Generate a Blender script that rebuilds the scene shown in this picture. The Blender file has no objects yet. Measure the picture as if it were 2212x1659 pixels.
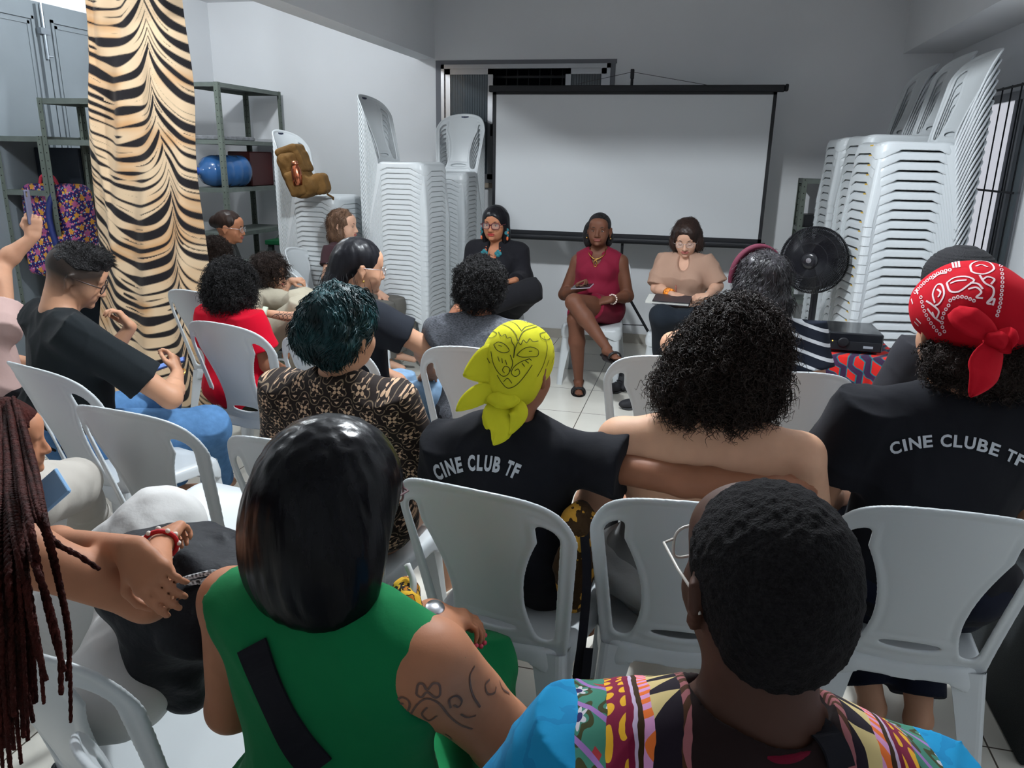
import bpy, math, random
import numpy as np
from mathutils import Vector, Matrix

# ---------------------------------------------------------------- camera
SC = bpy.context.scene
COL = SC.collection
FPX = 1650.0; IW, IH = 2212, 1659
CAM_H = 1.6
_a, _p, _r = [math.radians(v) for v in (13.4, 16.5, 1.1)]
_f = np.array([-math.sin(_a)*math.cos(_p), math.cos(_a)*math.cos(_p), -math.sin(_p)])
_ri = np.array([math.cos(_a), math.sin(_a), 0.0]); _up = np.cross(_ri, _f)
CR = _ri*math.cos(_r)+_up*math.sin(_r); CU = _up*math.cos(_r)-_ri*math.sin(_r); CF = _f
CAM = np.array([0.0, 0.0, CAM_H])
cam_d = bpy.data.cameras.new('camera'); cam = bpy.data.objects.new('camera', cam_d); COL.objects.link(cam)
cam_d.sensor_width = 36.0; cam_d.lens = FPX/IW*36.0; cam_d.clip_start = 0.05
M = Matrix.Identity(4)
for i in range(3):
    M[i][0] = CR[i]; M[i][1] = CU[i]; M[i][2] = -CF[i]; M[i][3] = CAM[i]
cam.matrix_world = M
SC.camera = cam

# ---------------------------------------------------------------- light, exposure
SC.view_settings.view_transform = 'Standard'
SC.view_settings.look = 'None'
SC.view_settings.gamma = 1.0
SC.view_settings.use_curve_mapping = False
SC.view_settings.exposure = 0.0
SC.cycles.max_bounces = 6
SC.cycles.diffuse_bounces = 4
SC.cycles.glossy_bounces = 3
SC.cycles.transparent_max_bounces = 12
SC.cycles.use_denoising = True
SC.cycles.sample_clamp_indirect = 4.0
w = bpy.data.worlds.new('night'); SC.world = w; w.use_nodes = True
w.node_tree.nodes['Background'].inputs[0].default_value = (0.02, 0.025, 0.04, 1)
w.node_tree.nodes['Background'].inputs[1].default_value = 0.3

def lamp(name, loc, power, size, color=(0.90, 0.96, 1.0), size_y=None, rot=(0, 0, 0), kind='AREA'):
    l = bpy.data.lights.new(name, kind); l.energy = power; l.color = color
    if kind == 'AREA':
        l.shape = 'RECTANGLE'; l.size = size; l.size_y = size_y or size
    else:
        l.shadow_soft_size = size
    o = bpy.data.objects.new(name, l); COL.objects.link(o); o.location = loc; o.rotation_euler = rot
    return o
lamp('bulb_left_bay_rear', (-3.35, 4.85, 2.80), 62, 0.06, kind='POINT')
lamp('bulb_left_bay_front', (-3.35, 2.75, 2.80), 58, 0.06, kind='POINT')
lamp('bulb_right_bay', (-0.5, 2.85, 2.75), 218, 0.06, kind='POINT')

def P(x, y, X=None, Y=None, Z=None, D=None):
    """point of the place on the ray through photo pixel (x, y), at a world X, Y or Z, or at camera depth D"""
    d = CR*((x-IW/2)/FPX)-CU*((y-IH/2)/FPX)+CF
    if X is not None: t = (X-CAM[0])/d[0]
    elif Y is not None: t = (Y-CAM[1])/d[1]
    elif Z is not None: t = (Z-CAM[2])/d[2]
    else: t = D
    return CAM+d*t

# ---------------------------------------------------------------- tags
def tag(o, label, cat, group=None, kind=None):
    o['label'] = label; o['category'] = cat
    if group: o['group'] = group
    if kind: o['kind'] = kind
    return o
def thing(name, label, cat, loc=(0, 0, 0), rz=0.0, group=None):
    o = bpy.data.objects.new(name, None); COL.objects.link(o); o.empty_display_size = 0.1
    o.location = Vector([float(v) for v in loc]); o.rotation_euler = (0, 0, rz)
    return tag(o, label, cat, group)
def link(name, me, mat=None, parent=None, smooth=True):
    o = bpy.data.objects.new(name, me); COL.objects.link(o)
    if mat is not None and not me.materials: me.materials.append(mat)
    if parent is not None:
        o.parent = parent
    if smooth and len(me.polygons): me.polygons.foreach_set('use_smooth', [True]*len(me.polygons))
    return o
def world_child(o, parent):
    """parent keeping world coordinates in the mesh"""
    bpy.context.view_layer.update()
    o.parent = parent; o.matrix_parent_inverse = mloc(parent).inverted(); return o
def mloc(o):
    m = Matrix.Translation(o.location) @ o.rotation_euler.to_matrix().to_4x4()
    if o.parent: m = mloc(o.parent) @ o.matrix_parent_inverse @ m
    return m
def wpart(name, me, mat, parent, smooth=True):
    o = link(name, me, mat, None, smooth)
    o.parent = parent; o.matrix_parent_inverse = mloc(parent).inverted()
    return o
def struct(name, me, mat, parent=None, smooth=False):
    o = link(name, me, mat, parent, smooth)
    if parent is None: o['kind'] = 'structure'
    return o
def copy_tree(o, parent=None):
    c = o.copy(); COL.objects.link(c); c.parent = parent
    for ch in o.children: copy_tree(ch, c)
    return c

# ---------------------------------------------------------------- meshes
def mk(name, V, Fs):
    me = bpy.data.meshes.new(name)
    V = np.asarray(V, dtype=np.float64).reshape(-1, 3)
    me.from_pydata(V.tolist(), [], [tuple(int(i) for i in f) for f in Fs]); me.update()
    return me
def mk_quads(name, V, Q):
    V = np.asarray(V, dtype=np.float32); Q = np.asarray(Q, dtype=np.int32)
    me = bpy.data.meshes.new(name); n = Q.shape[1]
    me.vertices.add(len(V)); me.vertices.foreach_set('co', V.ravel())
    me.loops.add(Q.size); me.loops.foreach_set('vertex_index', Q.ravel())
    me.polygons.add(len(Q)); me.polygons.foreach_set('loop_start', np.arange(0, Q.size, n, dtype=np.int32))
    me.polygons.foreach_set('loop_total', np.full(len(Q), n, dtype=np.int32))
    me.update(calc_edges=True); me.validate()
    me.polygons.foreach_set('use_smooth', [True]*len(me.polygons))
    return me
def set_col(me, C, name='Col'):
    a = me.color_attributes.new(name, 'FLOAT_COLOR', 'POINT')
    C4 = np.ones((len(me.vertices), 4), dtype=np.float32); C4[:, :3] = C
    a.data.foreach_set('color', C4.ravel())
def verts(me):
    V = np.empty(len(me.vertices)*3, dtype=np.float32); me.vertices.foreach_get('co', V); return V.reshape(-1, 3)

class MB:
    """collects boxes, tubes, prisms into one mesh"""
    def __init__(s): s.V = []; s.F = []; s.n = 0
    def add(s, V, Fs):
        V = np.asarray(V, float).reshape(-1, 3); s.V.append(V)
        s.F += [tuple(int(i)+s.n for i in f) for f in Fs]; s.n += len(V); return s
    def box(s, lo, hi, rot=None, piv=None, b=0.0):
        lo, hi = np.minimum(lo, hi).astype(float), np.maximum(lo, hi).astype(float)
        x0, y0, z0 = lo; x1, y1, z1 = hi
        V = np.array([[x0, y0, z0], [x1, y0, z0], [x1, y1, z0], [x0, y1, z0], [x0, y0, z1], [x1, y0, z1], [x1, y1, z1], [x0, y1, z1]])
        Fs = [(0, 3, 2, 1), (4, 5, 6, 7), (0, 1, 5, 4), (1, 2, 6, 5), (2, 3, 7, 6), (3, 0, 4, 7)]
        if b > 0:
            c = (V.min(0)+V.max(0))/2; VV = []
            # chamfered box: each corner gives three points
            for v in V:
                sg = np.sign(v-c)
                for ax in range(3):
                    q = v-sg*b; q[ax] = v[ax]; VV.append(q)
            def I(k, ax): return 3*k+ax
            Fs = [(I(0, 2), I(3, 2), I(2, 2), I(1, 2)), (I(4, 2), I(5, 2), I(6, 2), I(7, 2)),
                  (I(0, 1), I(1, 1), I(5, 1), I(4, 1)), (I(3, 1), I(7, 1), I(6, 1), I(2, 1)),
                  (I(1, 0), I(2, 0), I(6, 0), I(5, 0)), (I(0, 0), I(4, 0), I(7, 0), I(3, 0))]
            for k in range(8): Fs.append((I(k, 0), I(k, 1), I(k, 2)))
            for (k, l, a1, a2) in ((0, 1, 1, 2), (3, 2, 1, 2), (4, 5, 1, 2), (7, 6, 1, 2), (0, 3, 0, 2), (1, 2, 0, 2), (4, 7, 0, 2), (5, 6, 0, 2), (0, 4, 0, 1), (1, 5, 0, 1), (2, 6, 0, 1), (3, 7, 0, 1)):
                Fs.append((I(k, a1), I(l, a1), I(l, a2), I(k, a2)))
            V = np.array(VV)
        if rot is not None:
            R3 = np.array(rot); pv = np.array(piv if piv is not None else (lo+hi)/2); V = (V-pv)@R3.T+pv
        return s.add(V, Fs)
    def bar(s, a, b, wd, hd, up=(0, 0, 1), bv=0.0):
        a = np.array(a, float); b = np.array(b, float); d = b-a; L = np.linalg.norm(d); d /= L
        u = np.array(up, float)
        if abs(d@u) > 0.98: u = np.array([0, 1.0, 0])
        x = np.cross(d, u); x /= np.linalg.norm(x); z = np.cross(x, d)
        t = MB(); t.box((-wd/2, 0, -hd/2), (wd/2, L, hd/2), b=bv)
        V = np.concatenate(t.V); return s.add(a+V[:, :1]*x+V[:, 1:2]*d+V[:, 2:3]*z, t.F)
    def tube(s, pts, r, n=8, closed=False, cap=True):
        V, Q = tube_geo(pts, r, n, closed); k = len(V); Fs = [tuple(q) for q in Q]
        if cap and not closed:
            Fs += [tuple(range(n-1, -1, -1)), tuple(range(k-n, k))]
        return s.add(V, Fs)
    def lathe(s, prof, c=(0, 0, 0), axis=(0, 0, 1), n=24):
        ax = np.array(axis, float); ax /= np.linalg.norm(ax)
        u = np.array([1.0, 0, 0]) if abs(ax[0]) < .9 else np.array([0, 1.0, 0])
        u = np.cross(ax, u); u /= np.linalg.norm(u); v = np.cross(ax, u); V = []
        for (r, h) in prof:
            for k in range(n):
                t = 2*math.pi*k/n; V.append(np.array(c)+ax*h+(u*math.cos(t)+v*math.sin(t))*max(r, 1e-5))
        Fs = []
        for i in range(len(prof)-1):
            for k in range(n):
                Fs.append((i*n+k, i*n+(k+1) % n, (i+1)*n+(k+1) % n, (i+1)*n+k))
        Fs += [tuple(range(n-1, -1, -1)), tuple(range((len(prof)-1)*n, len(prof)*n))]
        return s.add(V, Fs)
    def prism(s, poly, a, u, v, w):
        """poly (2d) laid out from a along u, v, extruded by vector w"""
        a, u, v, w = [np.array(q, float) for q in (a, u, v, w)]; n = len(poly)
        V = [a+u*p[0]+v*p[1] for p in poly]; V += [q+w for q in V]
        Fs = [tuple(range(n-1, -1, -1)), tuple(range(n, 2*n))]+[(i, (i+1) % n, n+(i+1) % n, n+i) for i in range(n)]
        return s.add(V, Fs)
    def mesh(s, name='m'):
        return mk(name, np.concatenate(s.V), s.F)

def tube_geo(pts, r, n=8, closed=False):
    pts = np.asarray(pts, float); m = len(pts); r = np.broadcast_to(np.asarray(r, float), (m,))
    T = np.roll(pts, -1, 0)-np.roll(pts, 1, 0) if closed else np.gradient(pts, axis=0)
    T /= np.linalg.norm(T, axis=1)[:, None]+1e-12
    N = np.zeros_like(T); u = np.array([0, 0, 1.0]) if abs(T[0, 2]) < .9 else np.array([1.0, 0, 0])
    for i in range(m):
        u = u-T[i]*(u@T[i]); u /= np.linalg.norm(u)+1e-12; N[i] = u
    B = np.cross(T, N); t = np.arange(n)*2*math.pi/n
    V = pts[:, None]+r[:, None, None]*(N[:, None]*np.cos(t)[None, :, None]+B[:, None]*np.sin(t)[None, :, None])
    Q = []
    for i in range(m if closed else m-1):
        j = (i+1) % m
        for k in range(n): Q.append((i*n+k, i*n+(k+1) % n, j*n+(k+1) % n, j*n+k))
    return V.reshape(-1, 3), Q
def spline(pts, n=24, closed=False):
    """Catmull-Rom through pts"""
    p = np.asarray(pts, float); m = len(p)
    if closed: q = np.concatenate([p[-1:], p, p[:2]]); segs = m
    else: q = np.concatenate([[2*p[0]-p[1]], p, [2*p[-1]-p[-2]]]); segs = m-1
    out = []; k = max(2, n//segs)
    for i in range(segs):
        a, b, c, d = q[i:i+4]
        for t in np.arange(k)/k:
            out.append(.5*(2*b+(c-a)*t+(2*a-5*b+4*c-d)*t*t+(3*b-a-3*c+d)*t**3))
    if not closed: out.append(p[-1])
    return np.array(out)

# ---------------------------------------------------------------- cheap vector noise
def wob(p, f=1.0, seed=0.0):
    """smooth pseudo noise in about -1..1"""
    x, y, z = p[:, 0]*f+seed, p[:, 1]*f+seed*1.7, p[:, 2]*f-seed*.6
    return (np.sin(x+1.3*np.sin(y*1.1+.7*z))+np.sin(y*1.3+1.1*np.sin(z*.9+1.7*x*.6))+np.sin(z*1.2+1.4*np.sin(x*1.2-y*.5)))/3
def vnoise(p, f=1.0, seed=0):
    """value noise, 0..1"""
    q = np.asarray(p)*f; i = np.floor(q).astype(np.int64); t = q-i; t = t*t*(3-2*t)
    def h(a):
        n = (a[:, 0]*73856093) ^ (a[:, 1]*19349663) ^ (a[:, 2]*83492791) ^ (seed*2654435761)
        n = (n ^ (n >> 13))*1274126177; return ((n ^ (n >> 16)) & 65535)/65535.0
    r = 0
    for dx in (0, 1):
        for dy in (0, 1):
            for dz in (0, 1):
                wgt = (t[:, 0] if dx else 1-t[:, 0])*(t[:, 1] if dy else 1-t[:, 1])*(t[:, 2] if dz else 1-t[:, 2])
                r = r+wgt*h(i+np.array([dx, dy, dz]))
    return r

# ---------------------------------------------------------------- signed distance modelling
class Prim:
    def __init__(s, kind, op, k, args): s.kind = kind; s.op = op; s.k = k; s.a = args
    def d(s, p):
        a = s.a
        if s.kind == 'cone':
            A, B, ra, rb = a; d = B-A; L = d@d+1e-9; t = np.clip((p-A)@d/L, 0, 1)
            return np.linalg.norm(p-A-t[:, None]*d, axis=1)-(ra+(rb-ra)*t)
        if s.kind == 'ell':
            c, r, R = a; q = p-c
            if R is not None: q = q@R
            k0 = np.linalg.norm(q/r, axis=1)+1e-9; k1 = np.linalg.norm(q/(r*r), axis=1)+1e-9
            return k0*(k0-1)/k1
        if s.kind == 'ecap':      # flattened capsule: cone whose section is squeezed along n by factor q
            A, B, ra, rb, n, q = a; d = B-A; L = d@d+1e-9; t = np.clip((p-A)@d/L, 0, 1)
            e = p-A-t[:, None]*d; en = e@n; e = e+np.outer(en*(1/q-1), n)
            return (np.linalg.norm(e, axis=1)-(ra+(rb-ra)*t))*min(q, 1)
        if s.kind == 'half':      # solid side is where (p-c).n < 0
            c, n = a; return (p-c)@n
        if s.kind == 'box':
            c, h, R, rd = a; q = p-c
            if R is not None: q = q@R
            q = np.abs(q)-(h-rd); return np.linalg.norm(np.maximum(q, 0), axis=1)+np.minimum(q.max(1), 0)-rd
        if s.kind == 'fn':
            return a[0](p)
    def bb(s):
        a = s.a
        if s.kind in ('cone', 'ecap'):
            A, B, ra, rb = a[:4]; return np.minimum(A-ra, B-rb), np.maximum(A+ra, B+rb)
        if s.kind == 'ell': m = a[1].max() if a[2] is not None else a[1]; return a[0]-m, a[0]+m
        if s.kind == 'box': m = np.linalg.norm(a[1]) if a[2] is not None else a[1]; return a[0]-m, a[0]+m
        if s.kind == 'fn': return a[1], a[2]
        return None
A3 = lambda v: np.array(v, float)
def cone(a, b, ra, rb, k=.02, op='u'): return Prim('cone', op, k, (A3(a), A3(b), float(ra), float(rb)))
def ecap(a, b, ra, rb, n, q, k=.02, op='u'): n = A3(n); return Prim('ecap', op, k, (A3(a), A3(b), float(ra), float(rb), n/np.linalg.norm(n), q))
def ell(c, r, R=None, k=.02, op='u'): return Prim('ell', op, k, (A3(c), A3(r) if np.ndim(r) else A3([r]*3), R))
def half(c, n, k=.004, op='i'): n = A3(n); return Prim('half', op, k, (A3(c), n/np.linalg.norm(n)))
def bx(c, h, R=None, rd=.005, k=.005, op='u'): return Prim('box', op, k, (A3(c), A3(h), R, rd))
def fn(f, lo, hi, k=.005, op='u'): return Prim('fn', op, k, (f, A3(lo), A3(hi)))
def fold(D, d, op, k):
    if op == 'u':
        h = np.maximum(k-np.abs(D-d), 0)/max(k, 1e-6); return np.minimum(D, d)-h*h*k*.25
    if op == 's': d = -d
    h = np.maximum(k-np.abs(D-d), 0)/max(k, 1e-6); return np.maximum(D, d)+h*h*k*.25
def sdf_eval(prims, p):
    D = np.full(len(p), 10.0)
    for q in prims: D = fold(D, q.d(p), q.op, q.k)
    return D
def inflate(prims, g):
    out = []
    for q in prims:
        a = q.a
        if q.kind == 'cone': out.append(Prim('cone', q.op, q.k, (a[0], a[1], a[2]+g, a[3]+g)))
        elif q.kind == 'ecap': out.append(Prim('ecap', q.op, q.k, (a[0], a[1], a[2]+g, a[3]+g, a[4], a[5])))
        elif q.kind == 'ell': out.append(Prim('ell', q.op, q.k, (a[0], a[1]+g, a[2])))
        else: out.append(q)
    return out
EDG = [(0, 1), (2, 3), (4, 5), (6, 7), (0, 2), (1, 3), (4, 6), (5, 7), (0, 4), (1, 5), (2, 6), (3, 7)]
CRN = np.array([[i & 1, (i >> 1) & 1, (i >> 2) & 1] for i in range(8)])
def sdf_mesh(name, prims, h=.006, disp=None, dmax=0.0, pad=.02, relax=0):
    """surface nets over the blocks the surface passes through"""
    lo = np.full(3, 1e9); hi = -lo
    for q in prims:
        if q.op != 'u': continue
        b = q.bb()
        if b is not None: lo = np.minimum(lo, b[0]); hi = np.maximum(hi, b[1])
    lo = lo-pad-dmax; hi = hi+pad+dmax; NB = 8; bs = NB*h
    nb = np.ceil((hi-lo)/bs).astype(int)
    g = np.stack(np.meshgrid(*[np.arange(n) for n in nb], indexing='ij'), -1).reshape(-1, 3)
    ctr = lo+(g+.5)*bs; R = bs*.87
    D = np.full(len(g), 10.0); rec = []
    for q in prims:
        d = q.d(ctr); rec.append(d); D = fold(D, d, q.op, q.k)
    act = np.abs(D) < R*1.35+dmax
    g = g[act]; rec = [r[act] for r in rec]; B = len(g)
    if B == 0: return mk(name, [(0, 0, 0)], [])
    loc = np.stack(np.meshgrid(*[np.arange(NB+1)]*3, indexing='ij'), -1).reshape(-1, 3)
    pts = (lo+(g[:, None]*NB+loc[None])*h).astype(np.float64)     # B, 729, 3
    m = len(loc); Fv = np.full((B, m), 10.0)
    for q, r in zip(prims, rec):
        sel = np.ones(B, bool) if q.op == 'i' else (r < 2.2*R+q.k*2+dmax)
        if not sel.any(): continue
        d = q.d(pts[sel].reshape(-1, 3)).reshape(-1, m)
        Fv[sel] = fold(Fv[sel], d, q.op, q.k)
    if disp is not None:
        Fv = Fv+disp(pts.reshape(-1, 3)).reshape(B, m)
    Fg = Fv.reshape(B, NB+1, NB+1, NB+1)
    # cell corners
    cs = [Fg[:, c[0]:c[0]+NB, c[1]:c[1]+NB, c[2]:c[2]+NB] for c in CRN]
    neg = sum((c < 0).astype(np.int8) for c in cs); mix = (neg > 0) & (neg < 8)
    bi, ci, cj, ck = np.nonzero(mix)
    if len(bi) == 0: return mk(name, [(0, 0, 0)], [])
    vals = np.stack([c[bi, ci, cj, ck] for c in cs], 1)
    acc = np.zeros((len(bi), 3)); cnt = np.zeros(len(bi))
    for a, b in EDG:
        va, vb = vals[:, a], vals[:, b]; s = (va < 0) != (vb < 0)
        t = np.where(s, va/(va-vb+1e-20), 0)
        acc += np.where(s[:, None], CRN[a]+t[:, None]*(CRN[b]-CRN[a]), 0); cnt += s
    cell = g[bi]*NB+np.stack([ci, cj, ck], 1); V = lo+(cell+acc/cnt[:, None])*h
    dims = nb*NB+2
    key = (cell[:, 0]*dims[1]+cell[:, 1])*dims[2]+cell[:, 2]
    o = np.argsort(key); key = key[o]; V = V[o]
    quads = []
    for ax in range(3):
        e = np.zeros(3, int); e[ax] = 1
        a = Fg[:, :NB, :NB, :NB]; b = Fg[:, e[0]:NB+e[0], e[1]:NB+e[1], e[2]:NB+e[2]]
        s = (a < 0) != (b < 0); q0, q1, q2, q3 = np.nonzero(s); up = a[q0, q1, q2, q3] < 0
        base = g[q0]*NB+np.stack([q1, q2, q3], 1)
        u = np.zeros(3, int); u[(ax+1) % 3] = 1; v = np.zeros(3, int); v[(ax+2) % 3] = 1
        ids = []; ok = np.ones(len(base), bool)
        for off in (-u-v, -v, 0*u, -u):
            c = base+off; kk = (c[:, 0]*dims[1]+c[:, 1])*dims[2]+c[:, 2]
            j = np.searchsorted(key, kk); j = np.minimum(j, len(key)-1); ok &= (key[j] == kk) & (c >= 0).all(1); ids.append(j)
        Q = np.stack(ids, 1); Q[~up] = Q[~up][:, ::-1]; quads.append(Q[ok])
    Q = np.concatenate(quads)
    for _ in range(relax):
        acc = np.zeros_like(V); cnt = np.zeros(len(V))
        for i in range(4):
            a, b = Q[:, i], Q[:, (i+1) % 4]
            for ax in range(3): acc[:, ax] += np.bincount(a, V[b, ax], len(V))+np.bincount(b, V[a, ax], len(V))
            cnt += np.bincount(a, minlength=len(V))+np.bincount(b, minlength=len(V))
        V = np.where(cnt[:, None] > 0, V*.45+.55*acc/np.maximum(cnt, 1)[:, None], V)
    return mk_quads(name, V, Q)

def frame(fwd, up=(0, 0, 1)):
    """columns: right, forward, up"""
    f = A3(fwd); f /= np.linalg.norm(f); u = A3(up); r = np.cross(f, u); r /= np.linalg.norm(r); u = np.cross(r, f)
    return np.stack([r, f, u], 1)

# ---------------------------------------------------------------- materials
MATS = {}
def mat(name, col, rough=.5, spec=.4, metal=0.0, noise=None, bump=None, attr=None, sss=0.0, emit=None, alpha=None, trans=0.0, coat=0.0, sheen=0.0, ior=1.45):
    if name in MATS: return MATS[name]
    m = bpy.data.materials.new(name); m.use_nodes = True; nt = m.node_tree; b = nt.nodes['Principled BSDF']; L = nt.links
    b.inputs['Base Color'].default_value = (*col, 1); b.inputs['Roughness'].default_value = rough
    b.inputs['Specular IOR Level'].default_value = spec; b.inputs['Metallic'].default_value = metal; b.inputs['IOR'].default_value = ior
    b.inputs['Transmission Weight'].default_value = trans; b.inputs['Coat Weight'].default_value = coat; b.inputs['Sheen Weight'].default_value = sheen
    if sss: b.inputs['Subsurface Weight'].default_value = sss; b.inputs['Subsurface Radius'].default_value = (.012, .005, .003); b.inputs['Subsurface Scale'].default_value = 1.0
    tc = nt.nodes.new('ShaderNodeTexCoord')
    src = None
    if attr:
        at = nt.nodes.new('ShaderNodeAttribute'); at.attribute_name = attr; src = at.outputs['Color']
    if noise:                     # (scale, amount, detail[, stretch])
        n = nt.nodes.new('ShaderNodeTexNoise'); n.inputs['Scale'].default_value = noise[0]; n.inputs['Detail'].default_value = noise[2]
        if len(noise) > 3:
            mp = nt.nodes.new('ShaderNodeMapping'); mp.inputs['Scale'].default_value = noise[3]; L.new(tc.outputs['Object'], mp.inputs[0]); L.new(mp.outputs[0], n.inputs['Vector'])
        else: L.new(tc.outputs['Object'], n.inputs['Vector'])
        r = nt.nodes.new('ShaderNodeMapRange'); r.inputs[1].default_value = .3; r.inputs[2].default_value = .7
        r.inputs[3].default_value = 1-noise[1]; r.inputs[4].default_value = 1+noise[1]; L.new(n.outputs[0], r.inputs[0])
        mx = nt.nodes.new('ShaderNodeVectorMath'); mx.operation = 'SCALE'
        if src is not None: L.new(src, mx.inputs[0])
        else: mx.inputs[0].default_value = col
        L.new(r.outputs[0], mx.inputs['Scale']); src = mx.outputs[0]
    if src is not None: L.new(src, b.inputs['Base Color'])
    if bump:                      # (scale, strength, detail, distance[, stretch])
        n = nt.nodes.new('ShaderNodeTexNoise'); n.inputs['Scale'].default_value = bump[0]; n.inputs['Detail'].default_value = bump[2]
        if len(bump) > 4:
            mp = nt.nodes.new('ShaderNodeMapping'); mp.inputs['Scale'].default_value = bump[4]; L.new(tc.outputs['Object'], mp.inputs[0]); L.new(mp.outputs[0], n.inputs['Vector'])
        else: L.new(tc.outputs['Object'], n.inputs['Vector'])
        bp = nt.nodes.new('ShaderNodeBump'); bp.inputs['Strength'].default_value = bump[1]; bp.inputs['Distance'].default_value = bump[3]
        L.new(n.outputs[0], bp.inputs['Height']); L.new(bp.outputs[0], b.inputs['Normal'])
    if emit: b.inputs['Emission Color'].default_value = (*emit[0], 1); b.inputs['Emission Strength'].default_value = emit[1]
    if alpha is not None: b.inputs['Alpha'].default_value = alpha
    MATS[name] = m; return m
def srgb(r, g, b):
    f = lambda c: ((c/255+.055)/1.055)**2.4 if c > 10 else c/255/12.92
    return (f(r), f(g), f(b))

class X:
    """arithmetic on shader sockets, for procedural patterns"""
    nt = None
    def __init__(s, v): s.v = v
    @staticmethod
    def op(o, *a, clamp=False):
        n = X.nt.nodes.new('ShaderNodeMath'); n.operation = o; n.use_clamp = clamp
        for i, q in enumerate(a):
            q = q.v if isinstance(q, X) else q
            if isinstance(q, (int, float)): n.inputs[i].default_value = q
            else: X.nt.links.new(q, n.inputs[i])
        return X(n.outputs[0])
    def __add__(s, o): return X.op('ADD', s, o)
    __radd__ = __add__
    def __sub__(s, o): return X.op('SUBTRACT', s, o)
    def __rsub__(s, o): return X.op('SUBTRACT', o, s)
    def __mul__(s, o): return X.op('MULTIPLY', s, o)
    __rmul__ = __mul__
    def __truediv__(s, o): return X.op('DIVIDE', s, o)
    def __lt__(s, o): return X.op('LESS_THAN', s, o)
    def __gt__(s, o): return X.op('GREATER_THAN', s, o)
def xabs(a): return X.op('ABSOLUTE', a)
def xfr(a): return X.op('FRACT', a)
def xfl(a): return X.op('FLOOR', a)
def xsin(a): return X.op('SINE', a)
def xmin(a, b): return X.op('MINIMUM', a, b)
def xmax(a, b): return X.op('MAXIMUM', a, b)
def xlen(a, b): return X.op('SQRT', a*a+b*b)
def xat(a, b): return X.op('ARCTAN2', a, b)
def pattern_mat(name, build, rough=.85, sheen=.03, bump=(9, .3, 5, .010)):
    """build(x, y, z, mix, noise) returns the colour; mix(fac, colA, colB)"""
    m = bpy.data.materials.new(name); m.use_nodes = True; nt = m.node_tree; b = nt.nodes['Principled BSDF']; X.nt = nt
    b.inputs['Roughness'].default_value = rough; b.inputs['Specular IOR Level'].default_value = .15; b.inputs['Sheen Weight'].default_value = sheen
    tc = nt.nodes.new('ShaderNodeTexCoord'); sp = nt.nodes.new('ShaderNodeSeparateXYZ'); nt.links.new(tc.outputs['Object'], sp.inputs[0])
    def mix(f, A, B):
        n = nt.nodes.new('ShaderNodeMix'); n.data_type = 'RGBA'
        if isinstance(f, X): nt.links.new(f.v, n.inputs[0])
        else: n.inputs[0].default_value = f
        for q, i in ((A, 6), (B, 7)):
            if isinstance(q, tuple): n.inputs[i].default_value = (*q, 1)
            else: nt.links.new(q, n.inputs[i])
        return n.outputs[2]
    def noise(scale, detail=3, vec=None):
        n = nt.nodes.new('ShaderNodeTexNoise'); n.inputs['Scale'].default_value = scale; n.inputs['Detail'].default_value = detail
        nt.links.new(tc.outputs['Object'], n.inputs['Vector']); return X(n.outputs[0])
    c = build(X(sp.outputs[0]), X(sp.outputs[1]), X(sp.outputs[2]), mix, noise)
    nt.links.new(c, b.inputs['Base Color'])
    if bump:
        n = noise(bump[0], bump[2]); bp = nt.nodes.new('ShaderNodeBump'); bp.inputs['Strength'].default_value = bump[1]; bp.inputs['Distance'].default_value = bump[3]
        nt.links.new(n.v, bp.inputs['Height']); nt.links.new(bp.outputs[0], b.inputs['Normal'])
    return m
# ================================================================ the room
XL, XR, YB, YF, ZC = -4.6, 1.75, 6.87, -2.6, 2.92
def wallmat(name, col):
    return mat(name, col, rough=.75, spec=.2, noise=(1.3, .03, 4), bump=(60, .08, 5, .004))
M_wall = wallmat('painted_wall', srgb(229, 231, 234))
M_ceil = wallmat('painted_ceiling', srgb(228, 229, 231))
M_alu = mat('aluminium', srgb(176, 178, 182), rough=.32, metal=.85)
M_black = mat('black_plastic', (.008, .009, .012), rough=.45)
M_blkmetal = mat('black_metal', (.012, .013, .016), rough=.4, metal=.3)
M_greymetal = mat('grey_enamel', srgb(122, 130, 136), rough=.45, noise=(3, .05, 4))
M_shelf = mat('grey_green_steel', srgb(98, 106, 101), rough=.5, noise=(14, .14, 5))
M_shelfdark = mat('dark_steel', srgb(44, 52, 52), rough=.5)
M_sill = mat('stone_sill', srgb(150, 138, 124), rough=.5, noise=(9, .35, 6))
M_skirt = mat('beige_skirting_tile', srgb(176, 171, 162), rough=.25, noise=(5, .06, 4))

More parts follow.
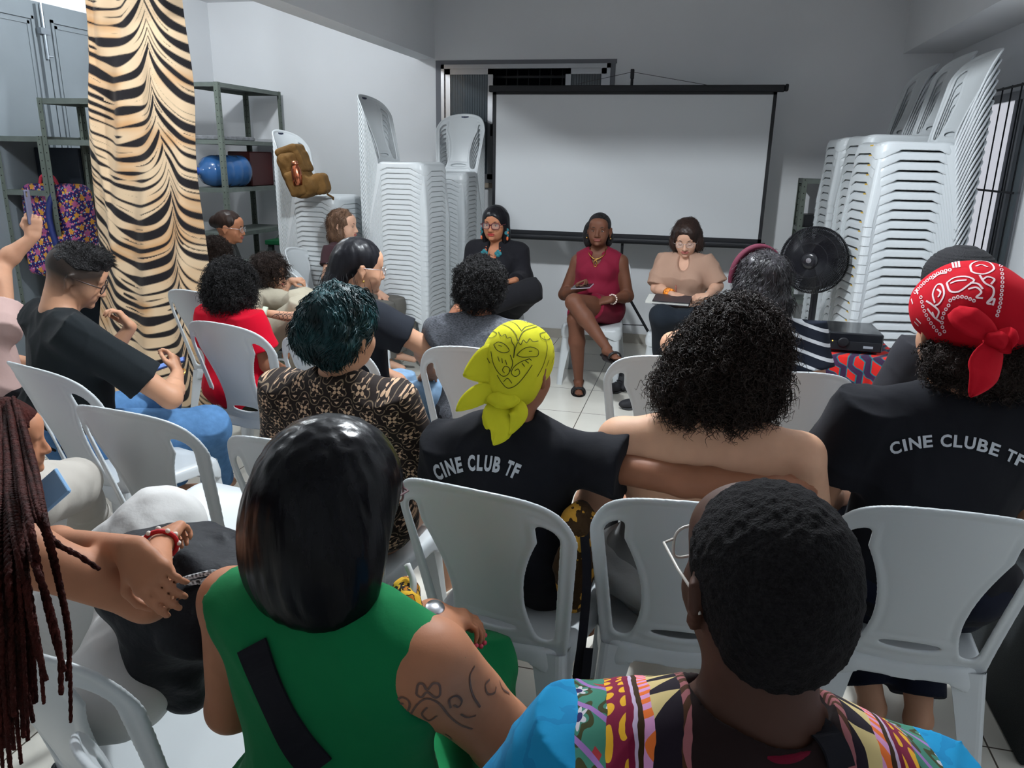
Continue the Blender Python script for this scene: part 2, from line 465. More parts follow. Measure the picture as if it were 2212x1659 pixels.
def tile_mat():
    m = bpy.data.materials.new('glossy_floor_tile'); m.use_nodes = True; nt = m.node_tree; b = nt.nodes['Principled BSDF']; L = nt.links
    tc = nt.nodes.new('ShaderNodeTexCoord'); mp = nt.nodes.new('ShaderNodeMapping'); L.new(tc.outputs['Object'], mp.inputs[0])
    mp.inputs['Location'].default_value = (.13, .03, 0)
    br = nt.nodes.new('ShaderNodeTexBrick'); br.offset = 0; br.squash = 1
    br.inputs['Scale'].default_value = 1; br.inputs['Brick Width'].default_value = .53; br.inputs['Row Height'].default_value = .53
    br.inputs['Mortar Size'].default_value = .0028; br.inputs['Mortar Smooth'].default_value = .1; br.inputs['Bias'].default_value = 0
    br.inputs['Color1'].default_value = (*srgb(228, 225, 215), 1); br.inputs['Color2'].default_value = (*srgb(223, 220, 210), 1); br.inputs['Mortar'].default_value = (*srgb(92, 86, 78), 1)
    L.new(mp.outputs[0], br.inputs['Vector'])
    n = nt.nodes.new('ShaderNodeTexNoise'); n.inputs['Scale'].default_value = 4; n.inputs['Detail'].default_value = 6; L.new(tc.outputs['Object'], n.inputs['Vector'])
    r = nt.nodes.new('ShaderNodeMapRange'); r.inputs[3].default_value = .9; r.inputs[4].default_value = 1.08; L.new(n.outputs[0], r.inputs[0])
    v = nt.nodes.new('ShaderNodeVectorMath'); v.operation = 'SCALE'; L.new(br.outputs['Color'], v.inputs[0]); L.new(r.outputs[0], v.inputs['Scale']); L.new(v.outputs[0], b.inputs['Base Color'])
    b.inputs['Roughness'].default_value = .16; b.inputs['Specular IOR Level'].default_value = .5
    bp = nt.nodes.new('ShaderNodeBump'); bp.inputs['Strength'].default_value = .3; bp.inputs['Distance'].default_value = .002; bp.invert = True
    L.new(br.outputs['Fac'], bp.inputs['Height']); L.new(bp.outputs[0], b.inputs['Normal'])
    return m
def slab(name, lo, hi, m, parent=None): return struct(name, MB().box(lo, hi).mesh(name), m, parent)
slab('floor', (XL-.2, YF-.2, -.1), (XR+.2, YB+.2, 0), tile_mat())
slab('ceiling', (XL-.2, YF-.2, ZC), (XR+.2, YB+.2, ZC+.1), M_ceil)
# back wall with the window opening
WX0, WX1, WZ0, WZ1 = -2.33, -0.84, 1.38, 2.37
b = MB(); b.box((XL-.2, YB, 0), (WX0, YB+.18, ZC)); b.box((WX1, YB, 0), (XR+.2, YB+.18, ZC)); b.box((WX0, YB, 0), (WX1, YB+.18, WZ0)); b.box((WX0, YB, WZ1), (WX1, YB+.18, ZC))
struct('wall_back', b.mesh(), M_wall)
slab('wall_left', (XL-.18, YF, 0), (XL, YB, ZC), M_wall)
slab('wall_front', (XL, YF-.18, 0), (XR, YF, ZC), M_wall)
# right wall with its window opening
RY0, RY1, RZ0, RZ1 = 5.0, 6.1, .92, 2.03
b = MB(); b.box((XR, YF, 0), (XR+.16, RY0, ZC)); b.box((XR, RY1, 0), (XR+.16, YB, ZC)); b.box((XR, RY0, 0), (XR+.16, RY1, RZ0)); b.box((XR, RY0, RZ1), (XR+.16, RY1, ZC))
struct('wall_right', b.mesh(), M_wall)
slab('trim_1', (-2.56, YF, 2.42), (-2.39, YB, ZC), M_wall)          # beam between the two bays
slab('trim_2', (-2.39, 3.92, 2.42), (XR, 4.1, ZC), M_wall)         # cross beam over the right bay
slab('trim_3', (1.40, 4.1, 2.42), (XR, YB, ZC), M_wall)            # beam along the right wall
slab('baseboard_back', (XL, YB-.012, 0), (XR, YB, .085), M_skirt)
slab('baseboard_left', (XL, YF, 0), (XL+.012, YB-.012, .085), M_skirt)
slab('baseboard_right', (XR-.012, YF, 0), (XR, YB-.012, .085), M_skirt)

# window in the back wall: aluminium sliding panes of fluted glass, dark grille outside
wdw = struct('window_1', (lambda b: b.mesh())(MB().box((WX0, YB-.015, WZ1-.035), (WX1, YB+.05, WZ1)).box((WX0, YB-.015, WZ0), (WX1, YB+.05, WZ0+.03)).box((WX0, YB-.015, WZ0), (WX0+.03, YB+.05, WZ1)).box((WX1-.03, YB-.015, WZ0), (WX1, YB+.05, WZ1))), M_alu)
def fluted():
    m = mat('fluted_glass', srgb(66, 76, 82), rough=.18, spec=.6, coat=.3)
    nt = m.node_tree; L = nt.links; b = nt.nodes['Principled BSDF']
    tc = nt.nodes.new('ShaderNodeTexCoord'); mp = nt.nodes.new('ShaderNodeMapping'); L.new(tc.outputs['Object'], mp.inputs[0]); mp.inputs['Scale'].default_value = (1, 1, 0)
    wv = nt.nodes.new('ShaderNodeTexWave'); wv.inputs['Scale'].default_value = 14; L.new(mp.outputs[0], wv.inputs['Vector'])
    bp = nt.nodes.new('ShaderNodeBump'); bp.inputs['Strength'].default_value = .7; bp.inputs['Distance'].default_value = .006; L.new(wv.outputs['Fac'], bp.inputs['Height']); L.new(bp.outputs[0], b.inputs['Normal'])
    return m
M_flute = fluted()
def sash(x0, x1, y, parent):
    b = MB(); t = .045
    b.box((x0, y, WZ0+.03), (x1, y+.025, WZ0+.03+t)).box((x0, y, WZ1-.035-t), (x1, y+.025, WZ1-.035)).box((x0, y, WZ0+.03), (x0+t, y+.025, WZ1-.035)).box((x1-t, y, WZ0+.03), (x1, y+.025, WZ1-.035))
    s = struct('window_frame', b.mesh(), M_alu, parent)
    struct('pane', MB().box((x0+t, y+.009, WZ0+.03+t), (x1-t, y+.015, WZ1-.035-t)).mesh(), M_flute, s)
    return s
s1 = sash(WX0+.035, -1.86, YB+.0, wdw)
struct('latch', MB().box((-1.875, YB-.02, 1.78), (-1.857, YB, 1.88), b=.003).mesh(), M_black, s1)
sash(-1.22, WX1-.03, YB+.0, wdw)
sash(-1.62, -1.22, YB+.03, wdw) if False else None
b = MB()
for i in range(15): x = WX0+.06+i*.1; b.tube([(x, YB+.13, WZ0), (x, YB+.13, WZ1)], .006, 6)
for z in (WZ0+.1, (WZ0+WZ1)/2-.05, WZ1-.1): b.box((WX0, YB+.122, z), (WX1, YB+.138, z+.02))
struct('grille', b.mesh(), M_blkmetal, wdw)
struct('window_sill', MB().box((WX0-.02, YB-.05, WZ0-.045), (WX1+.02, YB+.03, WZ0), b=.005).mesh(), M_sill, wdw)
slab('wall_outside', (-4, YB+1.3, 0), (1.5, YB+1.4, 3.2), mat('night_yard_wall', (.02, .022, .028), rough=.9))

# raised surround of the back window
b = MB(); b.box((WX0-.05, YB-.008, WZ1+.0), (WX1+.05, YB+.002, WZ1+.035)).box((WX1, YB-.008, WZ0), (WX1+.04, YB+.002, WZ1)).box((WX0-.05, YB-.008, WZ0), (WX0, YB+.002, WZ1))
struct('trim_4', b.mesh(), wallmat('grey_surround', srgb(120, 122, 128)))

# window in the right wall: white and fluted sliding panes behind a black bar grille
w2 = struct('window_2', MB().box((XR-.01, RY0, RZ1-.05), (XR+.07, RY1, RZ1)).box((XR-.01, RY0, RZ0), (XR+.07, RY1, RZ0+.04)).box((XR-.01, RY0, RZ0), (XR+.07, RY0+.04, RZ1)).box((XR-.01, RY1-.04, RZ0), (XR+.07, RY1, RZ1)).mesh(), M_alu)
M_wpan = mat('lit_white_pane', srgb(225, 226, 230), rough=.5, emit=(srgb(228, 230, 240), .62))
M_pale = mat('pale_fluted_glass', srgb(150, 165, 172), rough=.25, bump=(1, .0, 0, .0)) 
struct('pane', MB().box((XR+.015, 5.36, RZ0+.04), (XR+.03, RY1-.04, RZ1-.05)).mesh(), M_wpan, w2)
struct('pane', MB().box((XR+.03, RY0+.04, RZ0+.04), (XR+.04, 5.36, RZ1-.05)).mesh(), M_pale, w2)
b = MB()
for y in (5.36, 5.30, 5.24): b.box((XR+.0, y, RZ0+.04), (XR+.045, y+.03, RZ1-.05))
struct('window_frame', b.mesh(), M_alu, w2)
b = MB()
for i in range(8): y = RY0+.02+i*.151; b.tube([(XR-.05, y, RZ0-.03), (XR-.05, y, RZ1+.03)], .0045, 6)
for z in (RZ0-.02, 1.46, RZ1+.02): b.box((XR-.056, RY0-.01, z-.006), (XR-.044, RY1+.01, z+.006))
for y in (RY0+.02, RY1-.03):
    for z in (RZ0, RZ1): b.bar((XR-.05, y, z), (XR, y, z), .01, .01)
struct('grille', b.mesh(), M_blkmetal, w2)

# grey metal double door in the left wall
def door():
    x = XL; d = struct('door_1', MB().box((x, 3.2, 0), (x+.035, 6.05, 2.57), b=.004).mesh(), M_greymetal)
    for (y0, y1) in ((3.28, 4.78), (4.93, 6.0)):
        b = MB()
        for k, (g, h) in enumerate(((0, .012), (.035, .006))):
            a0, a1, z0, z1 = y0+g, y1-g, .1+g, 2.47-g
            b.box((x+.035, a0, z1-.02), (x+.035+h, a1, z1)).box((x+.035, a0, z0), (x+.035+h, a1, z0+.02)).box((x+.035, a0, z0), (x+.035+h, a0+.02, z1)).box((x+.035, a1-.02, z0), (x+.035+h, a1, z1))
        struct('door_panel', b.mesh(), M_greymetal, d)
    b = MB(); b.box((x+.035, 4.80, .02), (x+.06, 4.85, 2.55)).box((x+.035, 4.87, .02), (x+.05, 4.91, 2.55))
    struct('door_stile', b.mesh(), M_greymetal, d)
    b = MB(); b.tube([(x+.07, 4.83, 2.2), (x+.07, 4.83, 2.56)], .011, 8).box((x+.05, 4.79, 2.36), (x+.085, 4.87, 2.40)).tube([(x+.07, 4.83, 2.22), (x+.09, 4.86, 2.22)], .008, 6)
    struct('bolt', b.mesh(), mat('bolt_steel', srgb(140, 148, 156), rough=.35, metal=.5), d)
door()
# ================================================================ white moulded plastic chair (origin on the floor under the seat, facing +Y)
M_chair = mat('white_plastic', srgb(202, 207, 210), rough=.33, spec=.45, bump=(900, .05, 2, .0005))
BH = 0.925
def back_y(x, z):
    t = np.clip((z-.43)/.49, 0, 1.1)
    return -.195-.185*t**1.15+x*x*(.6+1.0*t)
def chair_parts():
    def wd(z): return .190+.040*np.clip((z-.42)/.36, 0, 1)
    def fb(p):
        x, y, z = np.abs(p[:, 0]), p[:, 1], p[:, 2]
        w = wd(z)
        zt = BH-.055*(x/.23)**2-.06*np.clip(x/.23, 0, 1.2)**6
        do = np.maximum(x-w, z-zt); h = np.maximum(.05-np.abs((x-w)-(z-zt)), 0); do = do+h*h/.05*.25
        do = np.maximum(do, .415-z)
        # side openings
        xs = .098+.050*np.clip((z-.58)/.20, 0, 1)**2+.028*np.clip((.58-z)/.13, 0, 1)**2
        xi = w-.036
        zo = zt-.062
        dh = -np.maximum.reduce([xs-x, x-xi, z-zo, .465-z])      # >0 inside hole
        k = .02
        a, b2, c = xs-x, x-xi, np.maximum(z-zo, .465-z)
        m = np.maximum(a, b2); h = np.maximum(k-np.abs(a-b2), 0)/k; m = m+h*h*k*.25
        h = np.maximum(k-np.abs(m-c), 0)/k; m = np.maximum(m, c)+h*h*k*.25
        dh = -m
        ds = .012*(1-np.sqrt((x/.068)**2+((z-.492)/.0125)**2))*1.0
        out = np.maximum(do, np.maximum(dh, ds))
        rim = np.clip(1-np.abs(out+.008)/.009, 0, 1)             # raised edges
        pan = np.clip((np.abs(out+.022)-.002)/.004, 0, 1)
        t = .0040+.0022*rim-.0009*(1-pan)
        d = np.abs(y-back_y(x, z))*.9-t
        h = np.maximum(.003-np.abs(d-out), 0)/.003
        return np.maximum(d, out)+h*h*.003*.25
    back = sdf_mesh('chair_backrest', [fn(fb, (-.245, -.42, .40), (.245, -.09, .94))], h=.0036, relax=2)
    def fs(p):
        x, y, z = np.abs(p[:, 0]), p[:, 1], p[:, 2]
        w = .202-.018*np.clip(-y/.2, -1, 1); q = np.maximum(x-w, np.abs(y-.005)-.208)
        h = np.maximum(.09-np.abs((x-w)-(np.abs(y-.005)-.208)), 0); q = q+h*h/.09*.25
        top = .445-.012*np.exp(-(x/.15)**2-((y+.02)/.15)**2)+.004*np.clip(x/.2, 0, 1)**2-.014*np.clip((y-.15)/.06, 0, 1)**2
        q2 = q+.18*np.clip(top-z, 0, .05)*-1
        sk = .046+.040*np.clip((np.maximum(x, np.abs(y))-.0)/.2, 0, 1)*np.clip((np.minimum(x, np.abs(y))-.10)/.08, 0, 1)   # apron, deeper at the corners
        body = np.maximum(q2, z-top); h = np.maximum(.022-np.abs(q2-(z-top)), 0); body = body+h*h/.022*.25
        body = np.maximum(body, (top-sk)-z)
        hol = np.maximum(q2+.0088, z-(top-.0088))
        return np.maximum(body, -hol)
    seat = sdf_mesh('chair_seat', [fn(fs, (-.23, -.22, .37), (.23, .235, .46))], h=.0036, relax=2)
    legs = []
    for sx in (-1, 1):
        for sy in (-1, 1):
            tp = np.array([sx*(.203 if sy > 0 else .190), .203 if sy > 0 else -.197, .43]); bt = np.array([sx*(.232 if sy > 0 else .222), .238 if sy > 0 else -.262, 0.0])
            V = []; n = 0
            for t in (0, .12, .3, .55, .8, 1):
                c = tp+(bt-tp)*t; a = .092-.05*min(1, t*1.15)**.7; aa = .080-.042*min(1, t*1.15)**.7; th = .0032+.001*t; r = .022
                arc = [(r-r*math.sin(u), r-r*math.cos(u)) for u in np.linspace(0, math.pi/2, 5)]
                outer = [(a, 0)]+arc+[(0, aa)]; inner = [(th, aa)]+[(th+max(r-th, .001)*(1-math.sin(u)), th+max(r-th, .001)*(1-math.cos(u))) for u in np.linspace(math.pi/2, 0, 5)]+[(a, th)]
                sec = outer+inner; n = len(sec)
                V += [(c[0]-sx*q[0], c[1]-sy*q[1], c[2]) for q in sec]
            Fs = []
            for i in range(5):
                for k in range(n): Fs.append((i*n+k, i*n+(k+1) % n, (i+1)*n+(k+1) % n, (i+1)*n+k))
            nn = len(V); Fs.append(tuple(range(nn-n, nn)))
            if sx*sy > 0: Fs = [f[::-1] for f in Fs]
            legs.append(mk('chair_leg', V, Fs))
    return back, seat, legs
CH_BACK, CH_SEAT, CH_LEGS = chair_parts()
def chair(x, y, face, label, group=None, z=0.0, lean=0.0):
    """face = compass angle in degrees, 0 looks along +Y, positive turns left"""
    t = thing('plastic_chair', label, 'chair', (x, y, z), math.radians(face), group)
    link('backrest', CH_BACK, M_chair, t); link('seat', CH_SEAT, M_chair, t)
    for l in CH_LEGS: link('leg', l, M_chair, t, smooth=False)
    return t
ORD = ['top', 'second', 'third', 'fourth', 'fifth', 'sixth', 'seventh', 'eighth', 'ninth', 'tenth', 'eleventh', 'twelfth', 'thirteenth', 'fourteenth', 'fifteenth', 'sixteenth', 'seventeenth', 'eighteenth', 'nineteenth', 'twentieth']
TENS = {2: 'twenty', 3: 'thirty'}
UN = ['', 'first', 'second', 'third', 'fourth', 'fifth', 'sixth', 'seventh', 'eighth', 'ninth']
def ordw(i):
    if i < 20: return ORD[i]
    n = i+1
    if n % 10 == 0: return {30: 'thirtieth', 40: 'fortieth'}[n]
    return TENS[n//10]+'-'+UN[n % 10]
M_sticker = mat('paper_sticker_yellow', srgb(206, 168, 60), rough=.6)
M_tag = mat('printed_tag', srgb(60, 68, 92), rough=.6, noise=(120, .9, 2))
STK_TAG = MB().box((-.03, -.385, .885), (.03, -.377, .905)).mesh('brand_tag')
def stack(x, y, face, n, pitch, where, group, sticker=None, tagtop=True):
    a = math.radians(face); back = np.array([math.sin(a), -math.cos(a), 0])
    for i in range(n):
        z = (n-1-i)*pitch
        nm = 'white plastic chair on top of '+where if i == 0 else 'white plastic chair, %s from the top of %s' % (ordw(i), where)
        if i == n-1: nm = 'white plastic chair at the very bottom of '+where
        t = chair(x, y, face, nm, group, z)
        if sticker and i not in (6, 10, 16):
            m = MB().box((-.10, .209, .404), (-.055, .2125, .428)).mesh('sticker'); m.name = 'sticker'
            s = link('sticker', m, M_sticker, t, smooth=False); s['label'] = 'small yellow price sticker'
        if i == 0 and tagtop:
            b = MB().box((-.035, -.3665, .878), (.03, -.3615, .902)).mesh('tag'); s = link('printed_tag', b, M_tag, t, smooth=False)
stack(-2.86, 5.60, -94, 24, .037, 'the left stack holding the rucksack', 'stacked chairs under the rucksack')
stack(-2.16, 5.62, -94, 31, .037, 'the tall stack left of the window', 'stacked chairs left of the window')
stack(-2.10, 6.38, 176, 29, .037, 'the stack behind the tall window stack', 'stacked chairs tucked behind by the window')
stack(1.07, 4.80, 97, 26, .051, 'the near right stack with yellow stickers', 'stacked chairs in the near right stack', sticker=True, tagtop=False)
stack(1.10, 5.34, 96, 27, .051, 'the middle right stack', 'stacked chairs in the middle right stack', tagtop=False)
stack(1.06, 5.97, 93, 27, .051, 'the far right stack by the shelf', 'stacked chairs in the far right stack', tagtop=False)
def chair_at(px, py, face, label, dz=0.0):
    p = P(px, py, Z=BH+dz); a = math.radians(face); k = back_y(0, BH)
    return chair(p[0]-(-math.sin(a))*k, p[1]-math.cos(a)*k, face, label)
chair_at(38, 785, -16, 'white plastic chair under the man with the faded haircut')
chair_at(222, 880, -6, 'empty white plastic chair in front of the white trousers')
chair_at(452, 694, -8, 'white plastic chair with slot under the red tee person')
chair_at(668, 728, -8, 'white plastic chair under the woman with the black ponytail')
chair_at(585, 948, -4, 'white plastic chair under the teal-haired person')
chair_at(1005, 748, 0, 'white plastic chair under the person in the heather grey tee')
chair_at(1440, 768, 4, 'empty white plastic chair beside the elbow of the striped-shirt woman')
chair_at(1740, 803, 10, 'white plastic chair under the woman in the striped shirt')
chair_at(992, 1050, -10, 'white plastic chair under the yellow bandana wearer')
chair_at(1510, 1084, 4, 'white plastic chair under the bare-backed person')
chair_at(2085, 1105, 0, 'white plastic chair under the red bandana wearer')
chair_at(-110, 1352, -14, 'white plastic chair with slotted back under the woman with braids')
# ================================================================ people
def rotz(d):
    a = math.radians(d); return np.array([[math.cos(a), -math.sin(a), 0], [math.sin(a), math.cos(a), 0], [0, 0, 1]])
def rotx(d):
    a = math.radians(d); return np.array([[1, 0, 0], [0, math.cos(a), -math.sin(a)], [0, math.sin(a), math.cos(a)]])
def roty(d):
    a = math.radians(d); return np.array([[math.cos(a), 0, math.sin(a)], [0, 1, 0], [-math.sin(a), 0, math.cos(a)]])
def flatcone(a, b, ra, rb, k=.01, op='u', c0=False):
    a, b = A3(a), A3(b); d = b-a; L = np.linalg.norm(d); d = d/L; m = max(ra, rb)
    def f(p):
        t = (p-a)@d; e = np.linalg.norm(p-a-t[:, None]*d, axis=1)-(ra+(rb-ra)*np.clip(t/L, 0, 1))
        return np.maximum(e, np.maximum(t-L, -t if c0 else -t-ra*.8))
    return fn(f, np.minimum(a, b)-m, np.maximum(a, b)+m, k, op)

SKINS = {}
def skin(name, col, rough=.56, spec=.28):
    return mat('skin_'+name, col, rough=rough, spec=spec, noise=(22, .05, 4), bump=(260, .12, 3, .0012), sss=.06)
def hair_mat(name, col, rough=.30, spec=.24, curly=False, col2=None, stretch=(90, 90, 6)):
    if curly: return mat('hair_'+name, col, rough=.55, spec=.35, noise=(60, .35, 4), bump=(170, 1.0, 4, .012))
    return mat('hair_'+name, col, rough=rough, spec=spec, noise=(1.0, .35, 5, stretch), bump=(1.0, .3, 4, .003, stretch))
def cloth(name, col, rough=.88, fine=900, attr=None, nz=None, sheen=.03, sc=9):
    return mat('cloth_'+name, col, rough=rough, spec=.15, bump=(sc, .35, 5, .012), attr=attr, noise=nz, sheen=sheen)
M_eye = mat('eye_white', srgb(150, 138, 132), rough=.35)
M_iris = mat('iris_dark', (.01, .006, .004), rough=.15)
M_gold = mat('gold', srgb(214, 170, 90), rough=.25, metal=1.0)
M_silver = mat('silver', srgb(205, 205, 210), rough=.25, metal=1.0)
M_glass = mat('lens_glass', (.9, .9, .92), rough=.05, alpha=.12, spec=.6)
M_nail = mat('pink_nail', srgb(205, 70, 90), rough=.25)

def head_prims(T, S, female=True, jaw=1.0, nose=1.0, ears=True):
    """T maps head-local metres to the world, S is its scale"""
    R = T.R
    def E(c, r, k=.02, op='u', rot=None): return ell(T(c), np.array(r)*S, R if rot is None else R@rot, k*S, op)
    def C(a, b, ra, rb, k=.01, op='u'): return cone(T(a), T(b), ra*S, rb*S, k*S, op)
    p = [E((0, -.018, .030), (.077, .096, .088)), E((0, .018, -.026), (.064, .070, .078), .03),
         E((0, .034, -.072), (.045*jaw, .042, .033), .03), E((-.034, .048, -.034), (.028, .028, .03), .02), E((.034, .048, -.034), (.028, .028, .03), .02),
         E((0, .052, .045), (.056, .040, .040), .03),
         C((-.036, .077, .020), (.036, .077, .020), .009, .009, .014),
         E((-.032, .098, -.001), (.017, .014, .010), .012, 's'), E((.032, .098, -.001), (.017, .014, .010), .012, 's'),
         E((-.031, .070, -.002), (.015, .013, .012), .004), E((.031, .070, -.002), (.015, .013, .012), .004),
         C((0, .084, .008), (0, .103*nose, -.034), .0075, .0115*nose, .012), E((-.013*nose, .092, -.037), (.009, .010, .008), .006), E((.013*nose, .092, -.037), (.009, .010, .008), .006),
         E((0, .080, -.060), (.028, .014, .014), .012), E((0, .079, -.090), (.019, .014, .013), .015)]
    if ears:
        for s in (-1, 1):
            p += [C((s*.074, -.004, .020), (s*.085, -.018, .014), .006, .006, .006), C((s*.085, -.018, .014), (s*.084, -.024, -.010), .006, .006, .004),
                  C((s*.084, -.024, -.010), (s*.077, -.010, -.038), .006, .007, .004), E((s*.077, -.010, -.008), (.006, .016, .026), .006)]
    return p
class HT:
    def __init__(s, c, R, k): s.c = A3(c); s.R = R; s.k = k
    def __call__(s, p): return s.c+s.R@(A3(p)*s.k)
    def inv(s, q): return ((q-s.c)@s.R)/s.k

def hand_prims(w, d, n, curl=.5, side=1, spread=.3, S=1.0, thumb=.6, grip=0.0):
    """w wrist point, d direction to the fingers, n back-of-hand normal, side: +1 right hand"""
    d = A3(d)/np.linalg.norm(d); n = A3(n); n = n-d*(n@d); n /= np.linalg.norm(n); x = np.cross(d, n)*side   # x points to the thumb side
    def T(u, v, t): return A3(w)+(x*u+d*v+n*t)*S
    # thumb side: for a right hand with palm down, thumb to the left -> x flips
    p = []; k = .006*S
    for u0, u1 in ((-.028, -.030), (-.010, -.010), (.010, .010), (.024, .030)):
        p.append(cone(T(u0*.7, .012, 0), T(u1, .080, -.003), .015*S, .0115*S, .016*S))
    p.append(cone(T(-.029, .074, -.002), T(.027, .076, -.002), .0105*S, .0105*S, .012*S)); p.append(cone(T(-.022, .045, -.002), T(.020, .045, -.002), .013*S, .013*S, .014*S))
    tips = []
    for i, (u, L, r) in enumerate(((.030, .068, .0088), (.010, .076, .0090), (-.010, .071, .0086), (-.030, .056, .0078))):
        a = T(u, .080, -.003); c = curl+(.10*i if grip == 0 else .03*i); ang = c*.55; L1, L2, L3 = L*.45, L*.32, L*.26
        pos = a; th = 0; sp = spread*u*3
        for j, (Lj, rj) in enumerate(((L1, r), (L2, r*.93), (L3, r*.85))):
            th += ang*(1.2 if j else 1.0)
            dr = (d*math.cos(th)-n*math.sin(th))+x*sp*math.cos(th); dr /= np.linalg.norm(dr)
            nx = pos+dr*Lj*S; p.append(cone(pos, nx, rj*S, rj*.95*S, .004*S)); pos = nx
        tips.append((pos, dr, n*math.cos(th)+d*math.sin(th)))
    b0 = T(.020, .022, -.006); b1 = T(.020+.026*thumb+.012, .052, -.014-.012*curl); b2 = T(.020+.030*thumb+.012-.008*curl, .082, -.022-.018*curl); b3 = T(.018+.026*thumb+.012-.018*curl, .104, -.028-.022*curl)
    p += [cone(b0, b1, .015*S, .0115*S, .014*S), cone(b1, b2, .0108*S, .0098*S, .005*S), cone(b2, b3, .0098*S, .0082*S, .004*S)]
    tips.append((b3, (b3-b2)/np.linalg.norm(b3-b2), n))
    return [q for q in p if q is not None], tips

class Body:
    """a seated figure. base = hips on the seat; joints in metres in the figure's own frame"""
    def __init__(s, x, y, face, S=1.0, seat=.445, w=1.0, fat=1.0, lean=0.0, slouch=0.0, head=(0, 0, 0), neckfwd=.02, bust=0.0, roll=0.0):
        s.x, s.y, s.face, s.S = x, y, face, S; s.Rz = rotz(face); s.w, s.fat, s.bust = w, fat, bust
        s.o = np.array([x, y, seat]); s.seat = seat
        Lr = rotx(-lean); s.Lr = Lr; Ro = roty(roll)
        def U(px, py, pz):                        # torso point, pivot at the hips
            v = Lr@Ro@np.array([px, py-slouch*pz*pz*1.5, pz])
            return s.L(v[0], v[1], v[2]+.09)
        s.U = U
        hw = .168*w
        s.J = dict(pelvis=U(0, 0, .0), waist=U(0, .0, .19), chest=U(0, -.005, .37), neck=U(0, -.01, .515), shR=U(hw, -.015, .438), shL=U(-hw, -.015, .438),
                   hipR=s.L(.09, .01, .075), hipL=s.L(-.09, .01, .075), knR=s.L(.13, .45, .075), knL=s.L(-.13, .45, .075),
                   anR=s.L(.13, .46, -.36), anL=s.L(-.13, .46, -.36), toR=s.L(.15, .60, -.415), toL=s.L(-.15, .60, -.415),
                   elR=U(hw+.06, .03, .20), elL=U(-hw-.06, .03, .20), wrR=s.L(.09, .32, .175), wrL=s.L(-.09, .32, .175))
        yaw, pitch, rl = head; s.hyaw = yaw
        s.HR = s.Rz@rotz(yaw)@rotx(pitch)@roty(rl)
        s.J['head'] = s.J['neck']+s.Rz@np.array([0, neckfwd*S, .125*S])+s.HR@np.array([0, .02, .02])*S
        s.hand = dict(R=dict(d=None, n=(0, 0, 1), curl=.6), L=dict(d=None, n=(0, 0, 1), curl=.6)); s.hs = 1.0
    def L(s, x, y, z): return s.o+s.Rz@(np.array([x, y, z])*s.S)
    def T(s): return HT(s.J['head'], s.HR, s.S*s.hs)
    def torso(s):
        J, U, S, w, f = s.J, s.U, s.S, s.w, s.fat
        R = s.Rz@s.Lr; e = lambda c, r, k=.06: ell(c, np.array(r)*S, R, k)
        p = [e(U(0, -.005, .03), (.168*(.5+.5*f)*w, .125*f, .115)), e(U(0, .005, .17), (.140*f, .108*f, .15)), e(U(0, -.005, .34), (.150*w*(.6+.4*f), .103*(.6+.4*f), .155)),
             cone(U(-.10*w, -.01, .412), U(.10*w, -.01, .412), .056*S, .056*S, .05), cone(J['shR'], U(.025, -.015, .490), .050*S, .042*S, .05), cone(J['shL'], U(-.025, -.015, .490), .050*S, .042*S, .05)]
        if s.bust: p += [e(U(-.072, .085, .33), (.062*s.bust, .055*s.bust, .062*s.bust), .04), e(U(.072, .085, .33), (.062*s.bust, .055*s.bust, .062*s.bust), .04)]
        return p
    def armr(s): a = .6+.4*s.fat; return (.050*a*s.S, .041*a*s.S, .036*a*s.S, .026*s.S)
    def upper(s, c): a = s.armr(); return [cone(s.J['sh'+c], s.J['el'+c], a[0], a[1], .03)]
    def fore(s, c):
        a = s.armr(); A, B = s.J['el'+c], s.J['wr'+c]; m = A+(B-A)*.3
        return [cone(A, m, a[1], a[2]*1.12, .02), cone(m, B, a[2]*1.12, a[3], .02)]
    def handp(s, c):
        h = s.hand[c]; d = h['d'] if h['d'] is not None else s.J['wr'+c]-s.J['el'+c]
        p, tips = hand_prims(s.J['wr'+c], d, h['n'], h['curl'], (1 if c == 'L' else -1)*h.get('flip', 1), S=s.S*h.get('S', 1.0), thumb=h.get('thumb', .6), grip=h.get('grip', 0.0))
        s.tips = getattr(s, 'tips', {}); s.tips[c] = tips; return p
    def thigh(s, c): f = .55+.45*s.fat; return [cone(s.J['hip'+c], s.J['kn'+c], .092*f*s.S, .058*f*s.S, .04)]
    def calf(s, c):
        A, B = s.J['kn'+c], s.J['an'+c]; m = A+(B-A)*.35; f = .6+.4*s.fat
        return [cone(A, m, .054*f*s.S, .055*f*s.S, .02), cone(m, B, .055*f*s.S, .034*s.S, .02)]
    def foot(s, c):
        A, B = s.J['an'+c], s.J['to'+c]; return [cone(A-[0, 0, .02], A-(B-A)*.15-[0, 0, .035], .032*s.S, .026*s.S, .02), cone(A-[0, 0, .02], B, .034*s.S, .026*s.S, .02)]
    def neckp(s, r=.054):
        T = s.T(); return [cone(s.J['neck'], T((0, -.028, -.055)), r*s.S*1.05, r*s.S, .03)]
    def skinmesh(s, h=.007, legs=True, feet=True, hands='RL', jaw=1.0, nose=1.0, relax=1, disp=None, neck=.054, extra=()):
        p = s.torso()+head_prims(s.T(), s.S*s.hs, jaw=jaw, nose=nose)+s.neckp(neck)
        for c in 'RL':
            p += s.upper(c)+s.fore(c)
            if legs: p += s.thigh(c)+s.calf(c)
            if feet: p += s.foot(c)
            if c in hands: p += s.handp(c)
        return sdf_mesh('body', p+list(extra), h=h, relax=relax, disp=disp)
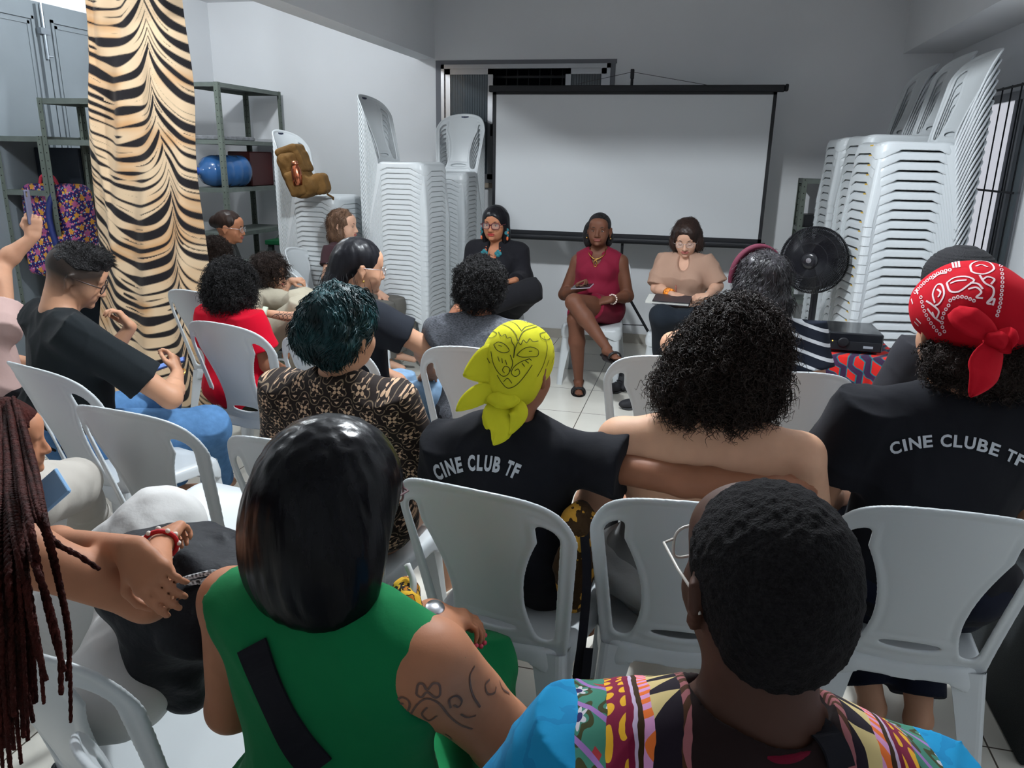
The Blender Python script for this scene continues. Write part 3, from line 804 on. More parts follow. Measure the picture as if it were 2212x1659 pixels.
    def shirt(s, g=.014, sleeve=.55, loose=.016, hem=-.04, neck=(.075, .0, .03), h=.006, fold=.0035, vneck=None, extra=(), flare=0.0):
        J, U, S = s.J, s.U, s.S; p = inflate(s.torso(), g); R = s.Rz@s.Lr
        a = s.armr()
        if sleeve:
            for c in 'RL':
                A, B = J['sh'+c], J['el'+c]
                if sleeve <= 1:
                    p.append(flatcone(A, A+(B-A)*sleeve, a[0]+g+.004, a[0]+(a[1]-a[0])*sleeve+g+loose, .035))
                else:
                    W = J['wr'+c]; p.append(cone(A, B, a[0]+g, a[1]+g+loose*.5, .035)); p.append(flatcone(B, B+(W-B)*(sleeve-1), a[1]+g+loose*.5, a[3]+g+loose*.6, .03))
        p += list(extra)
        if hem is not None: p.append(half(U(0, 0, hem), -R[:, 2], .01))
        if not sleeve:
            for c, sx in (('R', 1), ('L', -1)): p.append(ell(J['sh'+c]+R@np.array([sx*.030, 0, -.015])*S, np.array([.046, .095, .085])*S, R, .008, 's'))
        p.append(ell(U(0, neck[1], .54+neck[2]), np.array([neck[0], neck[0], .07])*S, R, .006, 's'))
        if vneck: p.append(ell(U(0, .12, .50), np.array([.055, .09, vneck])*S, R, .006, 's'))
        A, B, sd = fold, 14.0, s.x*3+s.y
        def disp(q):
            r1 = 1-np.abs(wob(q*np.array([.8, .8, 1.1]), 9, sd+5)); r2 = 1-np.abs(wob(q*np.array([1.1, 1.1, .5]), 15, sd+7))
            return A*(wob(q*np.array([1, 1, .55]), 16, sd)+.5*wob(q, 34, sd+2)-1.3*r1**9-.9*r2**9+.4)
        return sdf_mesh('shirt', p, h=h, relax=1, disp=disp, dmax=A*2.4)
    def pants(s, g=.014, hem=.95, h=.0065, waist=.06, fold=.004, loose=.01, shorts=False):
        J, U = s.J, s.U; R = s.Rz@s.Lr; p = [ell(U(0, -.005, .03), np.array([.172*(.5+.5*s.fat)*s.w+g, .128*s.fat+g, .085+g])*s.S, R, .06)]
        for c in 'RL':
            p += inflate(s.thigh(c), g+loose*.4)
            if not shorts:
                A, B = J['kn'+c], J['an'+c]; f = .6+.4*s.fat; p.append(flatcone(A, A+(B-A)*hem, .056*f*s.S+g, .044*s.S+g+loose, .03))
        sd = s.x+2*s.y
        def disp(q): return fold*(wob(q, 18, sd)+.6*wob(q, 40, sd+1))
        return sdf_mesh('trousers', p, h=h, relax=1, disp=disp, dmax=fold)

def strands(name, roots, dirs, length, r=.0012, turns=0, rad=.006, n=14, grav=.5, seed=0, sides=3, var=.35, T0=None):
    """hair as thin tubes: helical curls or gently falling strands, one mesh"""
    rng = np.random.RandomState(seed); m = len(roots); roots = np.asarray(roots, float); dirs = np.asarray(dirs, float)
    t = np.linspace(0, 1, n)[None, :, None]; L = (length*(1+var*(rng.rand(m)-.5)*2))[:, None, None]
    g = np.array([0, 0, -1.0])
    base = roots[:, None]+dirs[:, None]*L*t*(1-grav*t*.5)+g*L*grav*t*t*.75
    T = np.gradient(base, axis=1); T /= np.linalg.norm(T, axis=2, keepdims=True)+1e-9
    u = np.cross(T, rng.randn(m, 1, 3)); u /= np.linalg.norm(u, axis=2, keepdims=True)+1e-9; v = np.cross(T, u)
    if turns:
        ph = rng.rand(m, 1, 1)*6.28; k = turns*(1+.3*(rng.rand(m, 1, 1)-.5)); rr = rad*(.6+.8*rng.rand(m, 1, 1))*np.minimum(t*4, 1)
        u0 = u[:, :1]; v0 = v[:, :1]
        base = base+rr*(u0*np.cos(ph+k*6.283*t)+v0*np.sin(ph+k*6.283*t))
        T = np.gradient(base, axis=1); T /= np.linalg.norm(T, axis=2, keepdims=True)+1e-9
        u = np.cross(T, np.broadcast_to(u0+.01, T.shape)); u /= np.linalg.norm(u, axis=2, keepdims=True)+1e-9; v = np.cross(T, u)
    rr = r*(1-.75*t**2)
    ring = [base+rr*(u*math.cos(a)+v*math.sin(a)) for a in np.arange(sides)*2*math.pi/sides]
    V = np.stack(ring, 2).reshape(-1, 3)
    i = np.arange(m)[:, None, None]*n*sides; j = np.arange(n-1)[None, :, None]*sides; k = np.arange(sides)[None, None, :]; k2 = (k+1) % sides
    Q = np.stack(np.broadcast_arrays(i+j+k, i+j+k2, i+j+sides+k2, i+j+sides+k), -1).reshape(-1, 4)
    return mk_quads(name, V, Q)
def flow(P0, N0, down=(0, 0, -1), lift=.22, mess=.35, seed=0):
    """directions that lie along the surface, falling down"""
    rng = np.random.RandomState(seed); N = N0/np.linalg.norm(N0, axis=1)[:, None]; g = np.array(down, float)+mess*np.stack([wob(P0, 28, seed+k) for k in range(3)], 1)*1.6
    t = g-N*(g*N).sum(1)[:, None]; t /= np.linalg.norm(t, axis=1)[:, None]+1e-6; return t+N*lift
def scatter(me, n, seed=0, keep=None):
    """random points and outward directions on a mesh"""
    rng = np.random.RandomState(seed); V = verts(me); N = np.empty(len(V)*3, dtype=np.float32); me.vertices.foreach_get('normal', N); N = N.reshape(-1, 3)
    idx = rng.randint(0, len(V), n*2); P0, N0 = V[idx], N[idx]
    if keep is not None: k = keep(P0); P0, N0 = P0[k], N0[k]
    P0, N0 = P0[:n], N0[:n]; return P0+(rng.rand(len(P0), 3)-.5)*.004, N0+.5*(rng.rand(len(P0), 3)-.5)

def curly_hair(T, S, blobs, m, parent, n=1400, h=.008, curl=(.045, .0065, 2.5), r=.0013, seed=0, cut=None, amp=.008, grav=.5):
    """blobs: (centre, radii) in head-local metres"""
    p = [ell(T(c), np.array(rr)*S, T.R, .03) for c, rr in blobs]
    if cut: p += cut
    def disp(q): return amp*(wob(q, 55, seed)+.7*wob(q, 110, seed+1))-amp*.3
    me = sdf_mesh('hair', p, h=h, disp=disp, dmax=amp*1.2)
    o = wpart('hair', me, m, parent)
    P0, N0 = scatter(me, n, seed)
    st = strands('curls', P0-N0*.004, N0, curl[0], r=r, turns=curl[2], rad=curl[1], n=int(8+curl[2]*6), grav=grav, seed=seed)
    # join the curls into the hair: one part
    o2 = wpart('curls', st, m, o)
    return o
def face_bits(b, root, lips=None, brow=None, eyes='open', glasses=None, look=0.0):
    T = b.T(); S = T.k; R = T.R
    for s in (-1, 1):
        if eyes == 'open':
            wpart('eye', sdf_mesh('eye', [ell(T((s*.031, .0782, -.002)), np.array((.0120, .0060, .0040))*S, R)], h=.0016, relax=1), M_eye, root)
            wpart('iris', sdf_mesh('iris', [ell(T((s*.031+look, .0834, -.0015)), np.array((.0052, .0018, .0042))*S, R)], h=.0012), M_iris, root)
        pts = [T((s*.044, .0745, .0045 if eyes == 'open' else -.007)), T((s*.037, .082, .0075 if eyes == 'open' else -.009)), T((s*.028, .0845, .0078 if eyes == 'open' else -.0095)), T((s*.019, .082, .0035 if eyes == 'open' else -.006))]
        wpart('eyelashes', MB().tube(spline(pts, 10), .0013*S, 5).mesh(), M_iris, root)
        if brow:
            pts = [T((s*.050, .072, .018)), T((s*.038, .0845, .0235)), T((s*.026, .0895, .0230)), T((s*.014, .0905, .0185))]
            V, Q = tube_geo(spline(pts, 12), np.array([.0014]*3+[.0030]*7+[.0020]*3)[:len(spline(pts, 12))]*S, 6)
            wpart('eyebrow', mk('eyebrow', V, Q), brow, root)
    if lips:
        wpart('lips', sdf_mesh('lips', [ell(T((-.010, .0920, -.0565)), np.array((.0175, .0070, .0048))*S, R, .004), ell(T((.010, .0920, -.0565)), np.array((.0175, .0070, .0048))*S, R, .004), ell(T((0, .0910, -.0655)), np.array((.0225, .0080, .0062))*S, R, .001),
                                       ell(T((0, .099, -.0610)), np.array((.028, .004, .0008))*S, R, .001, 's')], h=.0016, relax=1), lips, root)
    if glasses: make_glasses(T, S, root, *glasses)
def make_glasses(T, S, root, m, shape='rect', r=.0016, w=.026, hh=.018):
    g = []
    mb = MB()
    for s in (-1, 1):
        pts = []
        for t in np.linspace(0, 2*math.pi, 20, endpoint=False):
            c, q = math.cos(t), math.sin(t)
            if shape == 'rect': c = np.sign(c)*abs(c)**.55; q = np.sign(q)*abs(q)**.6
            pts.append(T((s*.034+c*w, .103-abs(s*.034+c*w)**2*2.6, -.003+q*hh)))
        mb.tube(pts, r*S, 6, closed=True)
        mb.tube([T((s*(.034+w), .095, .004)), T((s*.077, .085, .006)), T((s*.082, .03, .006)), T((s*.083, -.012, .006)), T((s*.080, -.030, -.012))], r*S*.9, 6)
    mb.tube([T((-.009, .103, .004)), T((0, .106, .007)), T((.009, .103, .004))], r*S, 6)
    o = wpart('glasses', mb.mesh(), m, root)
    for s in (-1, 1):
        pts = [T((s*.034+math.cos(t)*w*.97, .1025-abs(s*.034+math.cos(t)*w)**2*2.6, -.003+math.sin(t)*hh*.97)) for t in np.linspace(0, 2*math.pi, 20, endpoint=False)]
        wpart('lens', mk('lens', pts, [tuple(range(20))]), M_glass, o)
    return o
def person(label, b, cat='person'):
    return thing('person', label, cat, (b.x, b.y, 0), math.radians(b.face))
# ---------------------------------------------------------------- three speakers facing the audience
PRES = 'speakers seated in front of the screen'
def hips_from_head(px, py, S, face, **kw):
    b = Body(0, 0, face, S=S, **kw); h = b.J['head']; t = P(px, py, Z=h[2])
    return Body(t[0]-h[0], t[1]-h[1], face, S=S, **kw)
def body_at(px, py, Y, face, **kw):
    S = 1.0
    for _ in range(6):
        b = Body(0, 0, face, S=S, **kw); h = b.J['head']; t = P(px, py, Y=Y+h[1]); S = S*(t[2]-.445)/(h[2]-.445)
    b = Body(0, 0, face, S=S, **kw); h = b.J['head']; t = P(px, py, Z=h[2])
    return Body(t[0]-h[0], t[1]-h[1], face, S=S, **kw)
def seat_chair(b, label, d=.0, face=None):
    f = rotz(b.face)@np.array([0, d, 0]); return chair(b.x+f[0], b.y+f[1], b.face if face is None else face, label)
SK_dark = skin('dark_brown', srgb(98, 62, 46)); SK_mid = skin('warm_brown', srgb(172, 116, 86)); SK_tan = skin('tan', srgb(188, 142, 115)); SK_light = skin('light', srgb(206, 162, 138)); SK_brown = skin('brown', srgb(140, 92, 68)); SK_deep = skin('deep_brown', srgb(70, 44, 34))
H_black = hair_mat('black_straight', (.006, .006, .008), rough=.33); H_blackc = hair_mat('black_curly', (.007, .006, .007), curly=True)
H_darkbr = hair_mat('dark_brown', srgb(42, 30, 26), rough=.4); H_browncurl = hair_mat('brown_curly', srgb(40, 26, 20), curly=True); H_brown = hair_mat('light_brown', srgb(98, 74, 58), rough=.45)
M_brow = mat('eyebrow_hair', (.012, .009, .008), rough=.8)

# left speaker: black hair, red-framed glasses, black jacket and trousers
b = body_at(1070, 484, 5.52, 176, w=1.12, fat=1.2, head=(0, -2, 0), bust=1.1)
J = b.J; y = b.y
J['hipL'] = b.L(-.10, .02, .08)
J['knL'] = P(1146, 628, Y=y-.42); J['anL'] = P(1060, 655, Y=y-.50); J['toL'] = P(1020, 690, Y=y-.55)
J['knR'] = P(1030, 660, Y=y-.45); J['anR'] = P(1040, 800, Z=.09); J['toR'] = P(1035, 830, Z=.03); b.hs = 1.17
J['elL'] = P(1130, 600, Y=y-.05); J['wrL'] = P(1112, 606, Y=y-.26); J['elR'] = P(1010, 610, Y=y-.05); J['wrR'] = P(1070, 618, Y=y-.28)
b.hand['L'].update(d=(-.8, -.5, -.1)); b.hand['R'].update(d=(.8, -.5, 0))
p = person('person in glasses and black clothes, left of the three seated speakers', b); p['group'] = PRES
wpart('body', b.skinmesh(.0048, jaw=1.12), SK_mid, p)
M_jacket = cloth('black_jacket', (.010, .010, .013)); M_blktrs = cloth('black_trousers', (.009, .009, .011))
wpart('jacket', b.shirt(g=.022, sleeve=1.9, loose=.012, hem=-.05, h=.0065, vneck=.12), M_jacket, p)
wpart('trousers', b.pants(g=.022, loose=.02), M_blktrs, p)
T = b.T(); S = T.k
hp = [ell(T((0, -.010, .040)), np.array((.086, .108, .088))*S, T.R, .03), ell(T((-.072, -.015, -.06)), np.array((.028, .045, .13))*S, T.R, .03), ell(T((.072, -.015, -.06)), np.array((.028, .045, .13))*S, T.R, .03), ell(T((0, -.07, -.09)), np.array((.085, .05, .16))*S, T.R, .03),
      ell(T((0, .085, -.030)), np.array((.060, .075, .088))*S, T.R, .012, 's')]
wpart('hair', sdf_mesh('hair', hp, h=.005, relax=1, disp=lambda q: .002*wob(q*np.array([1, 1, .15]), 160)), H_black, p)
M_redfr = mat('dark_red_frame', srgb(84, 34, 44), rough=.3)
face_bits(b, p, lips=mat('lipstick_red', srgb(150, 48, 44), rough=.35), brow=M_brow, glasses=(M_redfr, 'rect', .0028, .027, .0195))
M_teal = mat('teal_fabric', srgb(38, 108, 118), rough=.7); M_orange = mat('orange_bead', srgb(206, 98, 56), rough=.5)
for s in (-1, 1):
    mb = MB()
    for k in range(5):
        a = k*1.256; c = T((s*.089, .012, -.052)); q = T.R@np.array([s*.004, math.cos(a), math.sin(a)])*.020; e = MB().lathe([(0, -.002), (.014, -.001), (.014, .001), (0, .002)], c+q, T.R@np.array([.4*s, 1, 0]), 10); mb.add(np.concatenate(e.V), e.F)
    er = wpart('flower_earring', mb.mesh(), M_teal, p, smooth=False)
    wpart('flower_center', sdf_mesh('fc', [ell(T((s*.092, .020, -.052)), .011*S), ell(T((s*.092, .018, -.085)), .007*S), ell(T((s*.092, .018, -.10)), .005*S)], h=.002), M_orange, er)
# bead necklace with fabric flowers
mb = MB()
pts = spline([b.U(-.06, .05, .50), b.U(-.055, .115, .43), b.U(0, .135, .385), b.U(.055, .115, .43), b.U(.06, .05, .50)], 30)
nk = [ell(q, .0075+.003*(i % 3 == 0)) for i, q in enumerate(pts[::2])]
wpart('necklace', sdf_mesh('necklace', [Prim('ell', 'u', .001, q.a) for q in nk], h=.0022), M_orange, p)
wpart('fabric_flower', sdf_mesh('ff', [ell(b.U(s*.058+dx, .125, .44+dz), (.014, .006, .014), None, .003) for s in (-1, 1) for dx, dz in ((0, .016), (0, -.016), (.016, 0), (-.016, 0))], h=.0025), M_teal, p)
c = seat_chair(b, 'white plastic chair with a printed tag under the left speaker', .02, 182)

# middle speaker: maroon sleeveless top and shorts, legs crossed, phone in hand
b = body_at(1294, 498, 5.60, 178, w=1.12, fat=1.38, head=(3, 3, 0), bust=1.0)
J = b.J; y = b.y
J['shR'] = P(1249, 566, Y=y); J['shL'] = P(1341, 566, Y=y); b.hs = 1.17
J['elR'] = P(1219, 636, Y=y-.03); J['wrR'] = P(1243, 626, Y=y-.24); J['elL'] = P(1356, 640, Y=y-.02); J['wrL'] = P(1321, 647, Y=y-.26)
J['knR'] = P(1244, 690, Y=y-.46); J['anR'] = P(1250, 822, Z=.085); J['toR'] = P(1250, 848, Z=.03)
J['hipL'] = b.L(-.10, .03, .10)
J['knL'] = P(1240, 653, Y=y-.50); J['anL'] = P(1311, 752, Y=y-.62); J['toL'] = P(1330, 772, Y=y-.75)
b.hand['R'].update(d=(.75, -.35, .25), n=(.2, -.5, -.8), curl=.9); b.hand['L'].update(d=(-1, -.2, -.1), n=(0, -.6, .8), curl=.35)
p = person('person in sleeveless maroon outfit, middle of the three seated speakers', b); p['group'] = PRES
toes = []
for a, tt in (('anR', 'toR'), ('anL', 'toL')):
    A, B = J[a], J[tt]; d = B-A; d[2] *= .3; d /= np.linalg.norm(d); sx = np.cross(d, [0, 0, 1])
    for k in range(5): q = B+sx*(-.022+.011*k)+d*(.006-.003*abs(k-1)); toes.append(cone(q, q+d*.022, .0085-.0006*k, .0075, .004))
wpart('body', b.skinmesh(.0046, extra=toes), SK_dark, p)
M_maroon = cloth('maroon', srgb(112, 22, 44), rough=.75)
top = b.shirt(g=.011, sleeve=0, hem=.02, h=.005, fold=.0025, neck=(.080, .02, .0), vneck=.105)
wpart('top', top, M_maroon, p)
def shorts(b, cut, g=.013, fold=.003, wz=.10):
    pr = [ell(b.U(0, -.005, .03), np.array([.172*(.5+.5*b.fat)*b.w+g, .130*b.fat+g, .115+g])*b.S, b.Rz@b.Lr, .05)]
    for c in 'RL':
        A, B = b.J['hip'+c], b.J['kn'+c]; f = .55+.45*b.fat; pr.append(flatcone(A, A+(B-A)*cut, .092*f*b.S+g, (.092*f+(.058*f-.092*f)*cut)*b.S+g+.008, .03))
    return sdf_mesh('shorts', pr, h=.0055, relax=1, disp=lambda q: fold*wob(q, 26), dmax=fold)
wpart('shorts', shorts(b, .50), M_maroon, p)
bow = sdf_mesh('bow', [cone(b.U(0, .125, .17), b.U(-.05, .14, .15), .010, .022, .01), cone(b.U(0, .125, .17), b.U(.055, .135, .145), .010, .020, .01), cone(b.U(-.13, .05, .18), b.U(0, .125, .18), .012, .012, .01), cone(b.U(.13, .05, .18), b.U(0, .125, .18), .012, .012, .01)], h=.004, relax=1)
wpart('belt_bow', bow, M_maroon, p)
T = b.T(); S = T.k
hp = [ell(T((0, -.014, .038)), np.array((.081, .103, .086))*S, T.R, .02), ell(T((.045, -.075, -.045)), np.array((.052, .04, .10))*S, T.R, .03), ell(T((-.02, -.08, -.06)), np.array((.05, .04, .10))*S, T.R, .03), ell(T((.078, -.045, -.035)), np.array((.040, .042, .088))*S, T.R, .03), ell(T((-.070, -.055, -.05)), np.array((.028, .035, .06))*S, T.R, .03),
      ell(T((0, .10, -.02)), np.array((.070, .078, .090))*S, T.R, .008, 's')]
o = wpart('hair', sdf_mesh('hair', hp, h=.0045, relax=1, disp=lambda q: .0022*np.abs(wob(q*np.array([1, .6, .5]), 150))), H_blackc, p)
face_bits(b, p, lips=mat('lips_brown', srgb(122, 66, 58), rough=.4), brow=M_brow)
wpart('collar_necklace', MB().tube(spline([b.U(-.062, .02, .515), b.U(-.062, .08, .475), b.U(0, .118, .438), b.U(.062, .08, .475), b.U(.062, .02, .515)], 24), .0042, 8).mesh(), M_gold, p)
wpart('pendant', MB().tube([b.U(.013*math.cos(t), .128, .405+.027*math.sin(t)) for t in np.linspace(0, 6.283, 16, endpoint=False)], .0036, 6, closed=True).mesh(), M_gold, p)
mb = MB()
wr = J['wrL']; ax = (J['wrL']-J['elL']); ax /= np.linalg.norm(ax); u = np.cross(ax, [0, 0, 1.0]); u /= np.linalg.norm(u); v = np.cross(ax, u)
for k in range(14):
    a = k*6.283/14; q = wr-ax*.015+(u*math.cos(a)+v*math.sin(a))*.033; e = MB().lathe([(0, -.007), (.006, -.004), (.006, .004), (0, .007)], q, -u*math.sin(a)+v*math.cos(a), 8); mb.add(np.concatenate(e.V), e.F)
wpart('bead_bracelet', mb.mesh(), mat('pearl', srgb(226, 206, 196), rough=.25), p)
for s in (-1, 1): wpart('earring', sdf_mesh('er', [ell(T((s*.082, .0, -.052)), .0065)], h=.002), M_gold, p)
M_sandal = mat('black_leather', (.012, .011, .012), rough=.4)
def sandal(A, B, root, label=None):
    d = B-A; d[2] = min(d[2], 0); d = d*1.0; L = np.linalg.norm(d); d /= L; sx = np.cross(d, [0, 0, 1]); sx /= np.linalg.norm(sx); up = np.cross(sx, d)
    heel = A-d*.03-up*.065; toe = B+d*.035-up*.028
    pr = [ecap(heel, heel+(toe-heel)*.5, .030, .034, up, .25, .02), ecap(heel+(toe-heel)*.5, toe, .034, .040, up, .22, .02)]
    o = wpart('sandal', sdf_mesh('sole', pr, h=.004, relax=1), M_sandal, root)
    for c, r, t in ((B-d*.012-up*.004, .041, .0055), (B-d*.022-up*.002, .041, .0050), (A-up*.005, .036, .0038)):
        pts = [c+sx*math.cos(a)*r+up*math.sin(a)*r*.75 for a in np.linspace(-.35, math.pi+.35, 14)]
        wpart('strap', MB().tube(pts, t, 6).mesh(), M_sandal, o)
sandal(J['anR'], J['toR'].copy(), p); sandal(J['anL'], J['toL'].copy(), p)
M_phone = mat('phone_glass', (.01, .01, .014), rough=.08, coat=.5); M_phonecase = mat('phone_case_grey', srgb(150, 140, 150), rough=.4)
def phone(label, c, fwd, up, case=M_phonecase, screen=M_phone, s=1.0, col=None):
    """fwd = long axis, up = screen normal"""
    F = A3(fwd)/np.linalg.norm(fwd); U = A3(up); U = U-F*(U@F); U /= np.linalg.norm(U); X = np.cross(F, U); R = np.stack([X, F, U], 1)
    t = thing('smartphone', label, 'phone', c)
    wpart('phone_case', MB().box((-.037, -.077, -.0045), (.037, .077, .0035), b=.0035).mesh(), case, t, smooth=False).matrix_basis = Matrix.Identity(4)
    o = t.children[-1]; me = o.data; V = verts(me)*s; V = A3(c)+V@R.T; me.vertices.foreach_set('co', V.astype(np.float32).ravel())
    me = MB().box((-.034, -.073, .0033), (.034, .073, .0046), b=.001).mesh(); V = A3(c)+(verts(me)*s)@R.T; me.vertices.foreach_set('co', V.astype(np.float32).ravel()); wpart('screen', me, screen, t, smooth=False)
    me = MB().box((.012, .045, -.0062), (.032, .070, -.0044), b=.0008).mesh(); V = A3(c)+(verts(me)*s)@R.T; me.vertices.foreach_set('co', V.astype(np.float32).ravel()); wpart('camera_bump', me, M_phone, t, smooth=False)
    return t
phone('dark smartphone held by the middle speaker in maroon', J['wrR']+np.array([.055, -.055, .035]), (.9, -.3, .15), (.1, -.3, .9))
c = seat_chair(b, 'white plastic chair under the middle speaker in maroon', .02, 180)

# right speaker: beige blouse, dark skirt, notebook on the lap, looking down
b = body_at(1483, 514, 5.50, 172, w=.98, fat=1.12, head=(4, -22, 2), bust=1.0, lean=3)
J = b.J; y = b.y
J['elR'] = P(1418, 622, Y=y-.06); J['wrR'] = P(1452, 637, Y=y-.27); J['elL'] = P(1550, 618, Y=y-.06); J['wrL'] = P(1528, 640, Y=y-.28)
J['knR'] = P(1430, 684, Y=y-.46); J['knL'] = P(1515, 688, Y=y-.46); J['anR'] = P(1440, 812, Z=.09); J['anL'] = P(1500, 815, Z=.09); J['toR'] = P(1436, 840, Z=.03); J['toL'] = P(1498, 842, Z=.03); b.hs = 1.17
b.hand['R'].update(d=(1, -.25, -.12), n=(0, -.3, .9), curl=.7); b.hand['L'].update(d=(-1, -.1, -.1), n=(0, -.35, .9), curl=.9)
p = person('person in beige blouse and dark skirt writing, right of the three speakers', b); p['group'] = PRES
wpart('body', b.skinmesh(.0048), SK_light, p)
M_blouse = cloth('beige_blouse', srgb(166, 134, 116), rough=.8, sc=14)
wpart('blouse', b.shirt(g=.020, sleeve=.92, loose=.018, hem=.0, h=.006, fold=.005, vneck=.10), M_blouse, p)
pr = [ell(b.U(0, -.005, .03), (.180, .150, .09), b.Rz, .05), ecap(J['hipR'], J['knR'], .11, .078, (0, 0, 1), .95, .05), ecap(J['hipL'], J['knL'], .11, .078, (0, 0, 1), .95, .05), ecap((J['hipR']+J['hipL'])/2, (J['knR']+J['knL'])/2, .10, .075, (0, 0, 1), .8, .05),
      cone(J['knR'], J['anR']*.6+J['knR']*.4, .075, .085, .05), cone(J['knL'], J['anL']*.6+J['knL']*.4, .075, .085, .05)]
wpart('skirt', sdf_mesh('skirt', pr, h=.007, relax=1, disp=lambda q: .006*wob(q*np.array([1, .5, .5]), 22), dmax=.006), cloth('dark_skirt', (.010, .014, .020)), p)
T = b.T(); S = T.k
hp = [ell(T((.0, -.012, .040)), np.array((.090, .112, .092))*S, T.R, .03), ell(T((.078, -.01, -.030)), np.array((.036, .052, .068))*S, T.R, .03), ell(T((-.078, -.01, -.030)), np.array((.036, .052, .068))*S, T.R, .03), ell(T((0, -.075, -.04)), np.array((.085, .045, .075))*S, T.R, .03),
      ell(T((.008, .105, -.020)), np.array((.060, .082, .092))*S, T.R, .014, 's')]
hm = sdf_mesh('hair', hp, h=.005, relax=1, disp=lambda q: .006*wob(q, 45)+.002*wob(q, 160), dmax=.008)
o = wpart('hair', hm, H_darkbr, p)
P0, N0 = scatter(hm, 500, 5, keep=lambda q: T.inv(q)[:, 1] < .02); wpart('loose_strands', strands('s', P0, flow(P0, N0, lift=.02, seed=5), .04, r=.0011, turns=.8, rad=.004, n=12, grav=.2, seed=5), H_darkbr, o)
face_bits(b, p, lips=mat('lips_rose', srgb(164, 92, 84), rough=.4), brow=M_brow, eyes='closed', glasses=(M_silver, 'round', .0012, .024, .018))
wpart('bead_necklace', sdf_mesh('bn', [ell(q, .0062, None, .001) for q in spline([b.U(.065, .05, .50), b.U(.05, .125, .40), b.U(.035, .150, .30), b.U(.03, .155, .22)], 26)], h=.002), mat('rose_beads', srgb(150, 92, 78), rough=.4), p)
ax = (J['wrR']-J['elR']); ax /= np.linalg.norm(ax)
wpart('orange_cuff', MB().lathe([(.030, -.025), (.037, -.023), (.037, .023), (.030, .025)], J['wrR']-ax*.045, ax, 20).mesh(), mat('orange_black_beads', srgb(224, 132, 44), rough=.5, noise=(70, .9, 1)), p)
t = thing('notebook', 'dark notebook with pale pages on the lap of the right speaker', 'notebook', (J['wrR']+J['wrL'])/2)
def oriented(me, c, R): V = A3(c)+verts(me)@np.array(R).T; me.vertices.foreach_set('co', V.astype(np.float32).ravel()); return me
nc = P(1452, 648, Y=y-.36); R = rotz(-4)@rotx(6)
wpart('cover', oriented(MB().box((-.12, -.09, -.012), (.12, .09, -.008)).box((-.12, -.09, .008), (.12, .09, .012)).mesh(), nc, R), mat('dark_cover', (.02, .02, .028), rough=.4), t, smooth=False)
wpart('pages', oriented(MB().box((-.165, -.085, -.008), (.115, .085, .008)).mesh(), nc, R), mat('paper', srgb(205, 205, 200), rough=.8), t, smooth=False)
c = seat_chair(b, 'white plastic chair under the right speaker with the notebook', .02, 178)
# ---------------------------------------------------------------- helpers that lay prints on surfaces
from mathutils.bvhtree import BVHTree
def bvh_of(me):
    V = verts(me).tolist(); F = [tuple(p.vertices) for p in me.polygons]; return BVHTree.FromPolygons(V, F)
def onto(bv, x, y, off=.001):
    """the point of a surface seen at photo pixel (x, y), lifted by off along its normal"""
    d = CR*((x-IW/2)/FPX)-CU*((y-IH/2)/FPX)+CF
    h = bv.ray_cast(Vector(CAM), Vector(d/np.linalg.norm(d)))
    if h[0] is None: return None, None
    n = np.array(h[1]); n = n if n@d < 0 else -n
    return np.array(h[0])+n*off, n
def ribbon(mb, pts, nrm, w):
    pts = np.array(pts); nrm = np.array(nrm); T = np.gradient(pts, axis=0); S = np.cross(T, nrm); S /= np.linalg.norm(S, axis=1)[:, None]+1e-9
    w = np.broadcast_to(np.asarray(w, float), (len(pts),))[:, None]*.5
    V = np.concatenate([pts+S*w, pts-S*w]); n = len(pts)
    mb.add(V, [(i, i+1, n+i+1, n+i) for i in range(n-1)])
def draw(bv, strokes, width, off=.0012, n=24, closed=False):
    """strokes: lists of photo pixels, laid on a surface as thin printed lines"""
    mb = MB(); mb.V.append(np.zeros((0, 3)))
    for s in strokes:
        cl = closed
        w = width
        if isinstance(s, tuple): s, w = s
        q = spline(np.array([(a[0], a[1], 0) for a in s], float), n*max(1, len(s)//5)); P3, N3 = [], []
        for a in q:
            p, m = onto(bv, a[0], a[1], off)
            if p is None or (P3 and np.linalg.norm(p-P3[-1]) > .03):
                if len(P3) > 2: ribbon(mb, P3, N3, w)
                P3, N3 = [], []
                if p is None: continue
            P3.append(p); N3.append(m)
        if len(P3) > 2: ribbon(mb, P3, N3, w)
    return mb.mesh('print') if mb.n else mk('print', [(0, 0, 0)], [])
_dg = None
def glyph(ch, bold=.02):
    c = bpy.data.curves.new('g', 'FONT'); c.body = ch; c.offset = bold; c.resolution_u = 3; c.fill_mode = 'BOTH'
    o = bpy.data.objects.new('g', c); COL.objects.link(o); dg = bpy.context.evaluated_depsgraph_get(); dg.update()
    me = o.evaluated_get(dg).to_mesh(); V = verts(me).copy(); F = [tuple(p.vertices) for p in me.polygons]
    o.evaluated_get(dg).to_mesh_clear(); bpy.data.objects.remove(o); bpy.data.curves.remove(c)
    return V, F
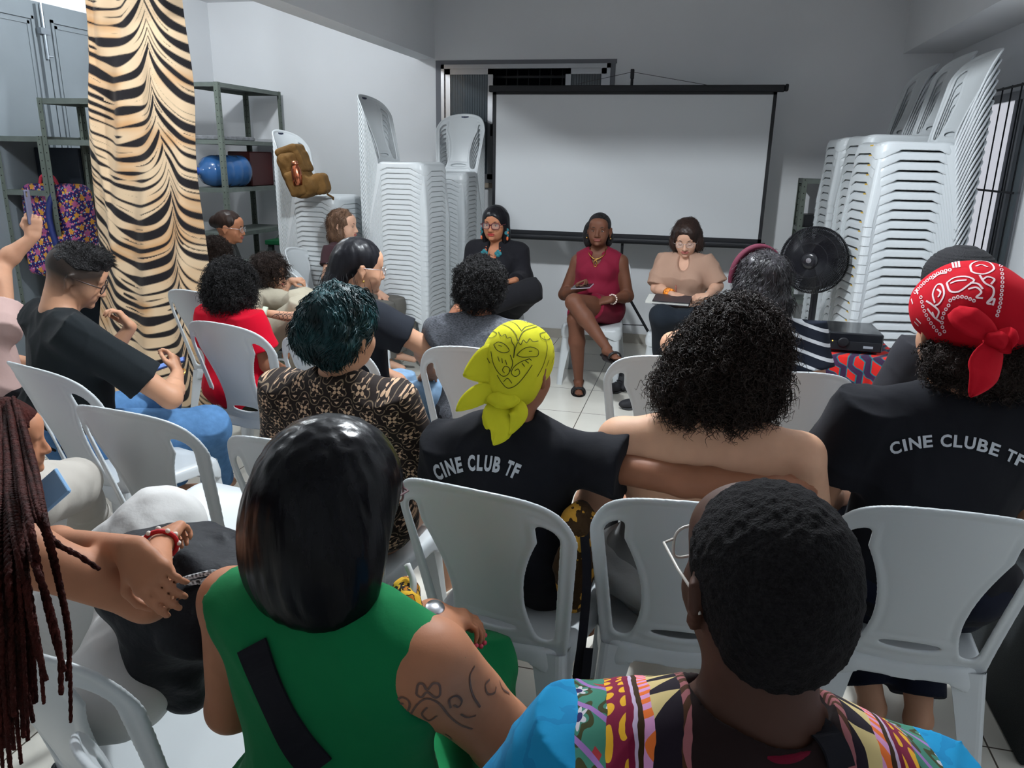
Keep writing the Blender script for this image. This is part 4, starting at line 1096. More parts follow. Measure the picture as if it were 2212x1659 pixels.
def arc_text(bv, text, path, height, squeeze=1.0, bold=.03, off=.0015, sub=True):
    """letters set along a photo path [(x, y)...], height in photo pixels"""
    q = spline(np.array([(a, b, 0) for a, b in path], float), 80); d = np.concatenate([[0], np.cumsum(np.linalg.norm(np.diff(q, axis=0), axis=1))])
    adv = {'I': .34, ' ': .30, 'C': .68, 'L': .55, 'T': .58, 'F': .56, 'E': .60, 'B': .66, 'U': .68, 'N': .72, 'A': .66, 'P': .62}
    tot = sum(adv.get(c, .65) for c in text); u = d[-1]/tot; s = 0; mb = MB(); mb.V.append(np.zeros((0, 3)))
    for c in text:
        a = adv.get(c, .65)*u
        if c != ' ':
            V, F = glyph(c, bold); 
            # long triangles need extra points to follow the cloth
            V = V[:, :2]
            tri = []
            for f_ in F:
                for k_ in range(1, len(f_)-1): tri.append([V[f_[0]], V[f_[k_]], V[f_[k_+1]]])
            tri = np.array(tri)
            for _ in range(2):
                a_, b_, c_ = tri[:, 0], tri[:, 1], tri[:, 2]; ab, bc, ca = (a_+b_)/2, (b_+c_)/2, (c_+a_)/2
                tri = np.concatenate([np.stack(q, 1) for q in ((a_, ab, ca), (ab, b_, bc), (ca, bc, c_), (ab, bc, ca))])
            V = tri.reshape(-1, 2); F = [(i, i+1, i+2) for i in range(0, len(V), 3)]; x0, x1 = V[:, 0].min(), V[:, 0].max(); fx = (a*(.52 if c == 'I' else .86))/(x1-x0); fy = height/.70
            mid = s+a/2; px_, py_ = np.interp(mid, d, q[:, 0]), np.interp(mid, d, q[:, 1])
            t1 = np.array([np.interp(mid+4, d, q[:, 0])-np.interp(mid-4, d, q[:, 0]), np.interp(mid+4, d, q[:, 1])-np.interp(mid-4, d, q[:, 1])]); t1 /= np.linalg.norm(t1); nn = np.array([t1[1], -t1[0]])
            W = []; ok = True
            for v in V:
                g = np.array([px_, py_])+t1*((v[0]-(x0+x1)/2)*fx)+nn*(v[1]*fy)
                p, m = onto(bv, g[0], g[1], off+.0015)
                if p is None: ok = False; break
                W.append(p)
            if ok: mb.add(W, F)
        s += a
    return mb.mesh('lettering')

# ---------------------------------------------------------------- the audience
AUDG = None
M_blacktee = cloth('black_tee', (.0075, .008, .011), sc=10)
def bandana_base(T, S, col, h=.004, extra=()):
    pass

def std(b, skinm, root, h=.007, **kw):
    return wpart('body', b.skinmesh(h, **kw), skinm, root)

# man with faded haircut, glasses, black tee and blue jeans, looking at his phone
b = body_at(166, 596, 2.36, -30, w=1.16, fat=1.38, head=(-24, -26, 4), lean=12, neckfwd=.06, slouch=.15)
b.hs = 1.10; J = b.J
J['elR'] = P(368, 858, Y=b.y+.12); J['wrR'] = P(384, 806, Y=b.y+.34); J['elL'] = b.L(-.30, .22, .22); J['wrL'] = P(283, 706, Y=b.y+.40)
J['knR'] = P(455, 925, Y=b.y+.34); J['anR'] = P(470, 1040, Z=.10); J['toR'] = P(500, 1040, Z=.04)
b.hand['R'].update(d=(-.35, .35, .75), n=(.8, .3, .2), curl=.9); b.hand['L'].update(d=(-.5, -.2, .9), n=(.7, .6, .2), curl=1.0)
p = person('person with faded haircut, glasses and black tee, bent over a phone', b)
bm = b.skinmesh(.0055, neck=.066, jaw=1.15)
def fadecol(me, b, base, zt=.005, zb=-.085, dark=(.012, .010, .009), back=.02):
    T = b.T(); q = T.inv(verts(me)); z = q[:, 2]+.35*np.clip(-q[:, 1], -.05, .08)*0; y = q[:, 1]
    f = np.clip((z-zb-.5*np.clip(y, 0, .2))/(zt-zb), 0, 1)*(y < .078)*(np.linalg.norm(q, axis=1) < .17)
    n = vnoise(q, 400, 3)*.25+.88
    f = f**.8; C = np.array(base)*(1-f[:, None]*.97)*n[:, None]**f[:, None]+np.array(dark)*f[:, None]*.97; set_col(me, C)
fadecol(bm, b, srgb(196, 146, 116))
M_fade = mat('skin_faded', srgb(196, 146, 116), rough=.5, attr='Col', sss=.05, bump=(260, .12, 3, .0012))
wpart('body', bm, M_fade, p)
wpart('t_shirt', b.shirt(g=.018, sleeve=.72, loose=.022, hem=-.07, fold=.0045, neck=(.082, 0, .018)), cloth('black_green_tee', (.010, .013, .015)), p)
M_denim = mat('blue_denim', srgb(84, 124, 168), rough=.9, spec=.15, noise=(30, .16, 6), bump=(30, .5, 5, .004))
wpart('jeans', b.pants(g=.016, loose=.014), M_denim, p)
T = b.T(); S = T.k
hp = [ell(T((0, -.008, .050)), np.array((.078, .100, .076))*S, T.R, .03), ell(T((0, .045, .098)), np.array((.055, .050, .030))*S, T.R, .03), half(T((0, 0, .040)), -T.R@(rotx(10)@np.array([0, 0, 1.0])), .01)]
hm = sdf_mesh('hair', hp, h=.005, relax=0, disp=lambda q: .003*wob(q, 120), dmax=.003)
o = wpart('hair', hm, H_blackc, p); P0, N0 = scatter(hm, 1500, 2, keep=lambda q: T.inv(q)[:, 2] > .085)
wpart('hair_tufts', strands('s', P0, N0+T.R[:, 1]*.5, .010, r=.0009, n=5, grav=.2, seed=2), H_blackc, o)
make_glasses(T, S, p, mat('tortoise_frame', srgb(48, 34, 30), rough=.3), 'rect', .0024, .026, .018)
phone('phone with lit screen held low by the man with the faded haircut', P(360, 788, Y=b.y+.40), (.75, .55, .25), (-.35, -.25, .9), screen=mat('lit_screen_blue', srgb(96, 130, 200), emit=(srgb(120, 150, 215), .6)), case=mat('blue_case', srgb(60, 84, 150)))
wpart('gold_bangle', MB().tube([J['wrR']+np.array(q) for q in [(.036*math.cos(t), .02*math.sin(t), .02*math.cos(t)*.3+.028*math.sin(t)*.5) for t in np.linspace(0, 6.283, 18, endpoint=False)]], .003, 6, closed=True).mesh(), M_gold, p)

# person in a red tee with an afro
b = body_at(508, 618, 3.06, -14, w=1.05, fat=1.2, head=(-10, -6, 0), lean=2); b.hs = 1.08
p = person('person with black curly afro and red tee, back turned', b)
std(b, SK_brown, p, legs=True)
M_red = cloth('red_tee', srgb(190, 8, 38))
wpart('t_shirt', b.shirt(g=.024, sleeve=.6, loose=.02, hem=-.10, fold=.004), M_red, p)
wpart('trousers', b.pants(g=.016), cloth('olive_trousers', srgb(34, 38, 28)), p)
T = b.T(); S = T.k
curly_hair(T, S, [((0, -.03, .035), (.118, .120, .110)), ((.03, -.04, -.05), (.105, .10, .085)), ((-.04, -.04, -.04), (.105, .10, .085))], H_blackc, p, n=2200, r=.0016, curl=(.042, .007, 2.2), seed=11)

# woman with black ponytail, clip and glasses, black tee
b = body_at(778, 578, 2.96, -24, w=1.12, fat=1.22, head=(-26, -8, 0), lean=4, neckfwd=.03); b.hs = 1.08; J = b.J
J['elR'] = P(912, 745, Y=b.y+.02); J['wrR'] = P(925, 800, Y=b.y+.22)
p = person('person with black tied hair and hair clip, black tee, looking right', b)
std(b, SK_tan, p)
wpart('t_shirt', b.shirt(g=.017, sleeve=.62, loose=.02, hem=-.10, fold=.004), cloth('black_blue_tee', (.011, .013, .018)), p)
wpart('jeans', b.pants(g=.016), mat('pale_denim', srgb(120, 148, 176), rough=.9, spec=.15, noise=(30, .16, 6)), p)
T = b.T(); S = T.k
def cyl_groove(f=150, a=.002, st=(1, 1, .25)): return lambda q: a*wob(q*np.array(st), f)
hp = [ell(T((0, -.018, .040)), np.array((.086, .104, .088))*S, T.R, .03), ell(T((0, -.075, -.005)), np.array((.070, .060, .07))*S, T.R, .03), ell(T((-.01, -.10, -.085)), np.array((.062, .045, .080))*S, T.R, .03), cone(T((0, -.10, -.08)), T((.02, -.105, -.21)), .048*S, .028*S, .03),
      ell(T((0, .085, -.03)), np.array((.062, .072, .095))*S, T.R, .012, 's')]
hm = sdf_mesh('hair', hp, h=.005, relax=1, disp=cyl_groove()); o = wpart('hair', hm, H_black, p)
P0, N0 = scatter(hm, 260, 8, keep=lambda q: T.inv(q)[:, 2] < -.02); wpart('loose_strands', strands('s', P0, N0*.5+np.array([0, 0, -.5]), .08, r=.0008, n=10, grav=.7, seed=8), H_black, o)
mb = MB(); cq = T((-.052, -.118, -.035))
for k in range(5): mb.bar(cq+T.R@np.array([.0, -.0, .018*(k-2)]), cq+T.R@np.array([.035, -.022, .018*(k-2)]), .006, .004)
mb.bar(cq+T.R@np.array([0, 0, -.05]), cq+T.R@np.array([0, 0, .05]), .010, .008)
wpart('hair_clip', mb.mesh(), mat('black_gloss', (.01, .01, .012), rough=.12), p)
make_glasses(T, S, p, M_silver, 'round', .0014, .025, .020)
wpart('earring', sdf_mesh('er', [ell(T((.083, -.004, -.048)), .006)], h=.002), M_gold, p)

# teal haired person in a patterned shirt
b = body_at(742, 716, 1.96, -4, w=1.16, fat=1.12, head=(-12, -2, 0), lean=-7); b.hs = 1.12
p = person('person with wavy teal hair and brown patterned shirt', b)
std(b, SK_tan, p)
T = b.T(); S = T.k
hp = [ell(T((0, -.020, .045)), np.array((.094, .110, .090))*S, T.R, .03), ell(T((-.045, -.055, .0)), np.array((.072, .075, .080))*S, T.R, .03), ell(T((.03, -.07, -.005)), np.array((.062, .058, .080))*S, T.R, .03), ell(T((0, .10, -.03)), np.array((.062, .075, .10))*S, T.R, .012, 's')]
M_tealhair = mat('hair_teal', srgb(12, 46, 50), rough=.42, spec=.3, noise=(16, .75, 3), bump=(1.0, .6, 4, .006, (70, 70, 20)))
hm = sdf_mesh('hair', hp, h=.005, relax=0, disp=lambda q: .010*wob(q*np.array([1, 1, .7]), 42, 3)+.003*wob(q, 130), dmax=.012)
def floral(x, y, z, mix, noise):
    n1 = noise(6, 2); u = (x*1.0+(n1-.5)*.012)/.066; v = (z*1.1-y*.25)/.066
    row = xfl(v); u = u+row*.5; a = xfr(u)-.5; c = xfr(v)-.5; r = xlen(a, c); th = xat(a, c)
    ring = xabs(r-.34-xsin(th*4)*.09) < .022; ring2 = xabs(xlen(xfr(u+.5)-.5, xfr(v+.5)-.5)-.22) < .018
    petal = r < (xabs(xsin(th*2))*.20+.02); core = r < .055
    dm = (xabs(xfr(u+.5)-.5)+xabs(xfr(v+.5)-.5)) < .11
    leaf = (xabs(r-.30) < .055)*(xabs(xsin(th*4+.6)) < .30)
    f = xmax(xmax(petal*(1-core), dm), leaf)
    c0 = mix(xmax(ring, ring2), srgb(34, 26, 24), srgb(118, 102, 84)); return mix(f, c0, srgb(190, 158, 130))
wpart('patterned_shirt', b.shirt(g=.020, sleeve=.95, loose=.022, hem=-.10, fold=.004, neck=(.066, 0, .03), extra=[flatcone(b.U(0, -.012, .475), b.U(0, -.012, .535), .072*S, .066*S, .02)]), pattern_mat('brown_floral_cotton', floral), p)
tq = T.inv(verts(hm)); o = wpart('hair', hm, M_tealhair, p)
P0, N0 = scatter(hm, 3200, 4); wpart('locks', strands('s', P0, flow(P0, N0, (.2, 0, -1), -.12, .7, 4), .034, r=.0019, turns=.7, rad=.0035, n=12, grav=.25, seed=4), M_tealhair, o)

# person in heather grey tee with short afro
b = body_at(1040, 622, 2.98, 4, w=1.08, fat=1.15, head=(-10, -4, 0), lean=3); b.hs = 1.06; J = b.J
J['elL'] = P(940, 720, Y=b.y+.12); J['wrL'] = P(972, 690, Y=b.y+.36); b.hand['L'].update(d=(.5, .1, .8), n=(-.5, -.5, .3), curl=.9)
p = person('person with short black afro and heather grey tee', b)
std(b, SK_brown, p)
M_heather = mat('heather_grey', srgb(84, 86, 92), rough=.95, spec=.1, noise=(1.0, .6, 5, (120, 120, 420)), bump=(14, .4, 4, .008))
wpart('t_shirt', b.shirt(g=.017, sleeve=.62, loose=.02, hem=-.10, fold=.004), M_heather, p)
wpart('trousers', b.pants(g=.016), M_blktrs, p)
T = b.T(); S = T.k
curly_hair(T, S, [((0, -.02, .040), (.104, .112, .100)), ((0, -.045, -.015), (.092, .088, .085))], H_blackc, p, n=2000, r=.0015, curl=(.030, .006, 2.0), seed=21)
for s in (-1, 1): wpart('earring', sdf_mesh('er', [ell(T((s*.084, .0, -.045)), .0055)], h=.002), M_silver, p)

# woman in striped shirt with purple headband
b = body_at(1640, 618, 3.0, 12, w=1.18, fat=1.3, head=(12, -6, 6), lean=6, roll=-4); b.hs = 1.10; J = b.J
J['elL'] = P(1452, 742, Y=b.y+.03); J['wrL'] = P(1520, 720, Y=b.y+.20); J['elR'] = P(1770, 925, Y=b.y-.02); J['wrR'] = P(1700, 870, Y=b.y+.22)
p = person('person with grey-streaked hair, purple headband and striped top', b)
std(b, SK_tan, p)
def stripe_mat():
    m = mat('striped_jersey', srgb(30, 34, 44), rough=.9, spec=.1, bump=(12, .3, 4, .008)); nt = m.node_tree; L = nt.links; bs = nt.nodes['Principled BSDF']
    tc = nt.nodes.new('ShaderNodeTexCoord'); mp = nt.nodes.new('ShaderNodeMapping'); L.new(tc.outputs['Object'], mp.inputs[0]); mp.inputs['Rotation'].default_value = (0, math.radians(-18), 0)
    sx = nt.nodes.new('ShaderNodeSeparateXYZ'); L.new(mp.outputs[0], sx.inputs[0])
    a = nt.nodes.new('ShaderNodeMath'); a.operation = 'MULTIPLY'; a.inputs[1].default_value = 1/.046; L.new(sx.outputs[2], a.inputs[0])
    f = nt.nodes.new('ShaderNodeMath'); f.operation = 'FRACT'; L.new(a.outputs[0], f.inputs[0])
    g = nt.nodes.new('ShaderNodeMath'); g.operation = 'GREATER_THAN'; g.inputs[1].default_value = .74; L.new(f.outputs[0], g.inputs[0])
    mx = nt.nodes.new('ShaderNodeMix'); mx.data_type = 'RGBA'; mx.inputs[6].default_value = (*srgb(30, 34, 44), 1); mx.inputs[7].default_value = (*srgb(205, 208, 212), 1); L.new(g.outputs[0], mx.inputs[0]); L.new(mx.outputs[2], bs.inputs['Base Color'])
    return m
wpart('striped_top', b.shirt(g=.018, sleeve=.35, loose=.02, hem=-.10, fold=.003), stripe_mat(), p)
wpart('trousers', b.pants(g=.018), M_blktrs, p)
T = b.T(); S = T.k
M_greyhair = mat('hair_grey_streaked', srgb(30, 27, 31), rough=.4, spec=.5, noise=(1.0, .8, 5, (70, 70, 8)), bump=(1.0, .6, 4, .006, (80, 80, 10)))
hp = [ell(T((0, -.012, .040)), np.array((.092, .110, .090))*S, T.R, .03), ell(T((.0, -.07, -.06)), np.array((.095, .055, .105))*S, T.R, .03), ell(T((.07, -.02, -.05)), np.array((.035, .05, .09))*S, T.R, .03), ell(T((-.07, -.02, -.05)), np.array((.035, .05, .09))*S, T.R, .03), ell(T((0, .10, -.04)), np.array((.06, .08, .10))*S, T.R, .012, 's')]
hm = sdf_mesh('hair', hp, h=.005, relax=0, disp=lambda q: .006*wob(q*np.array([1, 1, .5]), 50, 3)+.002*wob(q, 150), dmax=.008)
o = wpart('hair', hm, M_greyhair, p); P0, N0 = scatter(hm, 2200, 4); wpart('locks', strands('s', P0, flow(P0, N0, (0, 0, -1), .0, .5, 4), .055, r=.0011, turns=.8, rad=.005, n=14, grav=.2, seed=14), M_greyhair, o)
pts = [T((.097*math.cos(a), .035-.012*math.sin(a), .035+.108*math.sin(a))) for a in np.linspace(-.3, math.pi+.3, 24)]
V, Q = tube_geo(pts, .0135*S, 8); wpart('headband', mk('hb', V, Q), mat('purple_velvet', srgb(76, 16, 38), rough=.8), p)

# person with bare back and big dark curls
b = body_at(1545, 775, 1.90, 2, w=1.36, fat=1.5, head=(6, -6, 0), lean=-6); b.hs = 1.08; J = b.J
J['shR'] = b.U(.235, -.02, .425); J['shL'] = b.U(-.235, -.02, .425)
J['elR'] = b.U(.31, .04, .18); J['elL'] = b.U(-.31, .04, .18)
p = person('person with bare back and big dark curls, pale trousers', b)
std(b, skin('light_back', srgb(206, 160, 132)), p, h=.0065, relax=2)
wpart('strapless_top', sdf_mesh('tp', inflate(b.torso(), .009)+[half(b.U(0, 0, .19), b.Rz@b.Lr@np.array([0, 0, 1.0]), .004), half(b.U(0, 0, -.02), -(b.Rz@b.Lr)[:, 2], .004)], h=.006, relax=1), cloth('grey_top', srgb(120, 122, 122)), p)
wpart('trousers', b.pants(g=.024, loose=.03, fold=.008), cloth('pale_grey_trousers', srgb(150, 152, 152), sc=20), p)
T = b.T(); S = T.k
curly_hair(T, S, [((.040, -.03, .060), (.098, .100, .080)), ((.02, -.045, .0), (.115, .090, .090)), ((-.030, -.05, -.055), (.100, .080, .075)), ((.045, -.05, -.055), (.090, .080, .075))], H_browncurl, p, n=4600, r=.0013, curl=(.046, .0075, 2.4), seed=31, amp=.012)

# yellow bandana wearer, arm on the next chair
b = body_at(1122, 800, 1.84, -8, w=1.12, fat=1.08, head=(-10, -8, -4), lean=-7); b.hs = 1.12; J = b.J
J['shR'] = P(1218, 985, Y=b.y-.02); J['shL'] = P(960, 975, Y=b.y-.04)
J['elR'] = P(1478, 1040, Y=b.y-.10); J['wrR'] = P(1665, 1050, Y=b.y-.12); b.hand['R'].update(d=(1, 0, -.18), n=(0, -.7, .7), curl=.7)
p = person('person in yellow bandana and black tee, arm stretched right', b)
std(b, SK_brown, p, h=.006)
tee = b.shirt(g=.018, sleeve=.52, loose=.026, hem=-.12, fold=.0045)
wpart('t_shirt', tee, M_blacktee, p); YEL_TEE = tee; p_yel = p
wpart('trousers', b.pants(g=.016), M_blktrs, p)
T = b.T(); S = T.k
M_yel = mat('yellow_cotton', srgb(206, 202, 44), rough=.85, spec=.15, noise=(5, .10, 4), bump=(9, .35, 5, .010))
knot = T((-.015, -.118, -.078))
hp = [ell(T((0, -.008, .036)), np.array((.090, .108, .094))*S, T.R, .03), ell(T((0, -.055, -.03)), np.array((.078, .065, .070))*S, T.R, .04), ell(T((0, .105, -.045)), np.array((.085, .085, .080))*S, T.R, .012, 's'), half(T((0, 0, -.052)), -T.R@(rotx(38)@np.array([0, 0, 1.0])), .01), half(T((0,0,-.1)), -T.R[:, 2], .01)]
band = sdf_mesh('bandana', hp, h=.004, relax=1, disp=lambda q: .0022*wob(q*np.array([1, 1, .4]), 60), dmax=.003)
YEL = wpart('bandana', band, M_yel, p); YEL_ME = band
def tail(a, pts, w, t, mtl, parent, name='bandana_tail', up=None, h=.003, fold=.0016):
    """a knotted cloth end: a thin leaf-shaped sheet with real thickness along pts"""
    q = spline(pts, 14); pr = []; N = len(q)
    Tg = np.gradient(q, axis=0); Tg /= np.linalg.norm(Tg, axis=1)[:, None]
    u = A3(up if up is not None else -CF); 
    m = int(N)
    V = []; F = []
    for i in range(N):
        s = i/(N-1); wd = w*(math.sin(math.pi*min(1, (s*.92+.08))**.8)**.8)+.002
        x = np.cross(Tg[i], u); x /= np.linalg.norm(x); n2 = np.cross(x, Tg[i])
        for j in range(7):
            k = j/6*2-1; V.append(q[i]+x*wd*k+n2*(fold*math.cos(k*5+s*3)+.004*(1-k*k)))
    for i in range(N-1):
        for j in range(6): F.append((i*7+j, i*7+j+1, (i+1)*7+j+1, (i+1)*7+j))
    V = np.array(V); n = len(V); V2 = V-u*t/np.linalg.norm(u)
    G = [tuple(reversed([k+n for k in f])) for f in F]
    rim = [(i*7, (i+1)*7, n+(i+1)*7, n+i*7) for i in range(N-1)]+[(i*7+6, n+i*7+6, n+(i+1)*7+6, (i+1)*7+6) for i in range(N-1)]+[(j, n+j, n+j+1, j+1) for j in range(6)]+[((N-1)*7+j, (N-1)*7+j+1, n+(N-1)*7+j+1, n+(N-1)*7+j) for j in range(6)]
    return wpart(name, mk(name, np.concatenate([V, V2]), F+G+rim), mtl, parent)
dY = P(1100, 850, Y=1)-CAM; kd = float((knot-CAM)@CF)
Pk = lambda x, y, dd=0.0: P(x, y, D=kd+dd)
tail(0, [Pk(1082, 868), Pk(1075, 900, -.02), Pk(1082, 930, -.03), Pk(1066, 962, -.03)], .036, .0015, M_yel, YEL)
tail(0, [Pk(1072, 866), Pk(1045, 850, -.01), Pk(1010, 868, -.02), Pk(985, 888, -.02)], .024, .0015, M_yel, YEL)
tail(0, [Pk(1105, 872), Pk(1118, 885, -.02), Pk(1118, 905, -.03), Pk(1100, 940, -.03)], .022, .0015, M_yel, YEL)
tail(0, [Pk(1100, 768, .01), Pk(1070, 782, -.0), Pk(1036, 797, -.01), Pk(1000, 812, -.02)], .046, .0015, M_yel, YEL) 
wpart('knot', sdf_mesh('knot', [ell(Pk(1088, 868, -.01), (.024, .018, .018)), ell(Pk(1105, 862, -.01), (.020, .016, .014)), ell(Pk(1070, 862, -.005), (.022, .016, .016))], h=.003, disp=lambda q: .003*wob(q, 150), dmax=.003), M_yel, YEL)

# red bandana wearer, black tee
b = body_at(2075, 712, 2.02, 6, w=1.22, fat=1.2, head=(4, -2, 0), lean=-4); b.hs = 1.10; J = b.J
J['anR'] = P(1985, 1545, Z=.09); J['anL'] = P(1885, 1520, Z=.09); J['toR'] = P(1980, 1500, Z=.03); J['toL'] = P(1880, 1480, Z=.03); J['knR'] = b.L(.12, .34, .07); J['knL'] = b.L(-.12, .34, .07)
p = person('person in red paisley bandana and black tee', b)
std(b, SK_tan, p, h=.006)
tee = b.shirt(g=.018, sleeve=.60, loose=.024, hem=-.12, fold=.004); wpart('t_shirt', tee, M_blacktee, p); RED_TEE = tee; p_red = p
wpart('jeans', b.pants(g=.018, hem=.9), cloth('navy_jeans', srgb(18, 22, 36)), p)
T = b.T(); S = T.k
M_redc = mat('red_cotton', srgb(172, 12, 30), rough=.85, spec=.15, bump=(8, .35, 5, .010))
hp = [ell(T((0, -.020, .048)), np.array((.108, .125, .098))*S, T.R, .03), ell(T((.055, -.065, .03)), np.array((.075, .075, .075))*S, T.R, .04), ell(T((0, .115, -.05)), np.array((.095, .085, .080))*S, T.R, .012, 's'), half(T((0, 0, -.018)), -T.R@(rotx(24)@np.array([0, 0, 1.0])), .01)]
band = sdf_mesh('bandana', hp, h=.004, relax=1, disp=lambda q: .0025*wob(q*np.array([1, 1, .6]), 45), dmax=.003)
RED = wpart('bandana', band, M_redc, p); RED_ME = band
curly_hair(T, S, [((.0, -.055, -.055), (.085, .060, .060)), ((.105, -.09, -.045), (.062, .058, .055)), ((.05, -.085, -.06), (.07, .05, .045))], H_browncurl, p, n=1600, r=.0013, curl=(.032, .006, 2.0), seed=41)
kd = float((T((.05, -.15, -.02))-CAM)@CF)-.02
tail(0, [Pk(2150, 745), Pk(2128, 790, -.01), Pk(2120, 820, -.02), Pk(2095, 858, -.02)], .036, .0015, M_redc, RED)
tail(0, [Pk(2150, 730), Pk(2175, 735, -.01), Pk(2190, 735, -.02), Pk(2198, 738, -.02)], .028, .0015, M_redc, RED)
tail(0, [Pk(2060, 670, .02), Pk(2090, 690, .0), Pk(2130, 712, .0), Pk(2160, 735, .0)], .030, .0015, M_redc, RED)
wpart('knot', sdf_mesh('knot', [ell(Pk(2152, 735, -.005), (.026, .018, .020))], h=.003, disp=lambda q: .003*wob(q, 120), dmax=.003), M_redc, RED)
wpart('neck_chain', MB().tube([b.U(.068*math.cos(a), -.01+.062*math.sin(a), .532+.012*math.sin(a)) for a in np.linspace(0, 6.283, 24, endpoint=False)], .0012, 5, closed=True).mesh(), M_gold, p)
# ---------------------------------------------------------------- people nearest the camera
# woman with long straight black hair, green sleeveless top
b = body_at(728, 1078, .92, -10, w=1.22, fat=1.18, head=(-6, -4, 0), lean=0); b.hs = 1.04; J = b.J
J['shR'] = b.U(.20, -.01, .43)
J['elR'] = P(1085, 1590, Y=b.y+.16); J['wrR'] = P(930, 1330, Y=b.y+.36); b.hand['R'].update(d=(.9, .35, -.1), n=(-.1, .2, .9), curl=.7)
J['knR'] = P(1040, 1440, Y=b.y+.52); J['elL'] = b.U(-.25, .0, .18)
p = person('person with long straight black hair and green sleeveless top', b)
make_glasses(b.T(), b.T().k, p, mat('clear_rose_frame', srgb(120, 96, 100), rough=.25), 'rect', .0020, .027, .020)
M_green = cloth('green_jersey', srgb(18, 112, 64), sc=11)
gb = wpart('body', b.skinmesh(.0055, hands='RL', relax=2, extra=[cone(J['shR'], J['elR'], .060, .056, .03), cone(J['elR'], J['wrR'], .052, .030, .03)]), SK_mid, p)
wpart('green_top', b.shirt(g=.013, sleeve=0, hem=-.06, fold=.0035, neck=(.080, .0, .005)), M_green, p)
wpart('green_trousers', b.pants(g=.02, loose=.02, fold=.008), M_green, p)
T = b.T(); S = T.k
hp = [ell(T((0, -.018, .034)), np.array((.110, .120, .108))*S, T.R, .03), ell(T((-.005, -.055, -.055)), np.array((.132, .088, .110))*S, T.R, .05), ell(T((-.01, -.055, -.125)), np.array((.118, .068, .084))*S, T.R, .04), ell(T((0, .115, -.06)), np.array((.072, .095, .14))*S, T.R, .012, 's'),
      half(T((0, 0, -.185)), -T.R[:, 2], .02)]
hm = sdf_mesh('hair', hp, h=.0042, relax=1, disp=lambda q: .0016*wob(q*np.array([1, 1, .12]), 190)); wpart('hair', hm, hair_mat('jet_black_long', (.003, .003, .0045), rough=.27, spec=.15), p)
pts = [P(560, 1400, Y=b.y-.10), P(575, 1470, Y=b.y-.135), P(610, 1560, Y=b.y-.15), P(680, 1690, Y=b.y-.15)]
GREEN_BV = bvh_of([c.data for c in p.children if c.name.startswith('green_top')][0])
def strap(pts_px, bv, w, t=.004, off=.003):
    q = spline(np.array([(a, c, 0) for a, c in pts_px], float), 30); A = []; B = []
    for a in q:
        s, n = onto(bv, a[0], a[1], off)
        if s is not None: A.append(s); B.append(n)
    A = np.array(A); B = np.array(B)
    for _ in range(4): A[1:-1] = (A[:-2]+2*A[1:-1]+A[2:])/4; B[1:-1] = (B[:-2]+2*B[1:-1]+B[2:])/4
    Tn = np.gradient(A, axis=0); X = np.cross(Tn, B); X /= np.linalg.norm(X, axis=1)[:, None]
    V = []; 
    for i in range(len(A)): V += [A[i]-X[i]*w/2, A[i]+X[i]*w/2, A[i]+X[i]*w/2+B[i]*t, A[i]-X[i]*w/2+B[i]*t]
    F = [(i*4+k, i*4+(k+1) % 4, i*4+4+(k+1) % 4, i*4+4+k) for i in range(len(A)-1) for k in range(4)]
    F += [(3, 2, 1, 0), tuple(len(V)-4+k for k in range(4))]
    return mk('strap', V, F)
t = thing('shoulder_bag_strap', 'wide black bag strap across the back of the green top', 'strap', (b.x, b.y, 0))
wpart('webbing', strap([(548, 1392), (572, 1455), (610, 1540), (650, 1610), (690, 1656)], GREEN_BV, .052), cloth('black_webbing', (.010, .010, .014)), t, smooth=False)
ax = J['wrR']-J['elR']; ax /= np.linalg.norm(ax)
w_ = thing('wristwatch', 'silver wristwatch on the wrist of the woman in green', 'watch', J['wrR'])
wpart('bracelet', MB().lathe([(.029, -.012), (.0335, -.011), (.0335, .011), (.029, .012)], J['wrR']-ax*.012, ax, 24).mesh(), mat('silver_white_band', srgb(200, 202, 206), rough=.3, metal=.6, bump=(300, .8, 2, .002)), w_)
u = np.cross(ax, [0, 0, 1.0]); u /= np.linalg.norm(u); vv = np.cross(u, ax)
wpart('watch_case', MB().lathe([(.0, .0), (.019, .0), (.020, .004), (.018, .008), (0, .008)], J['wrR']-ax*.012+vv*.031, vv, 24).mesh(), M_silver, w_)
for tip, dr, nn in b.tips['R'][:4]: wpart('fingernail', sdf_mesh('n', [ell(tip+dr*.006+nn*.004, (.0055, .0055, .0055))], h=.0016), M_nail, p)
GREEN_P, GREEN_BODY = p, gb

# man with short black hair, white framed glasses, dashiki
b = body_at(1640, 1258, .76, 10, w=1.30, fat=1.10, head=(14, 2, 0), lean=3, roll=5); b.hs = 1.13; J = b.J; dz = np.array([0, 0, -.034])
for k_ in ('shR', 'shL', 'neck', 'chest'): J[k_] = J[k_]+dz
p = person('person with cropped black hair, glasses and colourful dashiki shirt', b)
std(b, SK_deep, p, h=.005, relax=2, neck=.066)
T = b.T(); S = T.k
hp = [ell(T((0, -.022, .034)), np.array((.082, .100, .088))*S, T.R, .03), ell(T((0, -.058, -.022)), np.array((.066, .054, .062))*S, T.R, .04), ell(T((0, .098, -.01)), np.array((.075, .062, .085))*S, T.R, .012, 's')]
hm = sdf_mesh('hair', hp, h=.003, relax=0, disp=lambda q: .0016*wob(q, 260)+.0012*wob(q, 420, 2), dmax=.003)
wpart('hair', hm, mat('hair_cropped', (.010, .009, .010), rough=.9, spec=.15, bump=(420, 1.0, 3, .006), noise=(220, .5, 3)), p)
make_glasses(T, S, p, mat('pearl_white_frame', srgb(205, 198, 190), rough=.3), 'rect', .0019, .027, .021)
dash = b.shirt(g=.018, sleeve=.8, loose=.03, hem=-.10, fold=.004, neck=(.088, .0, -.005), h=.004)
